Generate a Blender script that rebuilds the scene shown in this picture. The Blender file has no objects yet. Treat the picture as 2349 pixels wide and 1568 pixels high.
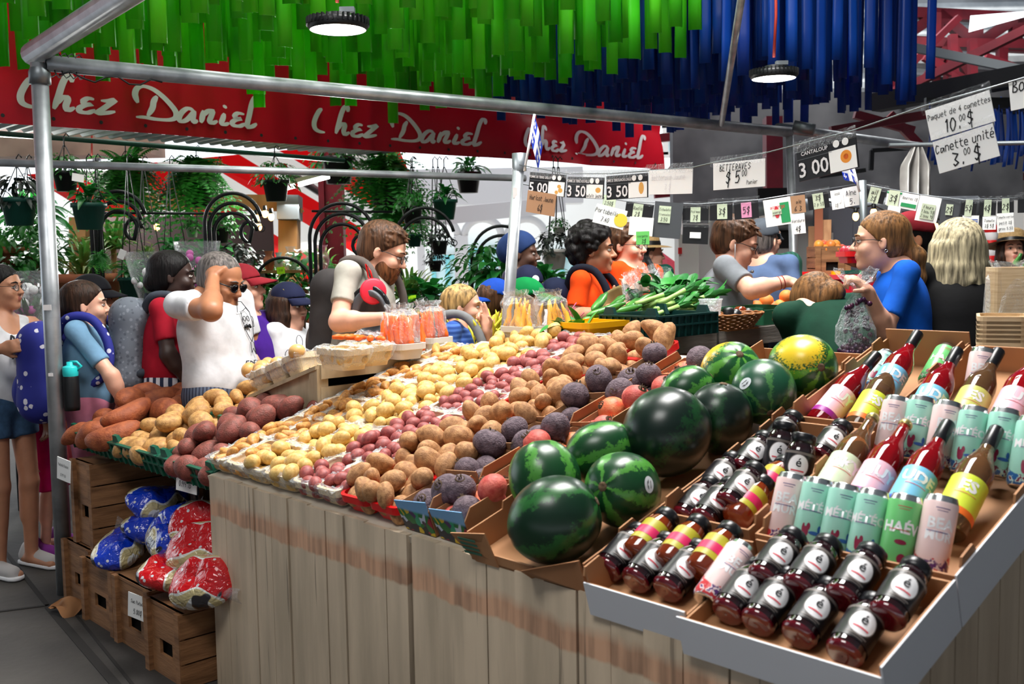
import bpy, math, random
import numpy as np
from mathutils import Vector, Matrix
random.seed(7); RNG = np.random.default_rng(7)
S = bpy.context.scene; COL = S.collection
# ---------------------------------------------------------------- camera
IW, IH, FPX, CAMH = 2349, 1568, 2350.0, 1.5
_th = math.atan((784-590)/FPX); _ro = math.radians(1.0)
FW = np.array([0, math.cos(_th), -math.sin(_th)]); _up = np.array([0, math.sin(_th), math.cos(_th)]); _rt = np.array([1., 0, 0])
RT = math.cos(_ro)*_rt-math.sin(_ro)*_up; UP = math.sin(_ro)*_rt+math.cos(_ro)*_up
CAM = np.array([0, 0, CAMH])
cam = bpy.data.cameras.new('camera'); camo = bpy.data.objects.new('camera', cam); COL.objects.link(camo)
cam.sensor_width = 36; cam.lens = FPX/IW*36; cam.clip_start = .05; cam.clip_end = 300
camo.matrix_world = Matrix(((RT[0], UP[0], -FW[0], 0), (RT[1], UP[1], -FW[1], 0), (RT[2], UP[2], -FW[2], CAMH), (0, 0, 0, 1)))
cam.dof.use_dof = True; cam.dof.focus_distance = 3.9; cam.dof.aperture_fstop = 5.0
S.camera = camo
def ray(x, y): return FW+RT*(x-IW/2)/FPX-UP*(y-IH/2)/FPX
def P(x, y, z): return CAM+ray(x, y)*z                      # point seen at a pixel, z metres deep
def onz(x, y, z): d = ray(x, y); return CAM+d*((z-CAMH)/d[2])
def onpl(x, y, p0, n): d = ray(x, y); return CAM+d*(np.dot(p0-CAM, n)/np.dot(d, n))
def proj(p): d = np.asarray(p)-CAM; z = d@FW; return IW/2+FPX*(d@RT)/z, IH/2-FPX*(d@UP)/z, z
# ---------------------------------------------------------------- world, light, exposure
S.view_settings.view_transform = 'Standard'; S.view_settings.look = 'None'; S.view_settings.gamma = 1
S.view_settings.use_curve_mapping = False; S.view_settings.exposure = 0.0
w = bpy.data.worlds.new('daylight'); S.world = w; w.use_nodes = True
bg = w.node_tree.nodes['Background']; bg.inputs[0].default_value = (.86, .93, 1, 1); bg.inputs[1].default_value = 2.2
try:
    S.cycles.max_bounces = 8; S.cycles.transparent_max_bounces = 12; S.cycles.diffuse_bounces = 3; S.cycles.glossy_bounces = 4
    S.cycles.transmission_bounces = 6; S.cycles.caustics_reflective = False; S.cycles.caustics_refractive = False; S.cycles.sample_clamp_indirect = 6
except Exception: pass
def light(name, kind, loc, energy, col=(1, 1, 1), size=1, sy=None, aim=None, spread=None):
    l = bpy.data.lights.new(name, kind); l.energy = energy; l.color = col
    if kind == 'AREA':
        l.size = size
        if sy: l.shape = 'RECTANGLE'; l.size_y = sy
        if spread: l.spread = math.radians(spread)
    if kind == 'SUN': l.angle = math.radians(size)
    o = bpy.data.objects.new(name, l); COL.objects.link(o); o.location = loc
    if aim is not None: o.rotation_euler = (Vector(aim)-Vector(loc)).to_track_quat('-Z', 'Y').to_euler()
    return o
# unseen area lamps added under the roof as key and fill, plus the sun
light('added_overhead_light', 'AREA', (-1.3, .6, 5.2), 170, (1, .98, .95), 2, 2, (.2, 2.6, .6))  # added fill for the plank front
light('added_overhead_light', 'AREA', (.8, 4.0, 5.2), 470, (1, .98, .95), 1.6, 2.6, (.5, 3.7, .8))  # added key light over the table
light('added_overhead_light', 'AREA', (3.6, 9.5, 5.2), 260, (1, .99, .97), 3, 3, (3.4, 9.0, .8))  # added to brighten the stalls at the right
light('added_overhead_light', 'AREA', (-2.2, 6.6, 5.2), 230, (1, .99, .97), 2.5, 2.5, (-2.0, 6.4, .8))  # added to lift the ferns and strips
light('sun', 'SUN', (0, -5, 20), 6.0, (1, .96, .9), 1.0, (2, 12, 0))
# ---------------------------------------------------------------- materials
def lin(c):
    c = [x/255 for x in c]
    return tuple((x/12.92 if x <= .04045 else ((x+.055)/1.055)**2.4) for x in c)
MATS = {}
def mat(name, col, rough=.5, metal=0, col2=None, scale=8, detail=3, bump=0, bscale=None, spec=.5, emit=0, alpha=1, trans=0, ior=1.45, coat=0, transl=0, lo=.35, hi=.65, stretch=None, sub=0, rand=0):
    if name in MATS: return MATS[name]
    m = bpy.data.materials.new(name); m.use_nodes = True; nt = m.node_tree; b = nt.nodes['Principled BSDF']; L = nt.links
    c = (*lin(col), 1); b.inputs['Base Color'].default_value = c; b.inputs['Roughness'].default_value = rough; b.inputs['Metallic'].default_value = metal
    b.inputs['Specular IOR Level'].default_value = spec; b.inputs['IOR'].default_value = ior
    if coat: b.inputs['Coat Weight'].default_value = coat; b.inputs['Coat Roughness'].default_value = .08
    if trans: b.inputs['Transmission Weight'].default_value = trans
    if sub: b.inputs['Subsurface Weight'].default_value = sub; b.inputs['Subsurface Radius'].default_value = (.02, .008, .004)
    if alpha < 1: b.inputs['Alpha'].default_value = alpha
    if emit: b.inputs['Emission Color'].default_value = c; b.inputs['Emission Strength'].default_value = emit
    src = None
    if col2 is not None or bump:
        tc = nt.nodes.new('ShaderNodeTexCoord'); src = tc.outputs['Object']
        if rand:
            oi = nt.nodes.new('ShaderNodeObjectInfo'); mu = nt.nodes.new('ShaderNodeMath'); mu.operation = 'MULTIPLY'; mu.inputs[1].default_value = 37
            L.new(oi.outputs['Random'], mu.inputs[0]); va = nt.nodes.new('ShaderNodeVectorMath'); L.new(src, va.inputs[0]); L.new(mu.outputs[0], va.inputs[1]); src = va.outputs[0]
        if stretch:
            mp = nt.nodes.new('ShaderNodeMapping'); mp.inputs['Scale'].default_value = stretch; L.new(src, mp.inputs['Vector']); src = mp.outputs[0]
    if col2 is not None:
        n = nt.nodes.new('ShaderNodeTexNoise'); n.inputs['Scale'].default_value = scale; n.inputs['Detail'].default_value = detail; L.new(src, n.inputs['Vector'])
        r = nt.nodes.new('ShaderNodeValToRGB'); r.color_ramp.elements[0].position = lo; r.color_ramp.elements[1].position = hi
        r.color_ramp.elements[0].color = c; r.color_ramp.elements[1].color = (*lin(col2), 1)
        L.new(n.outputs['Fac'], r.inputs[0]); L.new(r.outputs[0], b.inputs['Base Color'])
    if bump:
        n2 = nt.nodes.new('ShaderNodeTexNoise'); n2.inputs['Scale'].default_value = bscale or scale; n2.inputs['Detail'].default_value = 4; L.new(src, n2.inputs['Vector'])
        bp = nt.nodes.new('ShaderNodeBump'); bp.inputs['Strength'].default_value = bump; bp.inputs['Distance'].default_value = .01; L.new(n2.outputs['Fac'], bp.inputs['Height']); L.new(bp.outputs[0], b.inputs['Normal'])
    if transl:
        t = nt.nodes.new('ShaderNodeBsdfTranslucent'); t.inputs[0].default_value = c; mx = nt.nodes.new('ShaderNodeMixShader'); mx.inputs[0].default_value = transl
        out = nt.nodes['Material Output']; L.new(b.outputs[0], mx.inputs[1]); L.new(t.outputs[0], mx.inputs[2]); L.new(mx.outputs[0], out.inputs[0])
    MATS[name] = m; return m
def film_mat(name, op=.12, rough=.12, tint=(235, 240, 245)):
    if name in MATS: return MATS[name]
    m = bpy.data.materials.new(name); m.use_nodes = True; nt = m.node_tree; L = nt.links; b = nt.nodes['Principled BSDF']
    b.inputs['Base Color'].default_value = (*lin(tint), 1); b.inputs['Roughness'].default_value = rough; b.inputs['Specular IOR Level'].default_value = .8
    t = nt.nodes.new('ShaderNodeBsdfTransparent'); mx = nt.nodes.new('ShaderNodeMixShader'); fr = nt.nodes.new('ShaderNodeLayerWeight'); fr.inputs[0].default_value = .35
    ma = nt.nodes.new('ShaderNodeMath'); ma.operation = 'MULTIPLY_ADD'; ma.inputs[1].default_value = .55; ma.inputs[2].default_value = op; ma.use_clamp = True
    tc = nt.nodes.new('ShaderNodeTexCoord'); n = nt.nodes.new('ShaderNodeTexNoise'); n.inputs['Scale'].default_value = 55; n.inputs['Detail'].default_value = 4; n.inputs['Distortion'].default_value = 1.5
    bp = nt.nodes.new('ShaderNodeBump'); bp.inputs['Strength'].default_value = .9; bp.inputs['Distance'].default_value = .012
    L.new(tc.outputs['Object'], n.inputs['Vector']); L.new(n.outputs['Fac'], bp.inputs['Height']); L.new(bp.outputs[0], b.inputs['Normal']); L.new(bp.outputs[0], fr.inputs['Normal'])
    L.new(fr.outputs['Facing'], ma.inputs[0]); L.new(ma.outputs[0], mx.inputs[0]); L.new(t.outputs[0], mx.inputs[1]); L.new(b.outputs[0], mx.inputs[2]); L.new(mx.outputs[0], nt.nodes['Material Output'].inputs[0])
    MATS[name] = m; return m
# ---------------------------------------------------------------- mesh builder
def rot(ax, a):
    return np.array(Matrix.Rotation(a, 3, ax))
def frame(d, up=(0, 0, 1)):
    d = np.asarray(d, float); d = d/np.linalg.norm(d); u = np.asarray(up, float)
    if abs(d@u)/np.linalg.norm(u) > .98: u = np.array([1., 0, 0]) if abs(d[0]) < .9 else np.array([0, 1., 0])
    x = np.cross(u, d); x /= np.linalg.norm(x); return np.stack([x, np.cross(d, x), d], 1)   # columns x,y,z=d
class MB:
    def __init__(s): s.v = []; s.f = []; s.m = []; s.sm = []; s.n = 0
    def add(s, V, F, m=0, smooth=True):
        V = np.asarray(V, float); k = s.n; s.v.append(V); s.n += len(V)
        for f in F: s.f.append(tuple(int(i)+k for i in f))
        s.m += [m]*len(F) if np.isscalar(m) else list(m); s.sm += [smooth]*len(F); return s
    def box(s, c, d, R=None, m=0):
        d = np.asarray(d, float)/2; V = np.array([[x, y, z] for x in (-1, 1) for y in (-1, 1) for z in (-1, 1)])*d
        if R is not None: V = V@np.asarray(R).T
        return s.add(V+np.asarray(c, float), [(0, 1, 3, 2), (4, 6, 7, 5), (0, 4, 5, 1), (2, 3, 7, 6), (0, 2, 6, 4), (1, 5, 7, 3)], m, False)
    def hexa(s, bot, top, m=0):                                  # 4 bottom points, 4 top points
        return s.add(list(bot)+list(top), [(3, 2, 1, 0), (4, 5, 6, 7), (0, 1, 5, 4), (1, 2, 6, 5), (2, 3, 7, 6), (3, 0, 4, 7)], m, False)
    def beam(s, a, b, wd, ht=None, m=0, up=(0, 0, 1)):
        a = np.asarray(a, float); b = np.asarray(b, float); R = frame(b-a, up); return s.box((a+b)/2, (wd, ht or wd, np.linalg.norm(b-a)), R, m)
    def tube(s, pts, r, n=8, caps=True, m=0, closed=False):
        pts = np.asarray(pts, float); k = len(pts); r = np.broadcast_to(r, (k,)); V = []; X = None
        for i in range(k):
            d = pts[(i+1) % k]-pts[i-1] if closed else pts[min(i+1, k-1)]-pts[max(i-1, 0)]
            d = d/(np.linalg.norm(d)+1e-9)
            if X is None: X = frame(d)[:, 0]
            X = X-d*(X@d); X /= np.linalg.norm(X)+1e-9; Y = np.cross(d, X)
            a = np.arange(n)*2*math.pi/n; V.append(pts[i]+r[i]*(np.cos(a)[:, None]*X+np.sin(a)[:, None]*Y))
        F = [(i*n+j, i*n+(j+1) % n, ((i+1) % k)*n+(j+1) % n, ((i+1) % k)*n+j) for i in range(k if closed else k-1) for j in range(n)]
        if caps and not closed: F += [tuple(range(n-1, -1, -1)), tuple((k-1)*n+j for j in range(n))]
        return s.add(np.concatenate(V), F, m)
    def lathe(s, prof, n=20, o=(0, 0, 0), R=None, m=0, smooth=True):     # prof: (r,z) list
        a = np.arange(n)*2*math.pi/n; V = np.concatenate([np.stack([r*np.cos(a), r*np.sin(a), np.full(n, z)], 1) for r, z in prof])
        if R is not None: V = V@np.asarray(R).T
        F = [(i*n+j, i*n+(j+1) % n, (i+1)*n+(j+1) % n, (i+1)*n+j) for i in range(len(prof)-1) for j in range(n)]
        mm = m if np.isscalar(m) else [m[i] for i in range(len(prof)-1) for j in range(n)]
        return s.add(V+np.asarray(o, float), F, mm, smooth)
    def ell(s, c, r, R=None, nu=16, nv=10, m=0):
        prof = [(max(math.sin(math.pi*i/nv), 1e-4), -math.cos(math.pi*i/nv)) for i in range(nv+1)]
        r = np.broadcast_to(np.asarray(r, float), (3,)); A = np.diag(r); A = (np.asarray(R)@A) if R is not None else A
        return s.lathe(prof, nu, c, A, m)
    def grid(s, fn, nu, nv, m=0, smooth=True, wrap=False):
        V = [fn(i/nu, j/nv) for j in range(nv+1) for i in range(nu+(0 if wrap else 1))]; k = nu if wrap else nu+1
        return s.add(V, [(j*k+i, j*k+(i+1) % k, (j+1)*k+(i+1) % k, (j+1)*k+i) for j in range(nv) for i in range(nu)], m, smooth)
    def prism(s, poly, o, X, Y, Z, m=0):                         # polygon (x,y list) in plane X,Y extruded by vector Z
        X, Y, Z, o = (np.asarray(k, float) for k in (X, Y, Z, o)); A = np.array([o+x*X+y*Y for x, y in poly]); k = len(poly)
        return s.add(np.concatenate([A, A+Z]), [tuple(range(k-1, -1, -1)), tuple(range(k, 2*k))]+[(i, (i+1) % k, k+(i+1) % k, k+i) for i in range(k)], m, False)
    def xf(s, R=None, t=(0, 0, 0)):
        s.v = [(v@np.asarray(R).T if R is not None else v)+np.asarray(t, float) for v in s.v]; return s
    def build(s, name, mats, parent=None, origin=None, smooth=None):
        V = np.concatenate(s.v) if s.v else np.zeros((0, 3))
        if origin is not None: V = V-np.asarray(origin, float)
        me = bpy.data.meshes.new(name); me.from_pydata(V.tolist(), [], s.f)
        for k in (mats if isinstance(mats, (list, tuple)) else [mats]): me.materials.append(k)
        if len(me.polygons) == len(s.m):
            me.polygons.foreach_set('material_index', s.m); me.polygons.foreach_set('use_smooth', s.sm)
        me.update(); o = bpy.data.objects.new(name, me); COL.objects.link(o)
        if parent is not None: o.parent = parent
        if origin is not None: o.location = origin
        return o
def tag(o, label=None, cat=None, group=None, kind=None):
    if label: o['label'] = label
    if cat: o['category'] = cat
    if group: o['group'] = group
    if kind: o['kind'] = kind
    return o
def thing(name, label, cat, loc=(0, 0, 0), group=None, R=None):
    o = bpy.data.objects.new(name, None); COL.objects.link(o); o.empty_display_size = .05; tag(o, label, cat, group)
    if R is not None: o.matrix_world = Matrix.Translation(Vector(loc)) @ Matrix(np.asarray(R).tolist()).to_4x4()
    else: o.location = loc
    return o
def place(o, loc, R=None, sc=None):
    M = Matrix.Translation(Vector(loc))
    if R is not None: M = M @ Matrix(np.asarray(R).tolist()).to_4x4()
    if sc is not None: M = M @ Matrix.Diagonal((*(np.broadcast_to(sc, (3,)).tolist()), 1))
    o.matrix_world = M; return o
def dup(o, loc=None, R=None, sc=None, label=None, group=None):      # a thing with its parts and sub-parts; meshes shared
    def cp(a, par):
        c = a.copy(); COL.objects.link(c)
        if par is not None: c.parent = par
        for k in a.children: cp(k, c)
        return c
    c = cp(o, None)
    if loc is not None: place(c, loc, R, sc)
    if label: c['label'] = label
    if group: c['group'] = group
    return c
def structure(o): o['kind'] = 'structure'; return o
ORD = ['first', 'second', 'third', 'fourth', 'fifth', 'sixth', 'seventh', 'eighth', 'ninth', 'tenth', 'eleventh', 'twelfth']
# ---------------------------------------------------------------- lettering
TXC = {}
def text_mesh(t, size=1.0, bold=0, shear=0):
    k = (t, bold, shear)
    if k not in TXC:
        cu = bpy.data.curves.new('t', 'FONT'); cu.body = t; cu.align_x = 'CENTER'; cu.offset = bold; cu.shear = shear; cu.resolution_u = 2; cu.fill_mode = 'FRONT'
        ob = bpy.data.objects.new('t', cu); COL.objects.link(ob); dg = bpy.context.evaluated_depsgraph_get(); me = ob.evaluated_get(dg).to_mesh()
        V = np.array([v.co[:] for v in me.vertices]).reshape(-1, 3); F = [tuple(p.vertices) for p in me.polygons]
        ob.evaluated_get(dg).to_mesh_clear(); bpy.data.objects.remove(ob); bpy.data.curves.remove(cu); TXC[k] = (V, F)
    V, F = TXC[k]; return V*size, F
# one-stroke hand lettering: points on a 4x6 grid, strokes split by '/'
G = {'a': '32 23 03 00 10 32/33 30', 'b': '06 00/03 24 33 31 20 00', 'c': '33 14 03 01 10 31', 'd': '36 30/33 14 03 01 10 31', 'e': '02 32 33 24 14 03 01 10 30', 'f': '36 26 15 10/04 24',
 'g': '33 14 03 01 10 31/34 30 2- 0-', 'h': '06 00/03 14 24 33 30', 'i': '14 10/16 15', 'j': '24 21 1- 0-/26 25', 'k': '06 00/34 02 30', 'l': '16 10', 'm': '04 00/03 14 23 20/23 34 43 40',
 'n': '04 00/03 14 24 33 30', 'o': '14 03 01 10 20 31 33 24 14', 'p': '04 0-/03 14 33 31 10 01', 'q': '34 3-/33 14 03 01 10 31', 'r': '04 00/02 14 34', 's': '33 14 03 31 10 01', 't': '16 11 20 30/04 34',
 'u': '04 01 10 20 31/34 30', 'v': '04 10 34', 'w': '04 10 23 30 44', 'x': '04 30/34 00', 'y': '04 11/34 0-', 'z': '04 34 00 30', 'A': '00 16 30/02 32', 'B': '00 06 25 24 03 22 31 20 00', 'C': '35 16 04 02 10 31',
 'D': '00 06 25 33 21 00', 'E': '36 06 00 30/03 23', 'F': '36 06 00/03 23', 'H': '06 00/36 30/03 33', 'J': '36 31 10 01', 'L': '06 00 30', 'M': '00 06 22 46 40', 'N': '00 06 30 36', 'O': '16 04 02 10 20 32 34 26 16',
 'P': '00 06 25 34 23 03', 'R': '00 06 25 34 23 03 30', 'S': '35 16 04 32 10 01', 'T': '06 36/16 10', 'U': '06 01 10 20 31 36', 'V': '06 10 36', 'Z': '06 36 00 30', '0': '16 04 02 10 20 32 34 26 16', '1': '05 16 10',
 '2': '05 16 35 00 30', '3': '06 35 13 31 10 01', '4': '26 02 32/24 20', '5': '36 06 03 24 32 20 00', '6': '26 03 01 10 31 22 02', '7': '06 36 10', '8': '13 04 16 35 31 10 01 13', '9': '33 04 16 35 30', '$': '35 16 04 32 10 01/2. 2-',
 '.': '10 11', ',': '11 0-', '/': '00 36', '-': '03 33', "'": '16 14', '+': '03 33/15 11', ':': '14 13/11 10', '=': '04 34/02 32'}
def hand(mb, t, o, X, Y, N, size, m=0, wd=.09, jit=.12, slant=.12, rs=1):
    r = random.Random(t+str(rs)); x = 0; o, X, Y, N = (np.asarray(k, float) for k in (o, X, Y, N))
    for ch in t:
        if ch == ' ': x += .4; continue
        acc = ''
        if ch in 'éêè': acc = ch; ch = 'e'
        g = G.get(ch)
        if not g: x += .5; continue
        wmax = .0
        strokes = [[({'-': -2, '.': 7}.get(p[1], None) if p[1] in '-.' else int(p[1]), int(p[0])) for p in st.split()] for st in g.split('/')]
        if acc: strokes.append([(5.2, 1), (6.4, 2)])
        for st in strokes:
            pts = [np.array([x+(b*.125)+r.uniform(-.02, .02)+a/6*slant, a/6+r.uniform(-jit, jit)*.25]) for a, b in st]
            for p in pts: wmax = max(wmax, p[0])
            for a, b in zip(pts[:-1], pts[1:]):
                d = b-a; l = np.linalg.norm(d)+1e-6; d /= l; q = np.array([-d[1], d[0]])*wd/2; a2 = a-d*wd*.3; b2 = b+d*wd*.3
                mb.add([o+N*.0012+(p[0]*X+p[1]*Y)*size for p in (a2-q, b2-q, b2+q, a2+q)], [(0, 1, 2, 3)], m, False)
        x = wmax+.13
    return x*size
def hand_w(t): 
    return sum(.4 if c == ' ' else .34 if c in "il.,'1j" else .56 for c in t)
# ---------------------------------------------------------------- table frame: u along the front edge, v up the sloping board, n out of it
TA = onz(490, 1085, .76); _d = onz(2000, 1530, .76)-TA; UH = _d/np.linalg.norm(_d); VH = np.array([-UH[1], UH[0], 0.])
_t = math.radians(16.5); TV = VH*math.cos(_t)+np.array([0, 0, math.sin(_t)]); TN = np.cross(UH, TV); TR = np.stack([UH, TV, TN], 1)
ZUP = np.array([0, 0, 1.])
def T(u, v, w=0): return TA+UH*u+TV*v+TN*w
def AB(a, b, z): q = TA+UH*a+VH*b; return np.array([q[0], q[1], z])
RB = np.stack([UH, VH, ZUP], 1)
# ---------------------------------------------------------------- palette
m_floor = mat('concrete_floor', (70, 66, 62), .75, col2=(48, 45, 43), scale=1.6, detail=8, bump=.25, bscale=22)
m_joint = mat('floor_joint_dirt', (34, 31, 29), .9)
m_galv = mat('galvanised_steel', (190, 194, 198), .42, .7, col2=(152, 157, 162), scale=9, detail=6, bump=.05, bscale=40)
m_galvd = mat('dull_steel', (120, 126, 130), .45, .8)
m_maroon = mat('maroon_paint', (122, 22, 38), .5, col2=(98, 18, 32), scale=5)
m_roof = mat('roof_sheet', (160, 165, 168), .6, col2=(125, 130, 134), scale=3)
m_white = mat('white_render', (236, 236, 234), .8)
m_grey = mat('grey_render', (142, 140, 140), .8, col2=(120, 118, 118), scale=2)
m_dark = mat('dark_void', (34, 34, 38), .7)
m_black = mat('black_plastic', (16, 17, 19), .4)
m_blackm = mat('black_iron', (20, 22, 24), .42, .2)
m_red = mat('banner_red', (205, 18, 40), .26, col2=(180, 12, 34), scale=1.2, bump=.35, bscale=2.2, spec=.5)
m_letter = mat('banner_white', (236, 226, 226), .5)
m_strg = mat('green_strip', (116, 226, 44), .38, col2=(44, 160, 20), scale=1.1, transl=.5, rand=1, lo=.3, hi=.6)
m_strb = mat('blue_strip', (8, 72, 164), .4, col2=(4, 44, 122), scale=.8, transl=.42, rand=1)
m_lampon = mat('lamp_glow', (255, 255, 250), .5, emit=14)
m_wood = mat('plain_wood', (178, 132, 84), .6, col2=(146, 100, 58), scale=6, detail=6, stretch=(1, 1, .12), bump=.1)
m_tentr = mat('tent_red', (214, 14, 18), .6, transl=.45); m_tentw = mat('tent_white', (244, 240, 232), .6, transl=.45)
m_cyan = mat('window_frame_cyan', (120, 196, 206), .5); m_glassb = mat('window_glass', (206, 232, 238), .1, spec=.8)
# ---------------------------------------------------------------- floor and hall
b = MB(); b.add([(-14, -3, 0), (14, -3, 0), (14, 24, 0), (-14, 24, 0)], [(0, 1, 2, 3)], 0, False); structure(b.build('floor', m_floor))
for i, (p, q, wd) in enumerate((((-40, 792), (112, 1392), .02), ((112, 1392), (300, 1610), .035), ((-20, 1405), (112, 1388), .018), ((150, 1380), (345, 1620), .012))):
    a, c = onz(p[0], p[1] if i else 1200, 0), onz(q[0], q[1], 0); b = MB(); b.beam(a+(0, 0, .001), c+(0, 0, .001), wd, .004, up=(0, 0, 1)); structure(b.build('trim_%d' % (i+1), m_joint))
def corrug(name, o, X, Y, lx, ly, pitch, amp, m):
    o, X, Y = (np.asarray(k, float) for k in (o, X, Y)); N = np.cross(X, Y); n = int(lx/pitch)*4; b = MB()
    b.grid(lambda s, t: o+X*s*lx+Y*t*ly+N*amp*(1 if int(s*n+.5) % 4 in (0, 1) else -1), n, 1, 0, False); return structure(b.build(name, m))
# roof of the hall: corrugated sheets around an open light, on maroon steel
corrug('roof_sheet', (-13, 5.6, 5.3), (0, 1, 0), (1, 0, 0), 5.0, 18.4, .28, .03, m_roof)
corrug('roof_sheet', (5.4, 5.6, 5.3), (0, 1, 0), (1, 0, 0), 7.6, 8, .28, .03, m_roof)
corrug('roof_sheet', (7.6, 13.2, 5.3), (0, 1, 0), (1, 0, 0), 3.4, 6, .28, .03, m_roof)
b = MB(); b.add([(-13, -9, 5.35), (13, -9, 5.35), (13, 5.6, 5.35), (-13, 5.6, 5.35)], [(0, 1, 2, 3)], 0, False); structure(b.build('roof_slab', m_roof))
b = MB(); b.box((0, -7, 2.65), (26, .2, 5.3)); structure(b.build('blocker_wall_front', m_grey)); b = MB(); b.box((-12, -1, 2.65), (.2, 12, 5.3)); structure(b.build('blocker_wall_left', m_grey))  # unseen walls, added to cut the light from behind the camera
def bar(name, pts, wd, m, ht=None):
    b = MB()
    for a, c in pts: b.beam(a, c, wd, ht or wd)
    return structure(b.build(name, m))
def truss(p, q, h, n, wd=.09):
    p, q = np.asarray(p, float), np.asarray(q, float); L = [(p, q), (p-(0, 0, h), q-(0, 0, h))]
    for i in range(n+1):
        a = p+(q-p)*i/n; L.append((a, a-(0, 0, h)))
        if i < n: c = p+(q-p)*(i+1)/n; L.append((a, c-(0, 0, h)) if i % 2 else (a-(0, 0, h), c))
    return bar('roof_beam', L, wd, m_maroon)
truss(P(1500, 318, 11.5), P(2400, 232, 11.5), .62, 9)
truss(P(1750, 362, 13), P(2420, 300, 12), .5, 8, .08)
truss(P(2060, 28, 13), P(2420, 46, 13), .36, 4, .13)
truss(P(2060, 96, 11.8), P(2420, 104, 11.6), .9, 3, .1)
bar('roof_beam', [(P(2090, 196, 10.5), P(2420, 36, 9.5)), (P(2120, 130, 11), P(2240, 200, 11)), (P(2185, 80, 11), P(2190, 230, 11)), (P(2230, 90, 11), P(2232, 230, 11))], .08, m_maroon)
bar('roof_beam', [(P(1905, 300, 8.6), P(2130, 262, 8.6)), (P(1960, 262, 9), P(2095, 300, 9)), (P(2040, 262, 9), P(2120, 345, 9))], .07, m_maroon)
bar('roof_pipe', [(P(2030, 96, 9.5), P(2420, 176, 9.0))], .075, m_galvd)
bar('roof_pipe', [(P(2020, y, 12), P(2420, y+dy, 12)) for y, dy in ((142, 40), (170, 34), (196, 44))], .05, m_galvd)
bar('trim_5', [(P(2010, 236, 9.4), P(2420, 160, 8.2))], .16, m_black)
bar('pillar_maroon', [(P(1772, 270, 9.5), P(1776, 1010, 9.5))], .15, m_maroon)
b = MB(); p = P(766, 560, 9.2); b.box((p[0], p[1], 2.2), (.2, .12, 4.4)); b.box((p[0]-.08, p[1]-.08, 2.2), (.05, .06, 4.4)); b.box((p[0]+.08, p[1]-.08, 2.2), (.05, .06, 4.4)); structure(b.build('pillar_maroon', m_maroon))
# walls at the back of the hall on the right, concrete arch, stall back wall
b = MB(); b.box((6.6, 13.2, 1.6), (8.2, .2, 3.2)); structure(b.build('wall_back', m_grey))
corrug('roof_sheet', (2.0, 13.3, 3.1), (0, .4, .92), (1, 0, 0), 3.2, 11, .34, .035, m_roof)
b = MB(); b.box((11, 4, 2.65), (.2, 22, 5.3)); structure(b.build('wall_right', m_grey))
b = MB(); p = P(1960, 560, 8.6); b.box((p[0]+.55, p[1], .95), (4.0, .08, 1.9)); structure(b.build('wall_partition', m_white))
b = MB(); p = P(1935, 490, 8.5); b.tube([p-(.9, 0, 0), p+(1.1, 0, 0)], .13, 14); structure(b.build('duct', m_galv))
bar('trim_6', [(P(2085, 340, 9), P(2000, 345, 9)), (P(2000, 345, 9), P(1998, 390, 9)), (P(1985, 390, 9), P(1880, 405, 9))], .035, m_black)
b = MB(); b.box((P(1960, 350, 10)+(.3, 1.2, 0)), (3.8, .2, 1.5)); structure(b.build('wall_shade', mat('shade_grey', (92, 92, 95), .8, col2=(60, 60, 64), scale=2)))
b = MB(); b.add([P(2222, 74, 12.6), P(2226, 36, 12.6), P(2420, 30, 12.8), P(2420, 20, 12.8)], [(0, 1, 2, 3)], 0, False); structure(b.build('window_8', mat('sky_pane', (245, 250, 255), .5, emit=2.5)))
def window(i, x0, y0, x1, y1, z, m=None, fr=m_cyan):
    a, c = P(x0, y0, z), P(x1, y1, z); cx = (a+c)/2; wd, ht = abs(c[0]-a[0]), abs(c[2]-a[2]); b = MB()
    for dx in (-wd/2, 0, wd/2): b.box(cx+(dx, 0, 0), (.07, .08, ht))
    for dz in (-ht/2, ht/2): b.box(cx+(0, 0, dz), (wd+.07, .08, .07))
    f = structure(b.build('window_%d' % i, fr, origin=cx)); g = MB(); g.box((0, .03, 0), (wd, .02, ht)); g.build('pane', m or m_glassb, f)
window(1, 1525, 288, 1705, 352, 12.9, fr=m_white); window(2, 1712, 285, 1745, 362, 12.8, fr=m_white); window(3, 2310, 520, 2420, 640, 11.5, fr=m_white)
# bright street seen past the stalls
b = MB(); b.box((-1.5, 17, 1.45), (13, .3, 2.9)); structure(b.build('wall_street', m_white))
b = MB(); b.add([(-8, 12, .006), (3.5, 12, .006), (3.5, 17, .006), (-8, 17, .006)], [(0, 1, 2, 3)], 0, False); structure(b.build('pavement', mat('pale_paving', (215, 212, 206), .8)))
window(4, 995, 590, 1062, 760, 16.7); window(5, 1075, 575, 1150, 770, 16.7); window(6, 1262, 590, 1320, 790, 16.7)
b = MB()
for x0, x1, z in ((965, 1050, 14.5), (1065, 1150, 14.5), (1165, 1250, 14.5)):
    a, c = P(x0, 540, z), P(x1, 540, z); r = (c[0]-a[0])/2; o = (a+c)/2
    b.tube([o+(r*math.cos(t), 0, .9*r*math.sin(t)) for t in np.linspace(0, math.pi, 13)], .06, 6); b.beam(a, a-(0, 0, 2.0), .1); b.beam(c, c-(0, 0, 2.0), .1)
b.box(P(1100, 430, 14.5), (2.9, .5, .5)); b.beam(P(930, 505, 12), P(1290, 468, 13.5), .12, .2); structure(b.build('arcade', mat('pale_grey_render', (188, 190, 194), .8)))
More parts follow.
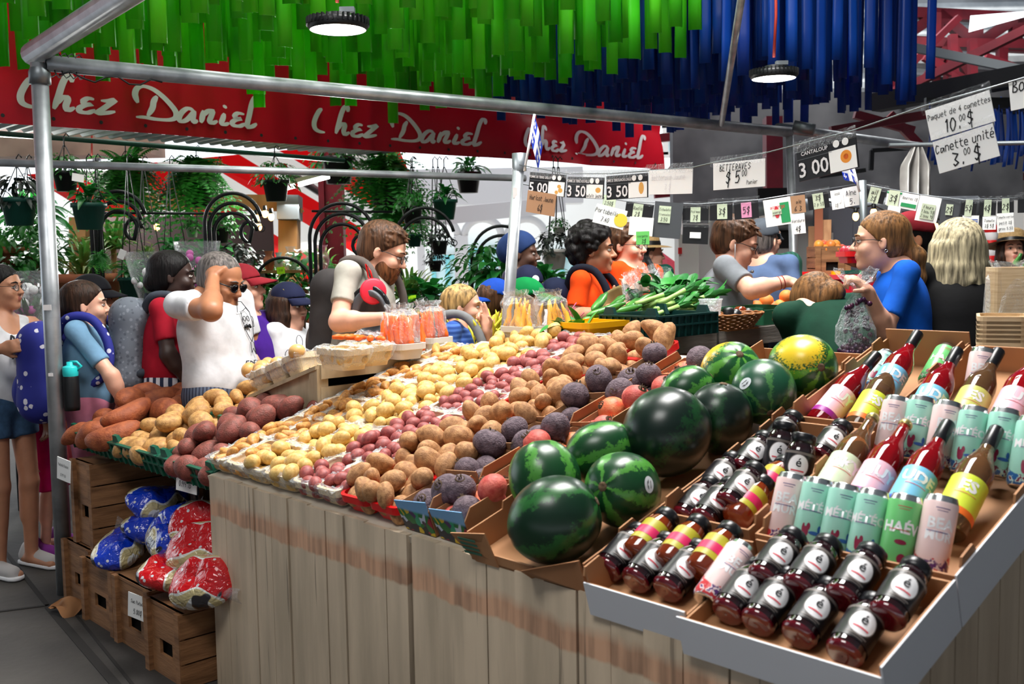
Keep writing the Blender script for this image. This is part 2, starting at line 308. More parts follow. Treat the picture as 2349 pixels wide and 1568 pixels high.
# ---------------------------------------------------------------- striped tent side
def tent():
    A, B, Cc, D = P(150, 325, 8.6), P(905, 318, 9.4), P(900, 660, 11.6), P(330, 648, 11.6)
    t = thing('market_tent', 'red and white striped tent roof sloping down behind the hanging plants', 'tent', (A+B+Cc+D)/4); o = np.array(t.location)
    b = MB(); n = 9
    E0, E1 = (P(60, 400, 8.6), P(905, 320, 9.4)), (P(480, 655, 11.6), P(1500, 652, 11.6))
    for i in range(0, n):
        s0, s1 = i/n, (i+1)/n; j0, j1 = min(1, (1-s0)/.618), min(1, (1-s1)/.618); A0, A1 = E0[0]+(E0[1]-E0[0])*s0, E0[0]+(E0[1]-E0[0])*s1; B0, B1 = E1[0]+(E1[1]-E1[0])*s0, E1[0]+(E1[1]-E1[0])*s1; q = [A0, A1, A1+(B1-A1)*j1, A0+(B0-A0)*j0]
        if j1 < 1 and j0 >= 1: q.insert(3, E1[0]+(E1[1]-E1[0])*.382)
        b.add([k-o for k in q], [tuple(range(len(q)))], i % 2, False)
    b.build('canopy', [m_tentr, m_tentw], t)
    b = MB(); q = [P(470, 625, 11.5), P(930, 640, 11.5), P(930, 668, 11.5), P(470, 655, 11.5)]; b.add([k-o for k in q], [(0, 1, 2, 3)], 0, False); b.build('valance', m_tentr, t)
    b = MB()
    for a, c in (((640, 380, 8.9), (830, 505, 10.2)), ((430, 640, 11.4), (900, 648, 11.4)), ((605, 640, 11.2), (610, 760, 11.2))): b.tube([P(*a)-o, P(*c)-o], .035, 6)
    b.build('pole_frame', m_galvd, t)
tent()
# ---------------------------------------------------------------- galvanised stall frame
PB = onz(150, 1360, 0); _q = ray(95, 145); PT = CAM+_q*(PB[1]/_q[1]); PT[0] = (PT[0]+PB[0])/2
def tube_thing(name, label, cat, pts, r, m=m_galv, extra=None, n=14):
    t = thing(name, label, cat, pts[0]); b = MB(); b.tube(np.asarray(pts)-pts[0], r, n); b.build('tube', m, t)
    if extra: extra(t, np.asarray(pts[0]))
    return t
def x_post(t, o):
    b = MB(); b.lathe([(.03, 0), (.046, .0), (.046, .05), (.038, .07)], 14, PT-o-(0, 0, .09)); b.build('collar', m_galvd, t)
    m = mat('sticker_white', (226, 222, 222), .5); b = MB()
    for z, s in ((.96, .035), (.66, .02)): b.box((PB+(PT-PB)*((z+.35)/2.38))-o+np.array([.0, -.0385, 0]), (s, .003, s*.7))
    b.build('sticker', m, t)
tube_thing('corner_post', 'thick galvanised corner post standing on the floor beside the wooden crate stack', 'post', [PB, PT], .037, extra=x_post)
PR = onz(1812, 303, 2.36); PR2 = P(1836, 1010, 7.45); PR2[2] = 0
def x_wire(t, o):
    b = MB(); d = (PR-PT)/np.linalg.norm(PR-PT); rr = random.Random(3)
    for k in range(5): b.tube([PT-o+d*(.05+.03*k)+np.array([.0, -.055*math.cos(a), .055*math.sin(a)]) for a in np.linspace(0, 6.28, 9)], .003, 4)
    b.tube([PT-o+d*(.1+.05*k)+np.array([0, -.05, -.05+.02*math.sin(k*1.7)]) for k in range(10)], .004, 4); b.build('tie_wire', m_blackm, t)
tube_thing('top_rail', 'long galvanised tube crossing above the stall from the corner post to the far post', 'rail', [PT+(.03, .0, .0), PR], .036, extra=x_wire)
tube_thing('top_rail', 'galvanised tube rising from the corner post towards the upper edge of the picture', 'rail', [PT+(0, 0, .05)-UH*.08, PT+UH*2.6+(0, 0, .22)], .05)
tube_thing('far_post', 'galvanised post at the far end of the long tube, behind the reaching young man', 'post', [PR2, PR-(0, 0, .03)], .03)
tube_thing('top_rail', 'galvanised tube end sticking out over the far post and running on to the right', 'rail', [PR-UH*.1+(0, 0, .04), P(2118, 338, 8.4)], .036)
tube_thing('tube_stub', 'dark open tube end clamped on top of the far post', 'tube', [PR+(0, -.1, .03), P(1868, 298, 7.2)], .042, m_galvd)
MPB, MPT = P(1160, 790, 4.55), P(1191, 366, 4.55)
def x_mp(t, o):
    b = MB(); b.lathe([(.001, .03), (.032, .028), (.032, -.05)], 14, MPT-o); b.build('cap', m_galvd, t); b = MB(); b.box(P(1182, 442, 4.525)-o, (.02, .004, .045)); b.build('sticker', mat('sticker_white', (226, 222, 222), .5), t)
tube_thing('slanted_post', 'thin slanted galvanised post with a small flag on top, rising behind the potato baskets', 'post', [MPB-(MPT-MPB)*.6, MPT], .026, extra=x_mp)
tube_thing('dark_post', 'dark grey steel post in front of the planks where two rows of price cards meet', 'post', [P(1986, 640, 4.9), P(1979, 414, 4.9)], .018, m_galvd)
tube_thing('low_rail', 'flat aluminium rail running from the corner post to the slanted post, pots hanging from it', 'rail', [P(-60, 371, 4.75), P(1205, 409, 5.9)], .019)
tube_thing('green_rail', 'thin dark green rail above the ferns', 'rail', [P(-40, 303, 6.0), P(790, 368, 7.2)], .016, mat('green_paint', (26, 74, 60), .5))
tube_thing('tarp_rail', 'thin steel rail carrying the gathered silver tarpaulin', 'rail', [P(2040, 333, 6.2), np.array([10.95, P(2040, 333, 6.2)[1], P(2040, 333, 6.2)[2]])], .014, m_galvd)
tube_thing('slanted_rod', 'slanted thin steel rod rising from the long tube past the blue strips', 'rod', [P(1655, 284, 6.85), P(1704, -25, 4.7)], .019)
# ---------------------------------------------------------------- red banner
BO = P(40, 285, 6.0); BV = VH; BLEN = 4.0512/2
def bann(t, z): # t metres along, z above the hem
    s = t/1.2; return BO+BV*t+ZUP*z+UH*(.03*math.sin(s*2.3+z*3)+.045*max(0, t-2.9)*abs(math.sin(z*3.2+t*1.9))**.6)
t = thing('banner', 'long red vinyl banner with white script lettering hanging below the green strips', 'banner', BO, None); BTH = t
b = MB(); b.grid(lambda i, j: bann(-1.3+i*7.25, (-.0+.07*max(0, (i*7.25-1.3)-3.6)*0)+j*1.15)-BO, 90, 10); b.build('sheet', m_red, t)
b = MB()
for k in range(26): q = bann(-1.2+k*.28, .045)-BO; b.lathe([(.001, 0), (.012, 0)], 8, q+UH*.006, frame(UH))
b.build('eyelets', m_dark, t)
Z1 = 'C:215 545;185 560;150 610;130 665;142 710;185 735;245 745/h:480 575;470 535;440 538;412 590;385 680;358 756/h:372 725;405 685;440 675;452 695;440 735;455 765;502 748/e:632 692;590 685;558 705;575 722;612 725;570 732;532 752;540 775;590 783;642 765/z:678 700;725 703;775 696;710 745;655 786;715 785;778 776/D:935 715;915 660;930 615;975 600;1050 625;1130 690;1195 770;1195 815;1150 832;1060 828;985 815;920 812/D:1070 668;1045 705;1035 750;1000 805/a:1325 765;1285 752;1245 775;1220 815;1235 842;1275 830;1315 790;1335 768/a:1335 768;1318 812;1325 845;1352 835/n:1395 765;1385 810;1372 850/n:1385 805;1425 770;1458 768;1450 800;1435 838;1455 852;1492 838/i:1545 785;1530 820;1520 850;1540 862;1575 852/i:1552 728;1545 748/e:1685 790;1640 783;1615 803;1635 818;1662 820;1620 830;1595 850;1610 868;1650 872;1690 855/l:1795 712;1795 680;1768 672;1742 715;1722 790;1702 872;1735 875;1772 855'
def stroke(b, pts, wd, off, m=0):
    pts = np.asarray(pts, float); n = len(pts); Q = []
    for i in range(n-1):
        p0, p1, p2, p3 = pts[max(i-1, 0)], pts[i], pts[i+1], pts[min(i+2, n-1)]
        for s in np.linspace(0, 1, 5)[:-1]: Q.append(.5*((2*p1)+(-p0+p2)*s+(2*p0-5*p1+4*p2-p3)*s*s+(-p0+3*p1-3*p2+p3)*s**3))
    Q.append(pts[-1]); Q = np.array(Q); D = np.gradient(Q, axis=0); D /= np.linalg.norm(D, axis=1)[:, None]+1e-9; k = len(Q); V = []
    for i in range(k):
        q = np.array([-D[i, 1], D[i, 0]]); ww = wd*(.55+.6*abs(D[i, 1]))*(.45+.55*min(1, min(i, k-1-i)/2.5)); V += [Q[i]-q*ww/2, Q[i]+q*ww/2]
    b.add([bann(v[0]+off, v[1])+UH*.012-BO for v in V], [(2*i, 2*i+1, 2*i+3, 2*i+2) for i in range(k-1)], m, False)
NB = UH
STK = []
for st in Z1.split('/'):
    pts = []
    for xy in st.split(':')[1].split(';'):
        x, y = map(float, xy.split()); q = onpl(x/3.0115, y/3.0115, BO, NB)-BO; pts.append((q@BV, q[2]))
    STK.append(pts)
b = MB()
for k in range(4):
    for s in STK:
        if max(p[0] for p in s)+BLEN*k < 5.9: stroke(b, s, .036, BLEN*k)
b.build('script_lettering', m_letter, t)
b = MB()                                                           # block capitals of the second line, half hidden by the strips
for ch, t0, z0 in (('E', .58, .62), ('M', 3.95, .6), ('E', 4.35, .56), ('T', 4.95, .52), ('L', 5.22, .5), ('E', 5.48, .48)):
    V, F = text_mesh(ch, .52, .02); b.add([bann(t0+v[0], z0+v[1])+UH*.012-BO for v in V], F, 0, False)
b.build('block_lettering', m_letter, t)
# ---------------------------------------------------------------- hanging strips and their frames
def strip_mesh(seed, m, L=1.5, wd=.076, nm='green_strip'):
    r = random.Random(seed); b = MB(); c = r.uniform(.008, .016); tw = r.uniform(-.25, .25); n = 5
    prof = [(-wd/2, 0), (-wd*.2, -c*.25), (wd*.15, -c*.1), (wd*.42, c*.3), (wd*.5, c*2.0)]
    def fn(i, j):
        k = min(int(i*4+.5), 4); x, y = prof[k]; a = tw*j; z = -L*(1-j); y += .02*math.sin(j*3+seed); return (x*math.cos(a)-y*math.sin(a), x*math.sin(a)+y*math.cos(a), L*j)
    b.grid(fn, 4, 6); o = b.build(nm, m); so = o.modifiers.new('thick', 'SOLIDIFY'); so.thickness = .002; return o
def canopy(m, colr, a0, a1, b0, b1, da, db, ctop):
    protos = [strip_mesh(s, m, nm=colr+'_strip') for s in range(4)]; used = set(); n = 0; nb = int((b1-b0)/db); rr = random.Random(11)
    for ib in range(nb+1):
        for ia in range(int((a1-a0)/da)+1):
            a, bb = a0+ia*da+rr.uniform(-.025, .025), b0+ib*db+rr.uniform(-.06, .06); z = 2.6+rr.uniform(-.1, .14)+.035*((ia*3+ib) % 4)
            q = AB(a, bb, z); x, y, d = proj(q)
            if y < -6 or x < -40 or x > 2400: continue
            k = rr.randrange(4); o = protos[k]
            if k in used: o = dup(protos[k])
            used.add(k); R = RB@rot('Z', rr.uniform(-.4, .4)+.8); place(o, q, R); n += 1
            if b1-bb < db*1.5: pos = 'row nearest the blue strips' if colr == 'green' else 'row nearest the roof trusses'
            elif ia == 0: pos = 'row right in front of the red banner'
            else: pos = '%s row from the corner post' % (ORD[ib] if ib < 12 else 'farther')
            if colr == 'blue' and 'corner' in pos: pos = '%s row from the green strips' % ORD[min(ib, 11)]
            tag(o, '%s plastic strip hanging in the overhead canopy, %s' % (colr, pos), 'strip', '%s hanging strips, %s' % (colr, pos))
    for k in range(4):
        if k not in used: bpy.data.objects.remove(protos[k])
    return n
NG = canopy(m_strg, 'green', -2.84, -.25, -1.35, 3.45, .135, .27, 4.1)
NBL = canopy(m_strb, 'blue', -2.6, -.15, 3.62, 6.15, .12, .22, 4.1)
def cframe(label, a0, a1, b0, b1, z):
    t = thing('canopy_frame', label, 'frame', AB(a0, b0, z)); o = np.array(t.location)
    for k, (p, q) in enumerate((((a0, b0), (a1, b0)), ((a1, b0), (a1, b1)), ((a1, b1), (a0, b1)), ((a0, b1), (a0, b0)))):
        b = MB(); b.beam(AB(*p, z)-o, AB(*q, z)-o, .06, .1); b.build('rail', m_black, t)
    b = MB()
    for k in range(1, 9): bb = b0+(b1-b0)*k/9; b.beam(AB(a0, bb, z)-o, AB(a1, bb, z)-o, .03)
    b.build('cross_bars', m_black, t)
cframe('black frame carrying the green strips', -2.9, -.2, -1.4, 3.5, 4.12); cframe('black frame carrying the blue strips', -2.66, -.1, 3.6, 6.25, 4.05)
bar('roof_beam', [(P(2072, 60, 11), P(2074, 240, 11)), (P(2150, 30, 12), P(2146, 235, 12)), (P(2010, 225, 11.2), P(2200, 40, 11.2)), (P(2260, 130, 10.6), P(2420, 190, 10.6))], .07, m_maroon)
t = thing('canopy_frame', 'black bars carrying the far blue strips behind the drink price signs', 'frame', P(2250, 372, 9.2)); o = np.array(t.location)
for k in range(3): b = MB(); z = 8.8+.5*k; b.beam(P(2120, 372, z)-o+np.array([0, 0, .5]), P(2400, 372, z)-o+np.array([0, 0, .5]), .05, .09); b.build('bar', m_black, t)
# a second blue canopy far right behind the paper signs
pr = [strip_mesh(s+9, m_strb, .5, nm='blue_strip') for s in range(3)]
for k in range(30):
    q = P(2130+k*8.5, 372+(k*37 % 5)*5-(k % 3)*14, 8.8+.5*(k % 3)); x = k % 3; o = pr[x] if k < 3 else dup(pr[x]); place(o, q, RB@rot('Z', 1.7+.3*(k % 4)))
    tag(o, 'blue plastic strip hanging far behind the drink price signs at the right', 'strip', 'blue strips behind the drink price signs')
# ---------------------------------------------------------------- round high-bay lamps
def bay(label, px, py, z, dia, cable, power):
    c = P(px, py, z); r = dia/2; t = thing('pendant_lamp', label, 'lamp', c)
    b = MB(); b.lathe([(r*.25, .05), (r*.4, .046), (r*.45, .024), (r*.96, .02), (r, .01), (r, -.012), (r*.94, -.02)], 32)
    for k in range(36): a = k*math.pi/18; b.box((r*.98*math.cos(a), r*.98*math.sin(a), .012), (.02, .006, .03), rot('Z', a))
    b.build('housing', m_blackm, t); b = MB(); b.lathe([(r*.94, -.018), (r*.7, -.024), (.001, -.028)], 32); b.build('diffuser', m_lampon, t)
    b = MB(); b.tube([(0, 0, .09), (.01, 0, .3), (0, 0, cable)], .008, 6); b.build('cable', mat('red_cable', (150, 40, 26), .5), t); b = MB(); b.box((.04, 0, .06), (.06, .035, .02)); b.build('driver_box', m_galvd, t)
    l = light('lamp_light', 'AREA', (c[0], c[1], c[2]-.04), power, (1, .98, .95), dia*.9); l.data.shape = 'DISK'; l.parent = t; l.location = (0, 0, -.04)
bay('round high-bay lamp glowing in front of the green strips', 775, 58, 4.15, .24, 1.6, 12); bay('round high-bay lamp on a red cable in front of the blue strips', 1775, 172, 5.3, .236, 1.5, 16)
bay('small round lamp glowing low behind the ferns and the low rail', 212, 383, 8.5, .3, .8, 30)
# ---------------------------------------------------------------- main display stand
def plank_mat(name, paint, bare, z0, z1, axis=2):
    m = mat(name, paint, .62, col2=tuple(int(c*.86) for c in paint), scale=3, detail=8, stretch=(5, 5, .6), bump=.12, bscale=26)
    nt = m.node_tree; L = nt.links; b = nt.nodes['Principled BSDF']; ramp = [n for n in nt.nodes if n.type == 'VALTORGB'][0]
    tc = nt.nodes.new('ShaderNodeTexCoord'); sx = nt.nodes.new('ShaderNodeSeparateXYZ'); L.new(tc.outputs['Object'], sx.inputs[0])
    nz = nt.nodes.new('ShaderNodeTexNoise'); nz.inputs['Scale'].default_value = 14; mp = nt.nodes.new('ShaderNodeMapping'); mp.inputs['Scale'].default_value = (1, 1, .25); L.new(tc.outputs['Object'], mp.inputs[0]); L.new(mp.outputs[0], nz.inputs['Vector'])
    ad = nt.nodes.new('ShaderNodeMath'); ad.operation = 'MULTIPLY_ADD'; ad.inputs[1].default_value = .035; L.new(nz.outputs['Fac'], ad.inputs[0]); L.new(sx.outputs[2], ad.inputs[2])
    r = nt.nodes.new('ShaderNodeMapRange'); r.inputs[1].default_value = z0; r.inputs[2].default_value = z0+.008; L.new(ad.outputs[0], r.inputs[0])
    r2 = nt.nodes.new('ShaderNodeMapRange'); r2.inputs[1].default_value = z1; r2.inputs[2].default_value = z1+.03; r2.inputs[3].default_value = 1; r2.inputs[4].default_value = 0; L.new(ad.outputs[0], r2.inputs[0])
    mu = nt.nodes.new('ShaderNodeMath'); mu.operation = 'MULTIPLY'; L.new(r.outputs[0], mu.inputs[0]); L.new(r2.outputs[0], mu.inputs[1])
    n3 = nt.nodes.new('ShaderNodeTexNoise'); n3.inputs['Scale'].default_value = 9; n3.inputs['Detail'].default_value = 8; m3 = nt.nodes.new('ShaderNodeMapping'); m3.inputs['Scale'].default_value = (4, 4, .3); L.new(tc.outputs['Object'], m3.inputs[0]); L.new(m3.outputs[0], n3.inputs['Vector'])
    rb = nt.nodes.new('ShaderNodeValToRGB'); rb.color_ramp.elements[0].color = (*lin(bare), 1); rb.color_ramp.elements[1].color = (*lin(tuple(int(c*.72) for c in bare)), 1); rb.color_ramp.elements[0].position = .35; rb.color_ramp.elements[1].position = .7; L.new(n3.outputs['Fac'], rb.inputs[0])
    mx = nt.nodes.new('ShaderNodeMix'); mx.data_type = 'RGBA'; L.new(mu.outputs[0], mx.inputs['Factor']); L.new(ramp.outputs[0], mx.inputs[6]); L.new(rb.outputs[0], mx.inputs[7])
    # fine dark drying cracks along the grain
    cr = nt.nodes.new('ShaderNodeTexNoise'); cr.inputs['Scale'].default_value = 60; m4 = nt.nodes.new('ShaderNodeMapping'); m4.inputs['Scale'].default_value = (1, 1, .035); L.new(tc.outputs['Object'], m4.inputs[0]); L.new(m4.outputs[0], cr.inputs['Vector'])
    rc = nt.nodes.new('ShaderNodeMapRange'); rc.inputs[1].default_value = .66; rc.inputs[2].default_value = .72; rc.inputs[4].default_value = .55; L.new(cr.outputs['Fac'], rc.inputs[0])
    mx2 = nt.nodes.new('ShaderNodeMix'); mx2.data_type = 'RGBA'; mx2.inputs[7].default_value = (*lin((70, 60, 50)), 1); L.new(rc.outputs[0], mx2.inputs['Factor']); L.new(mx.outputs[2], mx2.inputs[6]); L.new(mx2.outputs[2], b.inputs['Base Color'])
    return m
m_plank = plank_mat('painted_planks', (212, 192, 166), (212, 166, 134), -.132, -.085)
m_plank2 = mat('painted_planks_plain', (196, 178, 154), .62, col2=(172, 154, 132), scale=3, detail=8, stretch=(5, 5, .6), bump=.12, bscale=26)
m_board = mat('display_board', (206, 196, 180), .6, col2=(184, 172, 154), scale=6)
m_plankd = mat('plank_gap', (50, 43, 36), .9)
STAND = thing('display_stand', 'large beige plank market stand with a worn stripe, holding the potatoes and bottles', 'stand', (TA[0], TA[1], 0))
so = np.array([TA[0], TA[1], 0.])
def planks(name, u0, u1, z1, wd, m, off=0, seed=0):
    r = random.Random(seed); b = MB(); u = u0
    while u < u1-.02:
        x = min(u+wd*r.uniform(.9, 1.1), u1); d = r.uniform(-.004, .004)
        p = AB((u+x)/2, -.012+off*((u+x)/2-1.15)+d, z1/2)-so; b.box(p-(0, 0, .002), (x-u-.005, .022, z1+r.uniform(-.006, .004)), RB); u = x
    o = b.build(name, m, STAND, origin=(0, 0, .76)); return o
planks('front_panel', 0, 1.15, .76, .104, m_plank, seed=2); planks('front_panel', 1.158, 2.5, .76, .104, m_plank, off=-.035, seed=5)
b = MB(); b.box(AB(1.25, .02, .37)-so, (2.5, .02, .74), RB); b.build('backing', m_plankd, STAND)
b = MB(); r_ = random.Random(4); v = .0
while v < 1.3:
    x = min(v+.104, 1.3); z = .76+.296*(v+x)/2-.02; b.box(AB(2.512, (v+x)/2, z/2)-so, (.022, x-v-.005, z), RB); v = x
b.build('side_panel', m_plank2, STAND)
b = MB(); b.prism([(0, 0), (1.3, 0), (1.3, 1.13), (0, .745)], AB(-.02, 0, 0)-so, VH, ZUP, UH*.018); b.build('side_panel', m_plank2, STAND)
b = MB(); b.box(T(1.25, .66, -.012)-so, (2.52, 1.36, .02), TR); b.build('board', m_board, STAND)
b = MB(); b.box(AB(1.25, 1.31, .56)-so, (2.5, .02, 1.12), RB); b.build('back_panel', m_plank2, STAND)
# ---------------------------------------------------------------- root vegetables
def veg(name, m, seed, lump=.12, ax=(1.25, .95, .88), tail=0, nu=18, nv=12, dents=2):
    r = np.random.default_rng(seed); b = MB(); b.ell((0, 0, 0), 1, None, nu, nv); V = b.v[0]
    D = r.normal(size=(7, 3)); D /= np.linalg.norm(D, axis=1)[:, None]; A = r.uniform(-lump, lump, 7); k = np.zeros(len(V))
    for d, a in zip(D, A): k += a*np.exp(-((V-d)**2).sum(1)/.5)
    for d in D[:dents]: k -= .07*np.exp(-((V+d)**2).sum(1)/.03)
    V = V*(1+k)[:, None]*np.array(ax)
    if lump > .1: V[:, 2] += r.uniform(-.22, .22)*V[:, 0]**2
    if tail: V[:, 2] -= tail*np.exp(-((V[:, 0]**2+V[:, 1]**2)/.02))*(V[:, 2] < 0)
    b.v = [V]; return b.build(name, m)
m_yel = mat('yellow_potato_skin', (222, 188, 116), .48, col2=(200, 156, 84), scale=3.2, detail=5, bump=.12, bscale=9, rand=1, sub=.0)
m_fin = mat('fingerling_skin', (214, 158, 84), .5, col2=(176, 118, 58), scale=3, detail=6, bump=.15, bscale=10, rand=1)
m_rdp = mat('red_potato_skin', (168, 86, 80), .48, col2=(134, 64, 66), scale=2.6, detail=6, bump=.15, bscale=10, rand=1)
m_rus = mat('russet_skin', (196, 146, 98), .66, col2=(146, 100, 62), scale=2.6, detail=8, bump=.3, bscale=12, rand=1)
m_beet = mat('dark_beet_skin', (112, 94, 102), .72, col2=(72, 56, 66), scale=3, detail=8, bump=.5, bscale=9, rand=1)
m_rbeet = mat('red_beet_skin', (208, 104, 90), .55, col2=(178, 60, 54), scale=2, detail=5, bump=.2, bscale=8, rand=1)
m_obeet = mat('orange_beet_skin', (226, 142, 92), .5, col2=(206, 78, 46), scale=1.6, detail=5, bump=.2, bscale=8, rand=1)
m_swt = mat('sweet_potato_skin', (176, 96, 56), .62, col2=(136, 68, 42), scale=2.4, detail=8, bump=.35, bscale=9, rand=1)
m_bigy = mat('large_yellow_potato_skin', (202, 154, 92), .58, col2=(158, 114, 64), scale=2.6, detail=7, bump=.25, bscale=10, rand=1)
m_bigr = mat('large_red_potato_skin', (140, 72, 62), .6, col2=(104, 58, 48), scale=2.6, detail=7, bump=.3, bscale=10, rand=1)
m_onion = mat('onion_skin', (222, 178, 116), .4, col2=(196, 142, 76), scale=6, stretch=(6, 6, .5))
m_scar = mat('crown_scar', (66, 50, 36), .9, col2=(120, 96, 70), scale=40, bump=.8)
PROTO = {}
def protos(key, name, m, n, **k):
    if key not in PROTO: PROTO[key] = [[veg(name, m, hash_(key)+i, **k), 0] for i in range(n)]
    return PROTO[key]
def hash_(s): return sum(ord(c)*(i+3) for i, c in enumerate(s))
def take(key, rr):
    e = PROTO[key][rr.randrange(len(PROTO[key]))]
    if e[1]: return dup(e[0])
    e[1] = 1; return e[0]
protos('yel', 'yellow_potato', m_yel, 5, ax=(1.16, .97, .9), lump=.1); protos('fin', 'fingerling_potato', m_fin, 4, ax=(1.5, .85, .8)); protos('rdp', 'red_potato', m_rdp, 4, ax=(1.15, .97, .9), lump=.1)
protos('rus', 'russet_potato', m_rus, 6, ax=(1.3, .95, .85), lump=.2, nu=22, nv=14, dents=3); protos('swt', 'sweet_potato', m_swt, 4, ax=(1.65, .9, .85), lump=.3, nu=22, nv=14)
protos('bgy', 'large_yellow_potato', m_bigy, 5, ax=(1.32, .92, .85), lump=.18); protos('bgr', 'large_red_potato', m_bigr, 5, ax=(1.15, .98, .88), lump=.2); protos('oni', 'onion', m_onion, 2, ax=(1, 1, .95), lump=.06)
def beet(key, m, seed):
    o = veg('beet', m, seed, ax=(1, 1, .92), lump=.09, nu=22, nv=14, tail=.35); b = MB(); r = random.Random(seed)
    b.lathe([(.34, .82), (.3, .92), (.16, .9), (.001, .84)], 12)
    for k in range(9): a = r.uniform(0, 6.28); q = r.uniform(.05, .26); b.tube([(q*math.cos(a), q*math.sin(a), .85), (q*1.3*math.cos(a), q*1.3*math.sin(a), r.uniform(.95, 1.12))], [.05, .02], 5)
    b.build('crown', m_scar, o); PROTO.setdefault(key, []).append([o, 0])
for i in range(2): beet('bdk', m_beet, 40+i); beet('brd', m_rbeet, 50+i); beet('bor', m_obeet, 60+i)
def pile(n, rfn, hx, hy, rim, seed, it=150, lean=0):
    r = np.random.default_rng(seed); R = np.array([rfn(r) for _ in range(n)]); X = np.stack([r.uniform(-hx*.7, hx*.7, n), r.uniform(-hy*.7, hy*.7, n), R+np.arange(n)/n*max(.02, n*.004)], 1)
    for k in range(it):
        X[:, 2] -= .0025
        D = X[:, None]-X[None]; d = np.linalg.norm(D, axis=2)+np.eye(n); O = np.maximum(R[:, None]+R[None]-d, 0)*(1-np.eye(n)); X += .5*((O/d)[:, :, None]*D).sum(1)*.9
        lx = hx-R*np.where(X[:, 2] > rim, .35, .95); ly = hy-R*np.where(X[:, 2] > rim, .35, .95); X[:, 0] = np.clip(X[:, 0], -lx, lx); X[:, 1] = np.clip(X[:, 1], -ly, ly); X[:, 2] = np.maximum(X[:, 2], R*.85)
    return X, R
def fill(key, n, rfn, hx, hy, rim, org, R3, seed, label, group, zoff=.01, keys=None, upr=0):
    X, R = pile(n, rfn, hx, hy, rim, seed); rr = random.Random(seed); out = []
    for x, r in zip(X, R):
        o = take(rr.choice(keys) if keys else key, rr); A = R3@rot('Z', rr.uniform(0, 6.28))@rot('Y', rr.uniform(-.45, .45) if not upr else rr.uniform(.4, 1.3))@rot('X', rr.uniform(0, 6.28) if not keys else rr.uniform(-1.2, 1.2))
        place(o, org+R3@(x+np.array([0, 0, zoff])), A, r*np.array([rr.uniform(.92, 1.08), rr.uniform(.94, 1.04), rr.uniform(.94, 1.04)])); tag(o, label if isinstance(label, str) else label(o), 'potato' if key not in ('bdk', 'oni') else {'bdk': 'beet', 'oni': 'onion'}[key], group); out.append(o)
    return out
# ---------------------------------------------------------------- splint baskets, red trays, beet cartons
m_splint = mat('basket_splint', (226, 206, 172), .6, col2=(206, 180, 142), scale=5, stretch=(1, 1, 6), detail=6)
m_film = film_mat('cling_film', .06); m_filmh = film_mat('bag_film', .03)
m_rtray = mat('red_tray_plastic', (214, 20, 24), .35)
def rrect(hx, hy, r, n=5):
    return [(sx*(hx-r)+r*math.cos(a), sy*(hy-r)+r*math.sin(a)) for sx, sy, a0 in ((1, 1, 0), (-1, 1, math.pi/2), (-1, -1, math.pi), (1, -1, 1.5*math.pi)) for a in np.linspace(a0, a0+math.pi/2, n)]
def shell(b, secs, m=0, closed_floor=True):               # stack of same-length loops
    n = len(secs[0]); V = np.concatenate([np.array(s) for s in secs]); F = [(i*n+j, i*n+(j+1) % n, (i+1)*n+(j+1) % n, (i+1)*n+j) for i in range(len(secs)-1) for j in range(n)]
    if closed_floor: F.append(tuple(range((len(secs)-1)*n, len(secs)*n)))
    b.add(V, F, m, False)
def loop(hx, hy, r, z): return [(x, y, z) for x, y in rrect(hx, hy, r)]
def basket(name, hx, hy, h, m, label, cat, group, film=True, seed=0, rimw=.006):
    t = thing(name, label, cat, (0, 0, 0), group); b = MB(); k = .8
    shell(b, [loop(hx*k, hy*k*1.03, .02, 0), loop(hx*k, hy*k*1.03, .02, .0), loop(hx, hy, .025, h), loop(hx-.004, hy-.004, .022, h), loop(hx*k-.003, hy*k, .018, .004)])
    b.add(loop(hx*k, hy*k*1.03, .02, 0), [tuple(range(19, -1, -1))], 0, False); b.build('body', m, t)
    b = MB(); shell(b, [loop(hx+.002, hy+.002, .026, h-.022), loop(hx+.004, hy+.004, .027, h-.02), loop(hx+.004, hy+.004, .027, h+.003), loop(hx-.006, hy-.006, .02, h+.003), loop(hx-.006, hy-.006, .02, h-.01)], closed_floor=False); b.build('rim', m, t)
    if film:
        r = np.random.default_rng(seed); b = MB(); n = 44; secs = []
        for q, (zz, ex) in enumerate(((.0, -.012), (h*.35, .004), (h*.75, .008), (h+.004, .009), (h+.009, -.003), (h+.004, -.012))):
            pts = []
            for j in range(n):
                a = 2*math.pi*j/n; c, s = math.cos(a), math.sin(a); kk = 1/max(abs(c)/(hx+ex+.004*(zz/h-1)*3), abs(s)/(hy+ex+.004*(zz/h-1)*3)); f = 1+r.normal()*.018; pts.append((c*kk*f, s*kk*f, zz+r.normal()*.004))
            secs.append(pts)
        shell(b, secs, closed_floor=False); b.build('plastic_wrap', m_film, t)
    return t
PITCH = .19
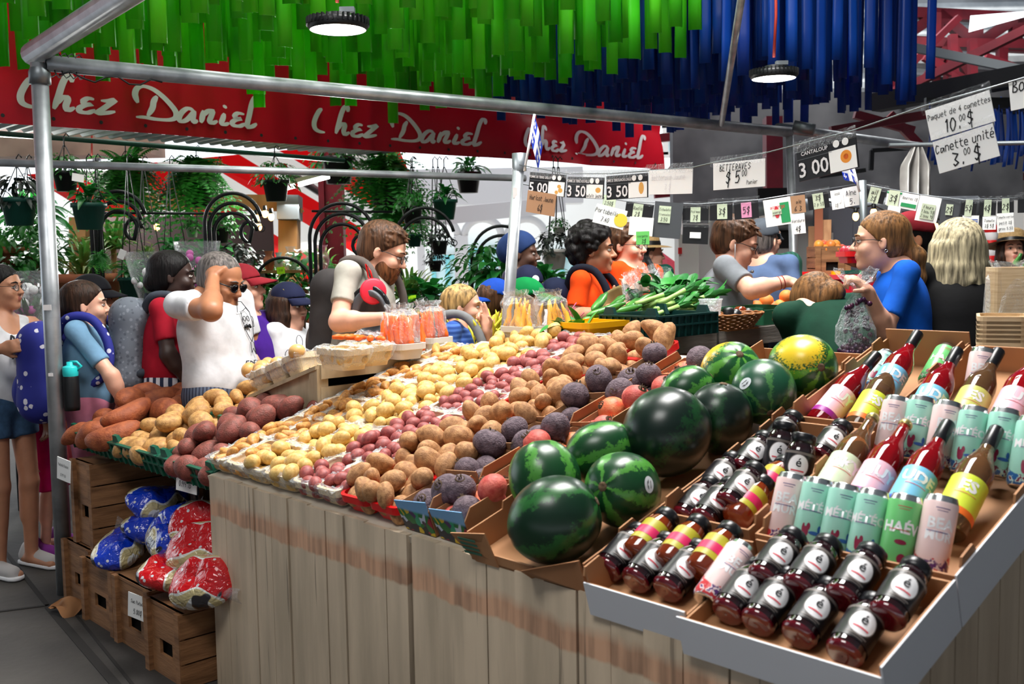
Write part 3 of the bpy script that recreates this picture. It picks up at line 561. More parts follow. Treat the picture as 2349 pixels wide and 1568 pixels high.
def column(key, ucen, hx, rows, kind, colname, nm, n, rfn, adj, v0=.095, hh=.058):
    hy = PITCH/2-.004; first = {}
    for i in range(rows):
        rowname = ORD[i]; gl = '%s of the %s' % (rowname, colname); v = v0+i*PITCH; rr = random.Random(hash_(colname)+i); org = T(ucen+rr.uniform(-.004, .004), v, .002); R3 = TR@rot('Z', rr.uniform(-.03, .03))
        if kind not in first:
            if kind == 'wood': o = basket('splint_basket', hx, hy, hh, m_splint, '', 'basket', None, True, int(ucen*100))
            else: o = basket('red_tray', hx, hy, .055, m_rtray, '', 'tray', None, False)
            first[kind] = o; o0 = o
        else: o = dup(first[kind])
        place(o, org, R3)
        tag(o, ('basket of %s, %s, counting from the plank edge' if kind == 'wood' else 'red tray of %s, %s counted from the plank edge') % (adj, gl), 'basket' if kind == 'wood' else 'tray', 'splint baskets' if kind == 'wood' else 'red trays')
        fill(key, n, rfn, hx*.95, hy*.97, hh*.8, org, R3, hash_(colname)*7+i*13, '%s in the basket %s' % (nm, gl) if kind == 'wood' else '%s in the red tray %s' % (nm, gl), '%s, %s' % (adj, gl), zoff=.004, upr=(key == 'rus'))
column('fin', .055, .056, 6, 'wood', 'outer fingerling row', 'golden fingerling potato', 15, lambda r: r.uniform(.02, .026), 'fingerling potatoes')
column('fin', .172, .057, 6, 'wood', 'inner fingerling row', 'tan fingerling potato', 15, lambda r: r.uniform(.02, .026), 'fingerling potatoes')
column('yel', .300, .066, 7, 'wood', 'left yellow row', 'smooth yellow potato', 15, lambda r: r.uniform(.023, .031), 'yellow potatoes')
column('yel', .455, .082, 7, 'wood', 'right yellow row', 'smooth yellow potato', 18, lambda r: r.uniform(.024, .032), 'yellow potatoes')
column('rdp', .608, .064, 7, 'wood', 'left red row', 'small red potato', 20, lambda r: r.uniform(.021, .027), 'red potatoes')
column('rdp', .738, .060, 7, 'wood', 'right red row', 'small red potato', 19, lambda r: r.uniform(.021, .026), 'red potatoes')
column('rus', .872, .068, 7, 'red', 'left russet row', 'brown russet potato', 10, lambda r: r.uniform(.030, .041), 'russet potatoes')
column('rus', 1.018, .070, 7, 'red', 'right russet row', 'brown russet potato', 10, lambda r: r.uniform(.030, .042), 'russet potatoes')
# beet cartons: open boxes printed with a bright vegetable picture
m_card = mat('cardboard', (176, 128, 88), .75, col2=(160, 112, 76), scale=4)
m_carde = mat('cardboard_edge', (150, 106, 70), .8)
def print_mat():
    m = mat('carton_print', (60, 140, 190), .4); nt = m.node_tree; L = nt.links; b = nt.nodes['Principled BSDF']; tc = nt.nodes.new('ShaderNodeTexCoord'); v = nt.nodes.new('ShaderNodeTexVoronoi'); v.inputs['Scale'].default_value = 42
    sx = nt.nodes.new('ShaderNodeSeparateXYZ'); L.new(tc.outputs['Object'], v.inputs['Vector']); L.new(v.outputs['Color'], sx.inputs[0]); r = nt.nodes.new('ShaderNodeValToRGB'); cr = r.color_ramp; cr.interpolation = 'CONSTANT'
    for i, (p, c) in enumerate(((0, (30, 110, 50)), (.2, (24, 30, 44)), (.36, (210, 176, 40)), (.5, (36, 150, 110)), (.62, (150, 26, 50)), (.74, (70, 40, 90)), (.86, (190, 200, 220)))):
        e = cr.elements[i] if i < 2 else cr.elements.new(p); e.position = p; e.color = (*lin(c), 1)
    L.new(sx.outputs[0], r.inputs[0]); s2 = nt.nodes.new('ShaderNodeSeparateXYZ'); L.new(tc.outputs['Object'], s2.inputs[0]); mr = nt.nodes.new('ShaderNodeMapRange'); mr.inputs[1].default_value = .062; mr.inputs[2].default_value = .07; L.new(s2.outputs[2], mr.inputs[0])
    mx = nt.nodes.new('ShaderNodeMix'); mx.data_type = 'RGBA'; mx.inputs[7].default_value = (*lin((120, 170, 214)), 1); L.new(mr.outputs[0], mx.inputs['Factor']); L.new(r.outputs[0], mx.inputs[6]); L.new(mx.outputs[2], b.inputs['Base Color']); return m
m_print = print_mat()
def carton(hx, hy, h, label, pm=None):
    t = thing('beet_carton', label, 'carton', (0, 0, 0), 'beet cartons'); b = MB()
    shell(b, [loop(hx*.9, hy*.9, .004, 0), loop(hx, hy, .004, h), loop(hx-.003, hy-.003, .003, h), loop(hx*.9-.003, hy*.9-.003, .003, .003)]); b.add(loop(hx*.9, hy*.9, .004, 0), [tuple(range(19, -1, -1))], 0, False); b.build('body', m_card, t)
    b = MB(); b.hexa([(-hx*.9, -hy*.9-.002, .0), (hx*.9, -hy*.9-.002, 0), (hx*.9, -hy*.9, 0), (-hx*.9, -hy*.9, 0)], [(-hx, -hy-.003, h+.012), (hx, -hy-.003, h+.03), (hx, -hy, h+.03), (-hx, -hy, h+.012)]); b.build('printed_front' if pm is None else 'front_flap', pm or m_print, t)
    b = MB(); b.hexa([(hx-.004, -hy, h), (hx, -hy, h), (hx, hy, h), (hx-.004, hy, h)], [(hx-.002, -hy*.7, h+.03), (hx+.002, -hy*.7, h+.03), (hx+.002, hy*.8, h+.03), (hx-.002, hy*.8, h+.03)]); b.build('flap', m_card, t); return t
CT = carton(.072, .092, .078, 'x'); CTP = carton(.072, .092, .078, 'x', m_card); ctu = 0
for j, (uc, rows, keys, cn) in enumerate(((1.168, 6, ['bdk', 'bdk', 'bdk', 'bdk'], 'left'), (1.318, 6, ['brd', 'bor', 'brd', 'bdk'], 'right'))):
    for i in range(rows):
        o = (CT if j == 0 else dup(CT)) if i == 0 else (dup(CTP) if i+j > 1 else CTP); org = T(uc, .09+i*.19, .002); place(o, org, TR@rot('Z', random.uniform(-.04, .04))); lab = '%s of the %s beet row' % (ORD[i], cn)
        tag(o, ('beet carton with vegetable print, %s from the plank edge' if i == 0 else 'plain brown beet carton, %s from the plank edge') % lab, 'carton')
        nn = 5 if j == 0 else 6
        for q in fill('bdk', nn, lambda r: r.uniform(.035, .05) if j == 0 else r.uniform(.034, .046), .068, .088, .07, org, TR, 900+i*7+j*77, '', 'beets, '+lab, zoff=.006, keys=keys):
            c = q.data.materials[0].name; q['label'] = '%s beet in the carton %s from the edge' % ({'dark_beet_skin': 'dusty purple', 'red_beet_skin': 'pinkish red', 'orange_beet_skin': 'orange red'}[c], lab)
# ---------------------------------------------------------------- watermelons
def melon_mat(name, dark, light, n, width, yellow=None, yc=(0, 0, 1)):
    m = mat(name, dark, .3, spec=.6); nt = m.node_tree; L = nt.links; b = nt.nodes['Principled BSDF']; N = nt.nodes.new; tc = N('ShaderNodeTexCoord'); s = N('ShaderNodeSeparateXYZ'); L.new(tc.outputs['Object'], s.inputs[0])
    at = N('ShaderNodeMath'); at.operation = 'ARCTAN2'; L.new(s.outputs[1], at.inputs[0]); L.new(s.outputs[0], at.inputs[1]); nz = N('ShaderNodeTexNoise'); nz.inputs['Scale'].default_value = 4.5; nz.inputs['Detail'].default_value = 8; nz.inputs['Roughness'].default_value = .7; L.new(tc.outputs['Object'], nz.inputs['Vector'])
    a = N('ShaderNodeMath'); a.operation = 'MULTIPLY_ADD'; a.inputs[1].default_value = n; L.new(at.outputs[0], a.inputs[0]); k = N('ShaderNodeMath'); k.operation = 'MULTIPLY'; k.inputs[1].default_value = 5.5; L.new(nz.outputs['Fac'], k.inputs[0]); L.new(k.outputs[0], a.inputs[2])
    si = N('ShaderNodeMath'); si.operation = 'SINE'; L.new(a.outputs[0], si.inputs[0]); r = N('ShaderNodeValToRGB'); r.color_ramp.elements[0].position = width; r.color_ramp.elements[1].position = min(width+.35, 1); r.color_ramp.elements[0].color = (*lin(dark), 1); r.color_ramp.elements[1].color = (*lin(light), 1)
    n2 = N('ShaderNodeTexNoise'); n2.inputs['Scale'].default_value = 16; n2.inputs['Detail'].default_value = 6; L.new(tc.outputs['Object'], n2.inputs['Vector']); ml = N('ShaderNodeMath'); ml.operation = 'MULTIPLY'; L.new(si.outputs[0], ml.inputs[0]); m3 = N('ShaderNodeMath'); m3.operation = 'MULTIPLY'; m3.inputs[1].default_value = 1.8; L.new(n2.outputs['Fac'], m3.inputs[0]); L.new(m3.outputs[0], ml.inputs[1]); L.new(ml.outputs[0], r.inputs[0]); out = r.outputs[0]
    if yellow:
        d = N('ShaderNodeVectorMath'); d.operation = 'DISTANCE'; d.inputs[1].default_value = yc; L.new(tc.outputs['Object'], d.inputs[0]); ad = N('ShaderNodeMath'); ad.operation = 'MULTIPLY_ADD'; ad.inputs[1].default_value = 1.1; L.new(n2.outputs['Fac'], ad.inputs[0]); L.new(d.outputs['Value'], ad.inputs[2])
        mr = N('ShaderNodeMapRange'); mr.inputs[1].default_value = 1.1; mr.inputs[2].default_value = 1.3; mr.inputs[3].default_value = 1; mr.inputs[4].default_value = 0; L.new(ad.outputs[0], mr.inputs[0]); mx = N('ShaderNodeMix'); mx.data_type = 'RGBA'; mx.inputs[7].default_value = (*lin(yellow), 1); L.new(mr.outputs[0], mx.inputs['Factor']); L.new(out, mx.inputs[6]); out = mx.outputs[2]
    L.new(out, b.inputs['Base Color']); return m
mm = [melon_mat('melon_dark', (10, 44, 26), (34, 92, 40), 5, .35), melon_mat('melon_mid', (14, 62, 30), (72, 138, 52), 6, .3), melon_mat('melon_black', (8, 30, 22), (18, 62, 30), 4, .5),
      melon_mat('melon_striped', (22, 84, 40), (92, 158, 60), 7, .1, (216, 178, 40), (-.6, .75, .2)), melon_mat('melon_patched', (24, 82, 36), (92, 150, 44), 7, .2, (224, 188, 40), (-.45, .62, .6)), melon_mat('melon_grey', (22, 70, 48), (66, 120, 62), 7, .45)]
m_stk = mat('fruit_sticker', (214, 220, 224), .4); m_ink = mat('ink_black', (22, 22, 26), .6)
def melon(px, py, w_, rx, rz, m, label, axis, depth_s, stick=None):
    q = P(px, py, 2350/depth_s); R = frame(axis); t = thing('watermelon', label, 'watermelon', q, 'watermelons in the open carton', R); b = MB(); n, k = 40, 26
    prof = [(max(math.sin(math.pi*i/k), 1e-4)*(1-.012*math.cos(8*0)), -math.cos(math.pi*i/k)) for i in range(k+1)]; b.lathe(prof, n); V = b.v[0]; a = np.arctan2(V[:, 1], V[:, 0]); V *= (1+.008*np.cos(a*5+1))[:, None]; f = np.exp(-((V[:, 2]-1)**2)/.01); V[:, 2] -= .035*f; b.v = [V]
    o = b.build('rind', m, t); o.scale = (rx, rx, rz)
    b = MB(); b.lathe([(.012, rz*.965), (.009, rz*.985), (.006, rz*.99), (.001, rz*.992)], 10); b.build('stem_scar', m_scar, t)
    if stick is not None:
        d = np.linalg.inv(R)@(np.asarray(stick, float)/np.linalg.norm(stick)); F = frame(d); nr = np.array([rx, rx, rz])
        def on(x, y):
            v = d+F[:, 0]*x+F[:, 1]*y; v = v/np.linalg.norm(v/nr); return v*1.006
        b = MB(); pts = [on(0, 0)]+[on(.22*math.cos(a), .16*math.sin(a)) for a in np.linspace(0, 2*math.pi, 25)[:-1]]; b.add(pts, [(0, i+1, (i+1) % 24+1) for i in range(24)])
        s = b.build('sticker', m_stk, t); b = MB()
        for y, x0 in ((.05, .08), (.02, .12), (-.06, .1)): b.add([on(-x0, y)*1.004, on(x0, y)*1.004, on(x0, y+.018)*1.004, on(-x0, y+.018)*1.004], [(0, 1, 2, 3)])
        b.build('print', m_ink, s)
    return t
melon(1272, 1192, 0, .103, .113, mm[0], 'round dark green watermelon at the front corner of the melon carton', (.75, -.1, .35), 985)
melon(1250, 1098, 0, .093, .102, mm[1], 'watermelon with pale mottled stripes behind the front corner melon', (-.2, .4, .8), 905)
melon(1428, 1122, 0, .093, .100, mm[1], 'striped watermelon with its stem end to the left and a white sticker', (-.55, -.75, .25), 945, (.62, -.78, .3))
melon(1380, 1036, 0, .082, .100, mm[1], 'watermelon half hidden between the beets and the huge black melon', (.9, .1, .3), 870)
melon(1530, 990, 0, .117, .122, mm[2], 'huge nearly black watermelon in the middle of the melons', (.5, .3, .6), 870)
melon(1650, 958, 0, .092, .100, mm[2], 'dark watermelon tucked right behind the huge black melon', (.1, -.1, 1), 838)
melon(1578, 898, 0, .075, .085, mm[1], 'small pale green watermelon peeping over the huge black melon', (.8, .1, .5), 790)
melon(1676, 856, 0, .092, .104, mm[3], 'bright green watermelon with starry stripes and an orange patch', (.1, -.72, .62), 768)
melon(1752, 898, 0, .092, .098, mm[5], 'greyish green watermelon with a round white sticker on its left', (.0, -.75, -.45), 815, (-.72, -.62, .35))
melon(1840, 842, 0, .098, .112, mm[4], 'yellow-patched green watermelon at the back corner of the melon carton', (.22, -.95, .1), 785)
# ---------------------------------------------------------------- drink and melon boxes
m_boxw = mat('white_card', (206, 208, 214), .6); m_pgreen = mat('print_green', (60, 110, 90), .7); m_pred = mat('print_red', (186, 22, 44), .6)
def drinkbox(label, u0, u1, v0, v1, h, white='', tabs=1, hb=None, fh=None, name='drink_box', prints=0, w0=.001, hl=None, hr=None):
    org = T(u0, v0, w0); t = thing(name, label, 'box', org, None, TR); U, V = u1-u0, v1-v0; hb = hb or h; fh = fh or h; d = .005
    b = MB(); b.box((U/2, V/2, .003), (U, V, .005)); b.build('bottom', m_card, t)
    for nm, c, s, k in (('front_wall', (U/2, d/2, fh/2), (U, d, fh), 'f'), ('back_wall', (U/2, V-d/2, hb/2), (U, d, hb), 'b'), ('side_wall', (d/2, V/2, (hl or h)/2), (d, V-2*d, hl or h), 'l'), ('side_wall', (U-d/2, V/2, (hr or h)/2), (d, V-2*d, hr or h), 'r')):
        b = MB(); b.box(c, s, None, 0); q = b.build(nm, m_card, t)
        if k in white:
            b = MB(); e = .004
            if k == 'f': b.box((U/2, -e/2-.001, fh/2-.012), (U+.006, e, fh+.03))
            else: b.box((U+e/2+.001, V/2, h/2-.012), (e, V+.004, h+.03))
            b.build('white_facing', m_boxw, q)
        if tabs and k in 'lr' and not (k == 'r' and hr):
            r = random.Random(label+k)
            for f in (.12, .6, .88):
                L = .07; y = V*f; x = d/2 if k == 'l' else U-d/2; b = MB(); b.hexa([(x-d/2, y-L/2, h), (x+d/2, y-L/2, h), (x+d/2, y+L/2, h), (x-d/2, y+L/2, h)], [(x-d/2, y-L/2+.008, h+.018), (x+d/2, y-L/2+.008, h+.018), (x+d/2, y+L/2-.012, h+.02), (x-d/2, y+L/2-.012, h+.02)]); b.build('tab', m_card, q)
    if prints:
        b = MB(); pts = [(.016*math.cos(a)*(1 if i % 2 else .8), .016*math.sin(a)*(1 if i % 2 else .85)) for i, a in enumerate(np.linspace(0, 2*math.pi, 17)[:-1])]+[]
        b.prism(pts, (U-d-.0006, V*prints, h*.72), (0, 1, 0), (0, 0, 1), (-.0004, 0, 0)); b.prism(pts, (U+.0006, V*prints, h*.72), (0, 1, 0), (0, 0, 1), (.0004, 0, 0)); b.build('red_print', m_pred, t)
    return t
MBX = drinkbox('long kraft carton holding the watermelons', 1.42, 1.815, -.035, 1.34, .075, tabs=1, fh=.03, hb=.045, name='melon_carton')
b = MB(); b.hexa([(.02, -.004, 0), (.10, -.004, 0), (.10, .0, 0), (.02, .0, 0)], [(-.02, -.03, .085), (.09, -.012, .095), (.09, -.008, .095), (-.02, -.026, .085)]); pf = b.build('front_flap', m_card, MBX)
b = MB()
for k in range(4): z = .03+.014*k; b.hexa([(.0+.012*k*.2, -.0155-.25*(z-.03)*.9, z-.003), (.06, -.0125-.22*(z-.03), z-.003), (.06, -.0115-.22*(z-.03), z-.003), (.0, -.0145-.22*(z-.03), z-.003)], [(.0, -.0165-.25*(z-.03), z+.004), (.06, -.0135-.22*(z-.03), z+.004), (.06, -.0125-.22*(z-.03), z+.004), (.0, -.0155-.22*(z-.03), z+.004)])
b.build('print', m_pgreen, pf)
b = MB(); b.hexa([(.22, -.006, 0), (.40, -.006, 0), (.40, 0, 0), (.22, 0, 0)], [(.24, -.05, .05), (.395, -.01, .09), (.395, -.005, .09), (.24, -.045, .05)]); b.build('front_flap', m_card, MBX)
drinkbox('white-fronted carton of six juice jars at the front edge, next to the melons', 1.84, 2.105, -.06, .2, .07, 'f', fh=.05, hr=.04)
drinkbox('white carton of jars and one pink can at the near corner of the stand', 2.11, 2.53, -.085, .205, .075, 'fr', fh=.055, tabs=0, hl=.042)
drinkbox('kraft carton of round-labelled jars behind the six juice jars', 1.835, 2.085, .215, .755, .085, prints=.2)
drinkbox('white-sided carton of cans and corked bottles in the middle of the right edge', 2.1, 2.53, .215, .765, .08, 'r', hb=.05)
drinkbox('kraft carton at the back with a blue-labelled bottle', 1.845, 2.095, .775, 1.37, .09, prints=.12, hb=.12)
drinkbox('white-sided carton of cans and bottles at the back of the right edge', 2.11, 2.53, .775, 1.37, .08, 'r', hb=.08)
# ---------------------------------------------------------------- jars, cans, bottles (axis along local z, label facing local x)
m_darkj = mat('dark_juice_glass', (30, 6, 12), .06, spec=.9, coat=.6); m_juice = mat('juice_end', (92, 8, 24), .05, spec=.9, coat=.6); m_blabel = mat('black_label', (22, 20, 24), .35); m_wlabel = mat('white_label', (232, 230, 232), .4)
m_olive = mat('olive_label', (176, 166, 44), .4); m_pinkl = mat('pink_band', (206, 36, 92), .4); m_capb = mat('black_cap', (20, 20, 24), .3); m_amber = mat('amber_juice', (120, 44, 14), .06, spec=.9, coat=.5); m_greyband = mat('grey_band', (110, 102, 98), .4)
m_alu = mat('can_aluminium', (214, 216, 218), .22, 1.0); m_rline = mat('red_line', (206, 70, 84), .5)
def patch(b, r, z0, z1, a0, a1, m=0, n=18):
    b.grid(lambda i, j: (r*math.cos(a0+(a1-a0)*i), r*math.sin(a0+(a1-a0)*i), z0+(z1-z0)*j), n, 1, m)
def oval(b, r, zc, ra, rz, m=0, n=28):
    K = 4 if n > 20 else 2; V = [(r, 0, zc)]+[(r*math.cos(k/K*ra*math.cos(t)/r), r*math.sin(k/K*ra*math.cos(t)/r), zc+k/K*rz*math.sin(t)) for k in range(1, K+1) for t in np.linspace(0, 2*math.pi, n+1)[:-1]]
    b.add(V, [(0, i+1, (i+1) % n+1) for i in range(n)]+[(1+k*n+i, 1+k*n+n+i, 1+k*n+n+(i+1) % n, 1+k*n+(i+1) % n) for k in range(K-1) for i in range(n)], m)
def wtext(b, s, r, zc, size, m=0, bold=.02, th0=0):
    V, F = text_mesh(s, size, bold); V = V.copy(); y = V[:, 1]-V[:, 1].mean(); a = V[:, 0]/r+th0; b.add(np.stack([r*np.cos(a), r*np.sin(a), zc+y], 1), F, m)
def jar_black(name='jar', jm=m_darkj):
    t = thing(name, 'x', 'jar'); r = .0355; b = MB(); b.lathe([(.001, .004), (.024, 0), (.031, .003), (r, .012), (r-.0015, .02), (r, .03), (r, .1), (.033, .112), (.027, .122), (.027, .126)], 24, m=[1, 1, 1, 0, 0, 0, 0, 0, 0]); b.build('glass', [jm, m_juice], t)
    b = MB(); patch(b, r+.0005, .026, .1, -1.9, 1.9, 0, 24); l = b.build('label', m_blabel, t); b = MB(); oval(b, r+.0009, .064, .024, .026, 0); oval(b, r+.0007, .064, .0262, .028, 1); b.build('emblem', [m_wlabel, m_greyband], l)
    b = MB(); wtext(b, 'é', r+.0019, .070, .03, 0, .01); b.build('letter', m_ink, l); b = MB(); patch(b, r+.0016, .050, .0535, -.42, .42, 0, 8); b.build('red_line', m_rline, l)
    b = MB(); patch(b, r+.0009, .034, .0365, -.55, .55); patch(b, r+.0009, .0295, .031, -.4, .4); patch(b, r+.0009, .092, .098, -1.8, 1.8); b.build('small_print', m_greyband, l)
    b = MB(); b.lathe([(.001, .146), (.027, .146), (.0295, .143), (.0295, .124), (.026, .122)], 24); b.build('lid', m_capb, t); return t
def jar_olive():
    t = thing('jar', 'x', 'jar'); r = .0345; b = MB(); b.lathe([(.001, .003), (.024, 0), (r, .01), (r, .1), (.026, .122), (.026, .126)], 24, m=0); b.build('glass', m_amber, t)
    b = MB(); patch(b, r+.0005, .034, .098, -2.2, 2.2, 0, 24); l = b.build('label', m_olive, t); b = MB(); patch(b, r+.001, .05, .074, -1.5, 1.0, 0, 16); b.build('band', m_pinkl, l); b = MB(); oval(b, r+.0014, .06, .007, .007, 0, 14); l2 = b.xf(rot('Z', .95)).build('dot', mat('blue_dot', (60, 70, 170), .4), l)
    b = MB(); b.lathe([(.001, .15), (.026, .15), (.0285, .147), (.0285, .124), (.025, .122)], 24); b.build('lid', m_capb, t); return t
def can_mat(name, base, a1, a2, top):
    m = mat(name, base, .32, spec=.6); nt = m.node_tree; L = nt.links; b = nt.nodes['Principled BSDF']; N = nt.nodes.new; tc = N('ShaderNodeTexCoord'); s = N('ShaderNodeSeparateXYZ'); L.new(tc.outputs['Object'], s.inputs[0]); n = N('ShaderNodeTexNoise'); n.inputs['Scale'].default_value = 42; n.inputs['Detail'].default_value = 5; L.new(tc.outputs['Object'], n.inputs['Vector'])
    a = N('ShaderNodeMath'); a.operation = 'MULTIPLY_ADD'; a.inputs[1].default_value = -14; L.new(s.outputs[2], a.inputs[0]); a.inputs[2].default_value = top*14; ad = N('ShaderNodeMath'); L.new(a.outputs[0], ad.inputs[0]); L.new(n.outputs['Fac'], ad.inputs[1]); r = N('ShaderNodeMapRange'); r.inputs[1].default_value = .62; r.inputs[2].default_value = .68; L.new(ad.outputs[0], r.inputs[0])
    n2 = N('ShaderNodeTexNoise'); n2.inputs['Scale'].default_value = 75; L.new(tc.outputs['Object'], n2.inputs['Vector']); rp = N('ShaderNodeValToRGB'); rp.color_ramp.interpolation = 'CONSTANT'; e = rp.color_ramp.elements; e[0].color = (*lin(a1), 1); e[1].position = .52; e[1].color = (*lin(a2), 1); e2 = e.new(.44); e2.color = (*lin(tuple(min(255, int(c*.5+110)) for c in base)), 1); L.new(n2.outputs['Fac'], rp.inputs[0])
    mx = N('ShaderNodeMix'); mx.data_type = 'RGBA'; mx.inputs[6].default_value = (*lin(base), 1); L.new(r.outputs[0], mx.inputs['Factor']); L.new(rp.outputs[0], mx.inputs[7]); L.new(mx.outputs[2], b.inputs['Base Color']); return m
m_cp = can_mat('can_pink', (236, 206, 204), (92, 50, 116), (204, 60, 66), .048); m_cm = can_mat('can_mint', (158, 214, 196), (120, 34, 66), (44, 100, 160), .04); m_cg = can_mat('can_green', (108, 194, 116), (150, 40, 70), (60, 140, 80), .03)
def can(m, words, lm, extra=None):
    t = thing('drink_can', 'x', 'can'); r = .0332; b = MB(); b.lathe([(.001, .006), (.02, .005), (.025, 0), (.029, .004), (r, .012), (r, .142), (r-.001, .146)], 28, m=[1, 1, 1, 0, 0, 0]); b.build('body', [m, m_alu], t)
    b = MB(); b.lathe([(r-.001, .146), (.0285, .157), (.028, .159), (.0265, .159), (.0255, .155), (.001, .155)], 28); l = b.build('lid', m_alu, t); b = MB(); b.box((.008, 0, .157), (.022, .014, .002)); b.build('ring_pull', m_alu, l)
    b = MB()
    for w_, z, sz in words: wtext(b, w_, r+.0006, z, sz, 0, .03)
    b.build('lettering', m_wlabel, t); b = MB(); patch(b, r+.0012, .085, .0865, -.7, .5); patch(b, r+.0006, .132, .1335, -.4, .4); patch(b, r+.0006, .127, .128, -.3, .3); b.build('small_print', lm, t)
    if extra: b = MB(); extra(b, r+.001); b.build('artwork', [mat('art_maroon', (128, 24, 58), .4), mat('art_blue', (48, 90, 160), .4)], t)
    return t
def art_figure(b, r):
    for th, z, ra, rz, m in ((-.25, .04, .007, .012, 0), (-.1, .052, .004, .008, 0), (-.4, .048, .003, .01, 0), (.35, .04, .013, .004, 1), (.6, .05, .004, .008, 1)):
        k = len(b.v); oval(b, r, z, ra, rz, m, 12); b.v[k] = b.v[k]@rot('Z', th).T
def art_fruit(b, r):
    for th, z, ra, rz, m in ((.3, .03, .009, .01, 0), (-.6, .028, .006, .008, 0), (.1, .062, .012, .005, 1)):
        k = len(b.v); oval(b, r, z, ra, rz, 0 if m == 0 else 0, 14); b.v[k] = b.v[k]@rot('Z', th).T
m_lv = mat('small_print_violet', (86, 70, 130), .5); m_lr = mat('small_print_red', (200, 60, 70), .5)
def bottle(lm, lm2, word, liq, cap, crown=False):
    t = thing('drink_bottle', 'x', 'bottle'); r = .039; b = MB(); b.lathe([(.001, .012), (.025, .006), (.033, 0), (r, .006), (r, .165), (.036, .185), (.026, .212), (.017, .235), (.0145, .26), (.0145, .285), (.001, .285)], 28); b.build('glass', liq, t)
    b = MB(); patch(b, r+.0005, .03, .135, -2.3, 2.3, 0, 28); l = b.build('label', lm, t); b = MB(); patch(b, r+.0009, .03, .047, -2.3, 2.3, 0, 28); b.build('label_hem', lm2, l)
    b = MB(); wtext(b, word, r+.0012, .105, .04, 0, .04); b.build('lettering', m_wlabel, l); b = MB(); patch(b, r+.0013, .082, .0835, -.6, .6); b.build('small_print', m_lr, l)
    b = MB()
    if crown: b.lathe([(.001, .297), (.013, .297), (.0165, .29), (.0165, .283), (.014, .28)], 18); b.build('crown_cap', mat('brass_cap', (176, 160, 104), .3, .8), t)
    else: b.lathe([(.001, .31), (.0155, .31), (.0165, .307), (.0165, .25), (.0155, .248)], 18); b.build('cap', cap, t)
    return t
m_lred = mat('red_drink', (168, 8, 26), .03, spec=.8, trans=.55, coat=.3); m_lpale = mat('pale_drink', (176, 128, 86), .03, spec=.8, trans=.8)
m_lpk = mat('label_pink', (238, 186, 200), .4); m_lbl = mat('label_blue', (120, 190, 226), .4); m_lyg = mat('label_yellow_green', (206, 220, 62), .4); m_lpg = mat('label_pale_green', (206, 224, 190), .4); m_lol = mat('label_olive', (196, 196, 104), .4)
m_hemv = mat('hem_violet', (150, 30, 140), .4); m_hemo = mat('hem_orange', (232, 110, 36), .4); m_hemb = mat('hem_blue', (40, 90, 200), .4)
JB, JO = jar_black(), jar_olive(); CP = can(m_cp, (('BEA', .102, .03), ('MUR', .078, .026)), m_lv); CM = can(m_cm, (('MÉTÉO', .096, .026),), m_lv, art_figure); CG = can(m_cg, (('HAÉV', .092, .03),), m_lr, art_fruit)
BT = {'pink': bottle(m_lpk, m_hemv, 'LUY', m_lred, m_capb), 'pinkc': bottle(m_lpk, m_hemv, 'NUY', m_lred, m_capb, True), 'blue': bottle(m_lbl, m_hemb, 'UDE', m_lred, m_capb), 'yel': bottle(m_lyg, m_hemo, 'ES', m_lpale, m_capb), 'pale': bottle(m_lpg, m_lpg, 'CKY', m_lpale, m_capb, True), 'oliv': bottle(m_lol, m_hemo, 'ES', m_lpale, m_capb)}
USED = set()
def stand_item(pr, px, py, w, axis, zc, label, group, twist=0):
    o = pr if pr.name not in USED else dup(pr); USED.add(pr.name); c = onpl(px, py, T(0, 0, w), TN); ax = np.asarray(axis, float); ax /= np.linalg.norm(ax); vd = CAM-c; x = vd-ax*(vd@ax); x /= np.linalg.norm(x); R = np.stack([x, np.cross(ax, x), ax], 1)@rot('Z', twist)
    place(o, c-ax*zc-x*0, R); tag(o, label, None, group); return o
AXJ = TV*.95+ZUP*.22; AXC = TV*.42+ZUP*.86; AXB = TV*.88+ZUP*.36
for (x, y), n in zip(((1423, 1272), (1488, 1296), (1560, 1315)), ('nearest the melons', 'in the middle', 'beside the pink can')): stand_item(JB, x, y, .052, AXJ, .06, 'dark juice jar, white oval emblem, front row of the six-jar carton, '+n, 'dark jars in the six-jar carton', .1)
for (x, y), n in zip(((1500, 1222), (1573, 1240), (1645, 1258)), ('nearest the melons', 'in the middle', 'farthest from the melons')): stand_item(JO, x, y, .078, AXJ, .085, 'jar with olive and pink label, back row of the six-jar carton, '+n, 'olive-labelled jars in the six-jar carton')
stand_item(CP, 1662, 1318, .058, TV*.93+ZUP*.3, .08, 'pink can lying beside the jars in the near corner carton', 'drink cans', .25)
for k, (x, y) in enumerate(((1700, 1362), (1768, 1385), (1862, 1412), (1966, 1452))): stand_item(JB, x, y, .05, AXJ, .062, 'dark jar, %s from the pink can in the front row of the near corner carton' % ORD[k], 'dark jars in the near corner carton')
for k, (x, y) in enumerate(((1779, 1288), (1860, 1308), (1960, 1330), (2062, 1368))): stand_item(JB, x, y, .085, AXJ, .062, 'dark jar, %s from the pink can in the back row of the near corner carton' % ORD[k], 'dark jars in the near corner carton')
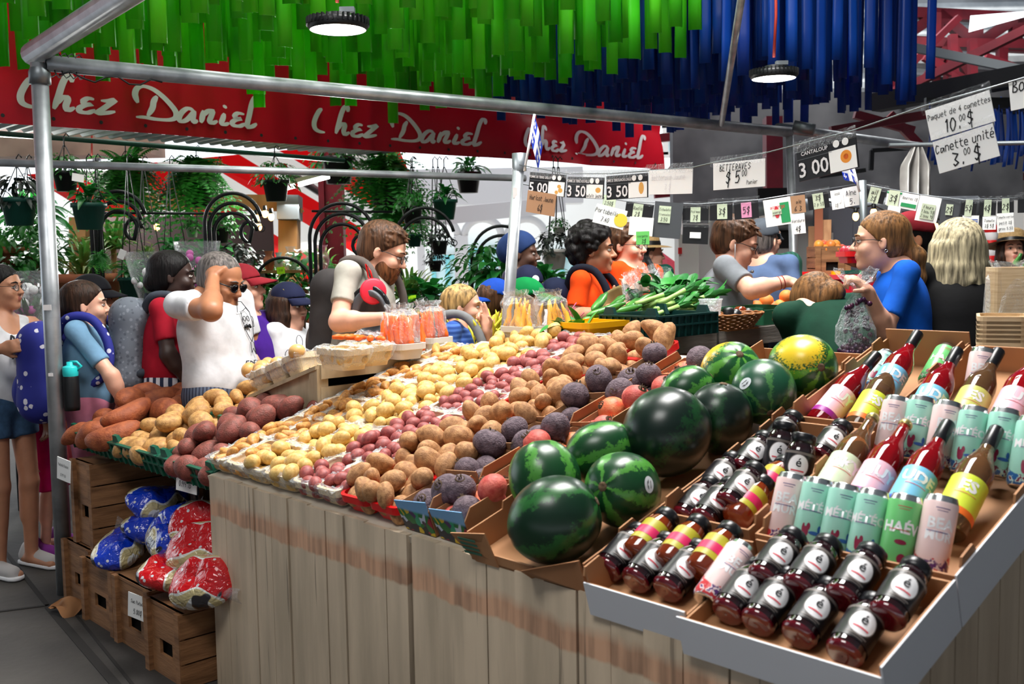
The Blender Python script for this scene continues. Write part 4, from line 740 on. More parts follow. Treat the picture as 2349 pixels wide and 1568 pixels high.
for k, (x, y, w_, ax) in enumerate(((1595, 1156, .05, AXJ), (1640, 1160, .06, AXJ), (1648, 1097, .06, AXJ), (1697, 1124, .085, AXJ), (1723, 1048, .07, AXJ), (1786, 1042, .075, AXC), (1830, 1072, .08, AXC), (1790, 998, .07, AXJ), (1902, 1022, .07, AXJ))):
    stand_item(JB, x, y, w_, ax, .064, 'round-labelled dark jar in the kraft jar carton, '+('front row beside the carton wall', 'front row in the middle', 'second row beside the carton wall', 'second row, lying raised', 'third row beside the carton wall', 'standing with its green letter face up', 'standing nearest the cans', 'back row beside the melons', 'back row nearest the cans')[k], 'dark jars in the kraft jar carton')
stand_item(JO, 1712, 1158, .06, AXJ, .06, 'amber jar with olive and pink label in the front row of the kraft jar carton', 'olive-labelled jars', .2); stand_item(JO, 1765, 1112, .06, AXJ, .06, 'amber jar half hidden behind the first pink can', 'olive-labelled jars')
for k, (pr, x, y) in enumerate(((CP, 1803, 1169), (CM, 1863, 1182), (CM, 1924, 1197), (CM, 1990, 1212), (CG, 2064, 1226), (CP, 2146, 1230))):
    stand_item(pr, x, y, .092, AXC, .079, '%s can in the near row of leaning cans, %s from the kraft jar carton' % ({0: 'pink', 1: 'mint', 2: 'mint', 3: 'mint', 4: 'green', 5: 'pink'}[k], ORD[k]), 'cans in the near leaning row', (k % 3-1)*.15)
for k, (pr, x, y) in enumerate(((CP, 2046, 984), (CM, 2102, 985), (CP, 2163, 998), (CM, 2224, 1012), (CM, 2294, 1018), (CM, 2358, 1040))):
    stand_item(pr, x, y, .1, AXC, .079, '%s can in the far row of leaning cans, %s from the kraft wall' % ({0: 'pink', 2: 'pink'}.get(k, 'mint'), ORD[k]), 'cans in the far leaning row', (k % 3-1)*.2)
for k, (nm, x, y, d) in enumerate((('pale', 1928, 1084, 'pale bottle with pale green label'), ('pinkc', 2004, 1104, 'red bottle with pink label and crown cap'), ('blue', 2096, 1120, 'red bottle with blue label and black cap'), ('yel', 2210, 1140, 'pale bottle with yellow label and black cap'))):
    stand_item(BT[nm], x, y, .075, AXB, .1, d+' between the two rows of leaning cans', 'bottles between the can rows')
for k, (nm, x, y, d) in enumerate((('blue', 2130, 925, 'red bottle with blue label behind the far can row'), ('oliv', 2226, 930, 'pale bottle with olive label behind the far can row'), ('pink', 2322, 932, 'red bottle with pink label at the right edge behind the far can row'))):
    stand_item(BT[nm], x, y, .085, AXB, .1, d, 'bottles behind the far can row')
stand_item(CP, 2246, 868, .1, TV*.4+ZUP*.9, .08, 'pink can standing at the back of the right-edge carton', 'drink cans'); stand_item(CM, 2012, 856, .05, AXB, .08, 'mint can lying in the back kraft carton', 'drink cans'); stand_item(CG, 2152, 842, .04, AXB, .08, 'green can half hidden by the wall of the back kraft carton', 'drink cans')
stand_item(BT['blue'], 2035, 884, .075, AXB, .085, 'red bottle with blue label lying in the back kraft carton', 'bottles in the back kraft carton'); stand_item(BT['pink'], 1912, 932, .055, AXB*1+UH*.15, .085, 'red bottle with pink label lying in the back kraft carton', 'bottles in the back kraft carton'); stand_item(BT['yel'], 1990, 945, .05, AXB, .085, 'pale bottle with yellow label lying in the back kraft carton', 'bottles in the back kraft carton')
# ---------------------------------------------------------------- wooden crates under the loose potatoes
m_crate = mat('crate_wood', (158, 112, 74), .7, col2=(118, 80, 50), scale=4, detail=7, stretch=(1.2, 1.2, 9), bump=.2, bscale=16, rand=1)
m_crated = mat('crate_wood_dark', (112, 78, 52), .75, col2=(78, 54, 36), scale=4, detail=7, stretch=(1.5, 1.5, 8), bump=.2, bscale=16, rand=1)
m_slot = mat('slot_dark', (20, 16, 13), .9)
def crate(label, a0, b0, z0, wa, lb, h, rows=3, lidded=True, dark=False, slotz=.4, vert=False):
    t = thing('wooden_crate', label, 'crate', AB(a0, b0, z0), None, RB); m = m_crated if dark else m_crate; r = random.Random(label); d = .012
    for y, nm in ((d/2+.018, 'end_panel'), (lb-d/2-.018, 'end_panel')):
        b = MB(); hw = wa*.17; sz = h*slotz; sh = .028
        b.box((wa/2, y, (sz-sh)/2), (wa-.03, d, sz-sh)); b.box((wa/2, y, (sz+sh+h)/2), (wa-.03, d, h-sz-sh)); b.box(((wa/2-hw)/2+.008, y, sz), (wa/2-hw-.016, d, 2*sh)); b.box((wa-(wa/2-hw)/2-.008, y, sz), (wa/2-hw-.016, d, 2*sh)); b.build(nm, m, t)
    for x in (.006, wa-.006):
        for k in range(rows): z0_, z1_ = h*k/rows+.003, h*(k+1)/rows-.003; b = MB(); b.box((x, lb/2, (z0_+z1_)/2), (.011, lb-.004, z1_-z0_)); b.build('side_slat', m, t)
    for x in (.022, wa-.022):
        for y in (.009, lb-.009): b = MB(); b.box((x, y, h/2), (.034, .018, h+.004)); b.build('corner_post', m_crate, t)
    b = MB(); b.box((wa/2, lb/2, h-.006 if lidded else .008), (wa-.02, lb-.03, .012)); b.build('top_board' if lidded else 'bottom_board', m, t)
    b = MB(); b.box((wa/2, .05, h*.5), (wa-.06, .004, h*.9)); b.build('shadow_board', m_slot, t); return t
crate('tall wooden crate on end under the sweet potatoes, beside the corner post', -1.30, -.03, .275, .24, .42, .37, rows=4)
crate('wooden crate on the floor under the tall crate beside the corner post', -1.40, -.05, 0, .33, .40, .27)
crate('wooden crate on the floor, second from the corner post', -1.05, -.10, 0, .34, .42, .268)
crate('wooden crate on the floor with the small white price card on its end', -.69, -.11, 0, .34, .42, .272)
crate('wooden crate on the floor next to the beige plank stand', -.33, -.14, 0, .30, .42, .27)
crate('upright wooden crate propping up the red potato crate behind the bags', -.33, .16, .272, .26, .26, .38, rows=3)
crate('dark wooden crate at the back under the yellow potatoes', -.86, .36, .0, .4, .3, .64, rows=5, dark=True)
# ---------------------------------------------------------------- green plastic crates of loose potatoes
m_gcrate = mat('green_crate_plastic', (14, 84, 62), .4, spec=.5); m_dgc = mat('dark_green_crate', (16, 58, 56), .35)
def gcrate(name, label, U, V, h, m, org, R):
    t = thing(name, label, 'crate', org, None, R); d = .008; b = MB(); b.box((U/2, V/2, .005), (U, V, .008)); b.build('base', m, t)
    for nm, c, s, ax in (('front_wall', (U/2, d/2, h*.4), (U, d, h*.8), 0), ('back_wall', (U/2, V-d/2, h*.4), (U, d, h*.8), 0), ('side_wall', (d/2, V/2, h*.4), (d, V, h*.8), 1), ('side_wall', (U-d/2, V/2, h*.4), (d, V, h*.8), 1)):
        b = MB(); b.box(c, s); n = 9
        for k in range(n+1):
            q = np.array(c, float); q[ax] = (U if ax == 0 else V)*k/n; q[1-ax] += -.005 if c[1-ax] < .1 else .005; b.box((q[0], q[1], h*.42), (.006, .012, h*.8) if ax == 0 else (.012, .006, h*.8))
        for zz in (h*.8, h*.45): q = np.array(c, float); q[1-ax] += -.006 if c[1-ax] < .1 else .006; b.box((q[0], q[1], zz), (U, .014, .007) if ax == 0 else (.014, V, .007))
        b.build(nm, m, t)
    for x in (.04, U-.04):
        for y in (.03, V-.03): b = MB(); b.hexa([(x-.035, y-.025, h*.7), (x+.035, y-.025, h*.7), (x+.035, y+.0, h*.7), (x-.035, y+.0, h*.7)], [(x-.02, y-.022, h*1.1), (x+.02, y-.022, h*1.1), (x+.02, y-.008, h*1.1), (x-.02, y-.008, h*1.1)]); b.build('corner_foot', m, t)
    return t
def leftbin(u0, label): return gcrate('plastic_crate', label, .445, .36, .105, m_gcrate, T(u0, .005, -.085), TR)
leftbin(-1.365, 'green plastic crate of sweet potatoes next to the corner post'); leftbin(-.91, 'green plastic crate of loose yellow potatoes in the middle'); leftbin(-.455, 'green plastic crate of large red potatoes beside the plank stand')
for y in (.0,): 
    b = MB(); b.box(T(-.69, .55, -.12), (1.3, .4, .02), TR); tag(b.build('shelf_board', m_crated), 'rough shelf board under the back of the loose potato heaps', 'board')
fill('swt', 17, lambda r: r.uniform(.055, .078), .235, .30, .09, T(-1.142, .27, -.075), TR, 201, 'brown sweet potato heaped in the green crate beside the corner post', 'loose sweet potatoes')
fill('bgy', 50, lambda r: r.uniform(.036, .05), .225, .33, .085, T(-.69, .30, -.075), TR, 202, 'loose yellow potato in the middle heap of the green crates', 'loose yellow potatoes')
fill('bgr', 46, lambda r: r.uniform(.038, .055), .215, .33, .085, T(-.235, .30, -.075), TR, 203, 'large loose red potato in the heap beside the plank stand', 'loose red potatoes')
fill('oni', 9, lambda r: r.uniform(.032, .04), .18, .07, .02, T(-.62, .68, .04), TR, 204, 'yellow onion piled behind the loose yellow potatoes', 'loose onions')
# ---------------------------------------------------------------- bags of potatoes
def bag_mat(name, c):
    m = mat(name, c, .18, spec=.7, coat=.5); nt = m.node_tree; L = nt.links; b = nt.nodes['Principled BSDF']; N = nt.nodes.new; tc = N('ShaderNodeTexCoord'); s = N('ShaderNodeSeparateXYZ'); L.new(tc.outputs['Object'], s.inputs[0]); n = N('ShaderNodeTexNoise'); n.inputs['Scale'].default_value = 9; L.new(tc.outputs['Object'], n.inputs['Vector'])
    w_ = N('ShaderNodeMath'); w_.operation = 'SINE'; mu = N('ShaderNodeMath'); mu.operation = 'MULTIPLY'; mu.inputs[1].default_value = 38; L.new(s.outputs[0], mu.inputs[0]); L.new(mu.outputs[0], w_.inputs[0]); ma = N('ShaderNodeMath'); ma.operation = 'MULTIPLY_ADD'; ma.inputs[1].default_value = .012; L.new(w_.outputs[0], ma.inputs[0]); ab = N('ShaderNodeMath'); ab.operation = 'ABSOLUTE'; L.new(s.outputs[1], ab.inputs[0]); L.new(ab.outputs[0], ma.inputs[2])
    r = N('ShaderNodeValToRGB'); r.color_ramp.interpolation = 'CONSTANT'; e = r.color_ramp.elements; e[0].color = (*lin(c), 1); e[1].position = .068; e[1].color = (*lin((232, 232, 226)), 1); k = e.new(.076); k.color = (*lin((206, 190, 140)), 1); k = e.new(.1); k.color = (*lin((226, 226, 222)), 1); k = e.new(.11); k.color = (*lin((156, 120, 90)), 1); L.new(ma.outputs[0], r.inputs[0])
    v = N('ShaderNodeTexVoronoi'); v.inputs['Scale'].default_value = 24; L.new(tc.outputs['Object'], v.inputs['Vector']); vr = N('ShaderNodeMapRange'); vr.inputs[1].default_value = .16; vr.inputs[2].default_value = .19; vr.inputs[3].default_value = 1; vr.inputs[4].default_value = 0; L.new(v.outputs['Distance'], vr.inputs[0])
    mx = N('ShaderNodeMix'); mx.data_type = 'RGBA'; mx.inputs[7].default_value = (*lin((222, 222, 226)), 1); L.new(vr.outputs[0], mx.inputs['Factor']); L.new(r.outputs[0], mx.inputs[6])
    nb = N('ShaderNodeTexNoise'); nb.inputs['Scale'].default_value = 5; L.new(tc.outputs['Object'], nb.inputs['Vector']); br = N('ShaderNodeMapRange'); br.inputs[1].default_value = .62; br.inputs[2].default_value = .63; L.new(nb.outputs['Fac'], br.inputs[0]); mx2 = N('ShaderNodeMix'); mx2.data_type = 'RGBA'; mx2.inputs[7].default_value = (*lin((40, 36, 44)), 1); L.new(br.outputs[0], mx2.inputs['Factor']); L.new(mx.outputs[2], mx2.inputs[6]); L.new(mx2.outputs[2], b.inputs['Base Color'])
    bp = N('ShaderNodeBump'); bp.inputs['Strength'].default_value = .6; bp.inputs['Distance'].default_value = .02; n2 = N('ShaderNodeTexNoise'); n2.inputs['Scale'].default_value = 26; n2.inputs['Distortion'].default_value = 1; L.new(tc.outputs['Object'], n2.inputs['Vector']); L.new(n2.outputs['Fac'], bp.inputs['Height']); L.new(bp.outputs[0], b.inputs['Normal']); return m
m_bagb, m_bagr = bag_mat('bag_print_blue', (18, 60, 200)), bag_mat('bag_print_red', (204, 14, 24))
def bag(m, seed):
    t = thing('potato_bag', 'x', 'bag'); r = np.random.default_rng(seed); C = [(r.uniform(-.12, .12), r.uniform(-.08, .08), r.uniform(.02, .05)) for _ in range(9)]
    def pt(i, j):
        a = 2*math.pi*i; e = -math.pi/2+math.pi*j; c, s = math.cos(a), math.sin(a); ce = max(math.cos(e), 1e-3); x, y, z = .165*np.sign(c)*abs(c)**.75*ce**.6, .115*np.sign(s)*abs(s)**.75*ce**.6, .055*math.sin(e)
        for q in C: z += .022*math.exp(-((x-q[0])**2+(y-q[1])**2)/.0016)*(1 if z > 0 else -.4)
        return (x, y, z)
    b = MB(); b.grid(pt, 40, 16, wrap=True); b.build('bag_body', m, t)
    b = MB(); n = 9
    def neck(i, j): w_ = .1+.03*j+.012*math.sin(i*23+seed); return (.14+.09*j, (i-.5)*2*w_*(.9), .02*math.sin(i*17+seed)*(.3+j)+.015)
    b.grid(neck, 16, 3); b.build('clear_neck', m_filmh, t); return t
BB, BR = bag(m_bagb, 3), bag(m_bagr, 5); first = {1: BB, 2: BR}; seen = set()
for k, (x, y, zc, a, tl, c, lab) in enumerate(((362, 1152, .50, 2.4, .5, 1, 'blue potato bag on top of the pile under the green crates'), (418, 1192, .47, .4, .7, 1, 'blue potato bag leaning on the upright crate'), (345, 1210, .40, 2.8, .25, 1, 'blue potato bag lying across the middle of the pile'), (278, 1256, .33, 2.9, .1, 1, 'blue potato bag lying flat on the second floor crate'), (395, 1236, .42, .3, .2, 1, 'blue potato bag just above the red bags'),
        (425, 1262, .38, .2, .3, 2, 'red potato bag below the blue bags'), (392, 1318, .34, 2.7, .15, 2, 'red potato bag over the price card crate'), (468, 1335, .38, 1.2, .9, 2, 'red potato bag standing against the plank stand'), (474, 1205, .50, 1.3, .9, 2, 'red potato bag behind the corner of the plank stand'), (462, 1255, .45, 1.4, .8, 2, 'red potato bag squeezed between the pile and the plank stand'))):
    o = dup(first[c]) if c in seen else first[c]; seen.add(c); q = onz(x, y, zc); place(o, q, RB@rot('Z', a-.6)@rot('X', tl*.9)@rot('Y', -.25 if k % 2 else .15), .86); tag(o, lab, 'bag', 'bags of potatoes')
b = MB(); q = onz(166, 1385, .04)
b.grid(lambda i, j: q+np.array([(i-.5)*.17+.02*math.sin(j*9), (j-.5)*.1+.015*math.sin(i*11), .03*math.sin(i*7+1)*math.sin(j*6+2)+.03*math.sin(3.1*j)-.02]), 12, 8); tag(b.build('paper_bag', mat('kraft_paper', (150, 104, 66), .8), origin=q), 'crumpled brown paper bag on the floor at the foot of the corner post', 'bag')
# ---------------------------------------------------------------- customers' side bench at the left
m_bench = mat('bench_paint', (196, 178, 146), .65, col2=(160, 142, 114), scale=3, detail=8, stretch=(4, 4, .6), bump=.15, bscale=24)
BN = thing('side_bench', 'sloping beige plank bench for baskets behind the loose red potatoes', 'bench', AB(0, 0, 0), None, RB)
b = MB(); b.prism([(-.56, .3), (-.03, .3), (-.03, 1.085), (-.56, .925)], (0, .47, 0), (1, 0, 0), (0, 0, 1), (0, .02, 0)); b.build('end_panel', m_bench, BN)
b = MB(); b.box((-.055, .48, .7), (.055, .05, .78)); b.build('corner_post', m_bench, BN)
b = MB(); b.box((-.035, .90, 1.075), (.03, .86, .055)); b.build('top_rail', m_bench, BN); b = MB(); b.box((-.035, .90, .985), (.02, .86, .06)); b.build('front_rail', m_bench, BN)
b = MB(); b.hexa([(-.03, .45, 1.085), (-.03, 1.5, 1.085), (-.56, 1.5, .925), (-.56, .45, .925)], [(-.03, .45, 1.10), (-.03, 1.5, 1.10), (-.56, 1.5, .94), (-.56, .45, .94)]); b.build('sloping_top', m_bench, BN)
b = MB(); b.box((-.2, .9, .7), (.02, .8, .7)); b.build('inner_shade', m_dark, BN)  # near-black sheet painted in for the shade in the bench gap
BSK = basket('splint_basket', .062, .092, .075, m_splint, 'x', 'basket', 'splint baskets', True, 77); RBS = RB@rot('Y', -.29)
for k, (a, bb, lab) in enumerate(((-.46, .54, 'lowest on the bench slope'), (-.33, .54, 'second up the bench slope'), (-.2, .54, 'third up the bench slope'), (-.4, .75, 'second row of the bench slope'), (-.26, .75, 'second row of the bench slope, higher up'))):
    o = BSK if k == 0 else dup(BSK); z = 1.1+(a+.03)*.302; place(o, AB(a, bb, z+.003), RBS); tag(o, 'film-wrapped splint basket of onions, '+lab, 'basket', 'splint baskets')
    fill('oni', 7, lambda r: r.uniform(.024, .032), .06, .085, .06, AB(a, bb, z+.006), RBS, 300+k, 'yellow onion in the splint basket '+lab, 'onions in the basket '+lab)
for k, (x, y, lab) in enumerate(((778, 846, 'at the top corner of the bench, seen end on'), (832, 836, 'on the bench beside the carrot trays'))):
    o = dup(BSK); q = onz(x, y, 1.102); R = RB@rot('Z', 1.57); place(o, q+VH*.02, R); tag(o, 'film-wrapped splint basket '+lab, 'basket', 'splint baskets')
    fill('yel', 6, lambda r: r.uniform(.026, .032), .058, .085, .06, q+VH*.02+(0, 0, .008), R, 320+k, 'yellow potato in the splint basket '+lab, 'potatoes in the basket '+lab)
m_gtray = mat('grey_tray_pulp', (206, 202, 196), .7); m_carrot = mat('carrot_orange', (244, 112, 34), .5, col2=(232, 90, 24), scale=6); m_ycar = mat('yellow_carrot', (246, 190, 44), .5, col2=(236, 150, 60), scale=4); m_bagc = film_mat('clear_bag', .05, .1)
def tray(label, q, R, m=m_gtray, hx=.072, hy=.1, name='pulp_tray', h=.06): t = basket(name, hx, hy, h, m, label, 'tray', None, False); place(t, q, R); return t
def carrot(m, L=.17, r=.014, name='carrot', seed=0):
    b = MB(); rr = random.Random(seed); b.tube([(rr.uniform(-.004, .004), rr.uniform(-.004, .004), z*L) for z in np.linspace(0, 1, 7)], [.003, r*.5, r*.75, r*.88, r, r*1.02, r*.7], 10); return b.build(name, m)
CAR = [carrot(m_carrot, seed=1), carrot(m_carrot, .15, .016, seed=2)]; YC = [carrot(m_ycar, .17, .013, 'yellow_carrot', 3), carrot(m_ycar, .15, .015, 'yellow_carrot', 4)]; cu = set()
def carrots(pr, n, q, R, lab, grp, cat='carrot', seed=0, sp=.11, tilt=.25):
    rr = random.Random(seed)
    for k in range(n):
        o = pr[k % 2]; o = dup(o) if o.name in cu else o; cu.add(o.name); x = -sp/2+sp*(k % (n//2+1))/(n//2); y = -.02+.045*(k//(n//2+1)); place(o, q+R@np.array([x, y, .175+rr.uniform(-.01, .02)]), R@rot('Y', rr.uniform(-tilt, tilt)+math.pi)@rot('X', rr.uniform(-.15, .25)), .95); tag(o, lab, cat, grp)
def cbag(label, q, R, sx, sy, sz, seed=0):
    r = np.random.default_rng(seed); b = MB(); secs = []
    for zz, f in ((0, .8), (.25, 1.05), (.6, 1.0), (.85, .95), (1.0, .75), (1.12, .9)):
        secs.append([((sx*f+r.normal()*.004)*math.copysign(abs(math.cos(a))**.6, math.cos(a)), (sy*f*(1-.5*(zz > .95))+r.normal()*.004)*math.copysign(abs(math.sin(a))**.6, math.sin(a)), zz*sz+r.normal()*.004) for a in np.linspace(0, 2*math.pi, 29)[:-1]])
    shell(b, secs, closed_floor=False); o = b.build('plastic_bag', m_bagc); place(o, q, R); tag(o, label, 'bag', 'clear bags of carrots'); return o
for k, (x, y) in enumerate(((906, 822), (972, 806))):
    q = onz(x, y, 1.1)+VH*.03; R = RB@rot('Z', 1.57+.1*k); d = ('nearest the splint baskets', 'nearest the yellow beans')[k]; tray('grey pulp tray of bagged orange carrots, '+d, q, R, hx=.07, hy=.085); carrots(CAR, 13, q, R, 'orange carrot in the bagged tray '+d, 'carrots in the tray '+d, seed=k); cbag('clear plastic bag around the orange carrots, '+d, q+(0, 0, .03), R, .076, .06, .17, k)
q = onz(845, 790, 1.16); cbag('small clear bag of carrots lying behind the splint baskets', q, RB, .07, .04, .05, 9)
for k in range(5): o = dup(CAR[k % 2]); place(o, q+RB@np.array([-.05+.024*k, .0, .03]), RB@rot('X', 1.5)@rot('Y', .3*k), .8); tag(o, 'orange carrot in the small bag behind the splint baskets', 'carrot', 'carrots in the small bag')
# produce farther along the counter edge
m_bean = mat('yellow_bean', (232, 222, 70), .45, col2=(206, 206, 60), scale=3); m_sprout = mat('brussels_sprout', (104, 168, 66), .6, col2=(150, 196, 100), scale=30, bump=.4)
bb_ = MB(); rr = random.Random(5); q = onz(1112, 778, 1.12)
bean = MB(); bean.tube([(0, 0, 0), (.004, 0, .035), (.008, 0, .07), (.004, 0, .105), (-.002, 0, .125)], [.002, .006, .0068, .006, .001], 7); BE = bean.build('yellow_bean', m_bean)
for k in range(70):
    o = BE if k == 0 else dup(BE); place(o, q+VH*rr.uniform(-.12, .13)+UH*rr.uniform(-.07, .07)+(0, 0, rr.uniform(-.05, .02)), rot('Z', rr.uniform(0, 6.3))@rot('X', rr.gauss(0, .5))@rot('Y', rr.gauss(0, .35)), rr.uniform(.9, 1.25)); tag(o, 'pale yellow bean in the heap behind the yellow potatoes', 'bean', 'yellow beans')
SP = MB(); SP.ell((0, 0, 0), .024, None, 12, 8); SP = SP.build('brussels_sprout', m_sprout)
for k in range(12): o = SP if k == 0 else dup(SP); place(o, onz(998+k*8.5, 784-(k % 3)*5, 1.115)+(0, 0, rr.uniform(0, .02)), None, rr.uniform(.9, 1.2)); tag(o, 'brussels sprout between the carrots and the yellow beans', 'sprout', 'brussels sprouts')
# ---------------------------------------------------------------- grey plank counter with greens and fruit
m_gwood = mat('weathered_grey_wood', (142, 138, 130), .75, col2=(108, 104, 98), scale=3, detail=8, stretch=(6, .6, 6), bump=.2, bscale=20)
CT2 = thing('grey_counter', 'weathered grey plank counter carrying the zucchini, leeks and peaches', 'counter', AB(.45, 1.38, 0), None, RB); SZ = 1.165
for k, (y0, y1) in enumerate(((0, .98), (1.0, 1.95))):
    b = MB(); b.box((-.16, (y0+y1)/2, SZ-.015), (.32, y1-y0, .03)); b.build('top_board', m_gwood, CT2); b = MB(); b.box((.0, (y0+y1)/2, SZ-.075), (.025, y1-y0, .085)); b.build('front_rail', m_gwood, CT2)
for y in (0, .95, 1.03, 1.93): b = MB(); b.box((-.02, y, SZ/2-.015), (.06, .06, SZ-.03)); b.build('leg', m_gwood, CT2)
b = MB(); b.box((-.03, .47, .78), (.02, .86, .6)); b.build('front_panel', m_crated, CT2); b = MB(); b.box((-.3, .95, .55), (.02, 1.9, 1.1)); b.build('back_panel', m_dark, CT2)  # back panel coloured near-black to give the shade under the counter
def SP_(x, y, back=0): q = onz(x, y, SZ+.001); return q-UH*back
m_ytray = mat('yellow_tray_plastic', (246, 178, 14), .35); m_zuc = mat('zucchini_skin', (36, 96, 34), .35, col2=(84, 150, 58), scale=10, stretch=(3, 3, .6)); m_leaf = mat('leek_green', (52, 142, 52), .45, col2=(24, 96, 40), scale=6, rand=1); m_leekw = mat('leek_pale', (196, 222, 140), .45, col2=(110, 172, 70), scale=5)
for k, x in enumerate((1212, 1282)):
    q = onz(x, 790, 1.14)-UH*.02; R = RB@rot('Z', .1*k); d = ('left of the radishes', 'touching the radishes')[k]; tray('pale grey pulp tray of bagged yellow carrots, '+d, q, R, hx=.075, hy=.075, h=.075); carrots(YC, 8 if k == 0 else 6, q, R, 'yellow carrot in the bagged tray '+d, 'yellow carrots in the tray '+d, 'carrot', 20+k, .1, .45); cbag('clear bag around the yellow carrots, '+d, q+(0, 0, .03), R@rot('X', .25), .075, .05, .18, 30+k)
for k, (x, hy) in enumerate(((1408, .17), (1472, .10))):
    tray('yellow plastic tray of zucchini, '+('larger one beside the radishes', 'smaller one beside the leek crate')[k], SP_(x, 777-k*6, .09), RB, m_ytray, .1, hy, 'yellow_tray', .07)
zz = MB(); zz.tube([(0, 0, 0), (0, .004, .03), (0, .006, .1), (0, .002, .17), (0, 0, .2), (0, 0, .225)], [.006, .02, .023, .021, .012, .009], 12); ZU = zz.build('zucchini', m_zuc)
for k in range(11): o = ZU if k == 0 else dup(ZU); place(o, SP_(1370+k*13, 772-k*1.5, .09)+(0, 0, .06+.022*(k % 3)), RB@rot('X', -1.4+.1*(k % 4))@rot('Y', .4*math.sin(k*2.1)), .85); tag(o, 'dark green zucchini piled in the yellow trays', 'zucchini', 'zucchini in the yellow trays')
rd = MB(); rd.ell((0, 0, 0), (.017, .017, .019), None, 12, 8); rd.tube([(0, 0, -.018), (.004, 0, -.05)], [.003, .0006], 5); RD = rd.build('radish', mat('radish_red', (206, 16, 60), .35)); st = MB()
for a in (0, 2, 4): st.tube([(0, 0, .017), (.012*math.cos(a), .012*math.sin(a), .06), (.04*math.cos(a), .04*math.sin(a), .1)], .0022, 5)
st.build('stems', mat('radish_stem', (196, 70, 110), .5), RD)
for k, (x, y) in enumerate(((1288, 752), (1302, 747), (1298, 758), (1316, 757))): o = RD if k == 0 else dup(RD); place(o, P(x, y, 4.28), rot('X', -.8+.5*k)); tag(o, 'red radish bunched between the grey tray and the yellow tray', 'radish', 'bunched radishes')
def blade(b, p0, d, L, w_, droop, m=0, up=(0, 0, 1), n=5, fold=.3):
    p0 = np.asarray(p0, float); d = np.asarray(d, float)/np.linalg.norm(d); s = np.cross(d, up); s /= np.linalg.norm(s)+1e-6; N_ = np.cross(s, d); V = []
    for i in range(n+1):
        t = i/n; c = p0+d*L*t-np.array([0, 0, droop*L*t*t]); ww = w_*math.sin(math.pi*min(.98, .12+.88*t))**.8*.5; V += [c-s*ww+N_*ww*fold, c, c+s*ww+N_*ww*fold]
    b.add(V, [q for i in range(n) for q in ((3*i, 3*i+1, 3*i+4, 3*i+3), (3*i+1, 3*i+2, 3*i+5, 3*i+4))], m)
def leaf_pile(name, label, cat, q, n, L, w_, m, spread, seed, R=RB, el=(.1, 1.2), grp=None, droop=.4):
    rr = random.Random(seed); b = MB()
    for k in range(n): a = rr.uniform(0, 6.28); e = rr.uniform(*el); blade(b, R@np.array([rr.uniform(-1, 1)*spread[0], rr.uniform(-1, 1)*spread[1], rr.uniform(0, spread[2])]), (math.cos(a)*math.cos(e), math.sin(a)*math.cos(e), math.sin(e)), L*rr.uniform(.6, 1.15), w_*rr.uniform(.7, 1.2), droop*rr.uniform(.4, 1.3))
    o = b.build(name, m); o.location = q; tag(o, label, cat, grp); return o
leaf_pile('radish_leaves', 'bunch of radish leaves beside the yellow tray', 'leaves', SP_(1322, 778, .05), 26, .12, .05, mat('lettuce_green', (58, 156, 50), .5, col2=(30, 110, 40), scale=8), (.05, .07, .05), 3)
gcrate('plastic_crate', 'dark green plastic crate of leeks on the grey counter', .30, .40, .11, m_dgc, SP_(1508, 778, .30)-VH*.0, RB)
lk = MB(); lk.tube([(0, 0, 0), (0, 0, .05), (0, .002, .14), (0, .004, .2)], [.017, .015, .014, .017], 10); LK = lk.build('leek', m_leekw); lv = MB(); rr = random.Random(8)
for k in range(7): a = k*.9; blade(lv, (.006*math.cos(a), .006*math.sin(a), .18), (.28*math.cos(a), .28*math.sin(a), 1), rr.uniform(.13, .2), .036, .3)
lv.build('leaves', m_leaf, LK)
for k in range(22):
    o = LK if k == 0 else dup(LK); place(o, SP_(1512+(k % 11)*8, 762-(k % 11)*1.2, .04+.09*(k//11))+(0, 0, .07+.025*(k % 3)), RB@rot('Z', .35*math.sin(k*1.7)-.3)@rot('X', -1.3-.12*math.sin(k*2.3))@rot('Z', k), .72); tag(o, 'leek with a pale cut end in the dark green crate', 'leek', 'leeks in the dark green crate')
for k, (x, z) in enumerate(((1545, .12), (1590, .16), (1622, .12), (1570, .14))): cbag('clear plastic sleeve around leek leaves, %s in the crate' % ORD[k], SP_(x, 760-(x-1500)*.1, .22)+(0, 0, .10), RB@rot('Y', -.4+.2*k)@rot('X', .2*(k-1)), .042, .03, .12+z*.3, 40+k)
leaf_pile('leafy_greens', 'heap of leafy greens behind the zucchini and leeks', 'greens', SP_(1655, 752, .30)+(0, 0, .1), 90, .13, .05, m_leaf, (.09, .2, .1), 6)
m_cup = film_mat('clear_cup', .12, .05); b = MB(); b.lathe([(.001, 0), (.034, 0), (.05, .135), (.053, .135), (.053, .14), (.048, .138), (.033, .004)], 24); o = b.build('clear_cup', m_cup); o.location = SP_(1652, 760, .05); tag(o, 'empty clear plastic cup at the end of the leek crate', 'cup')
m_wick = mat('wicker', (164, 106, 52), .6, col2=(120, 72, 34), scale=30); WB = thing('wicker_basket', 'small wicker basket of jars between the clear cup and the peach box', 'basket', SP_(1712, 757, .08), None, RB); b = MB()
for k in range(9): r = .085+.006*k; b.tube([(r*.8*math.cos(a), r*1.5*math.sin(a)+.0*k, .006+.008*k+.002*math.sin(a*18+k*3)) for a in np.linspace(0, 2*math.pi, 49)[:-1]], .005, 5, closed=True)
b.build('woven_side', m_wick, WB); b = MB(); b.box((0, 0, .004), (.13, .24, .006)); b.build('woven_base', m_wick, WB)
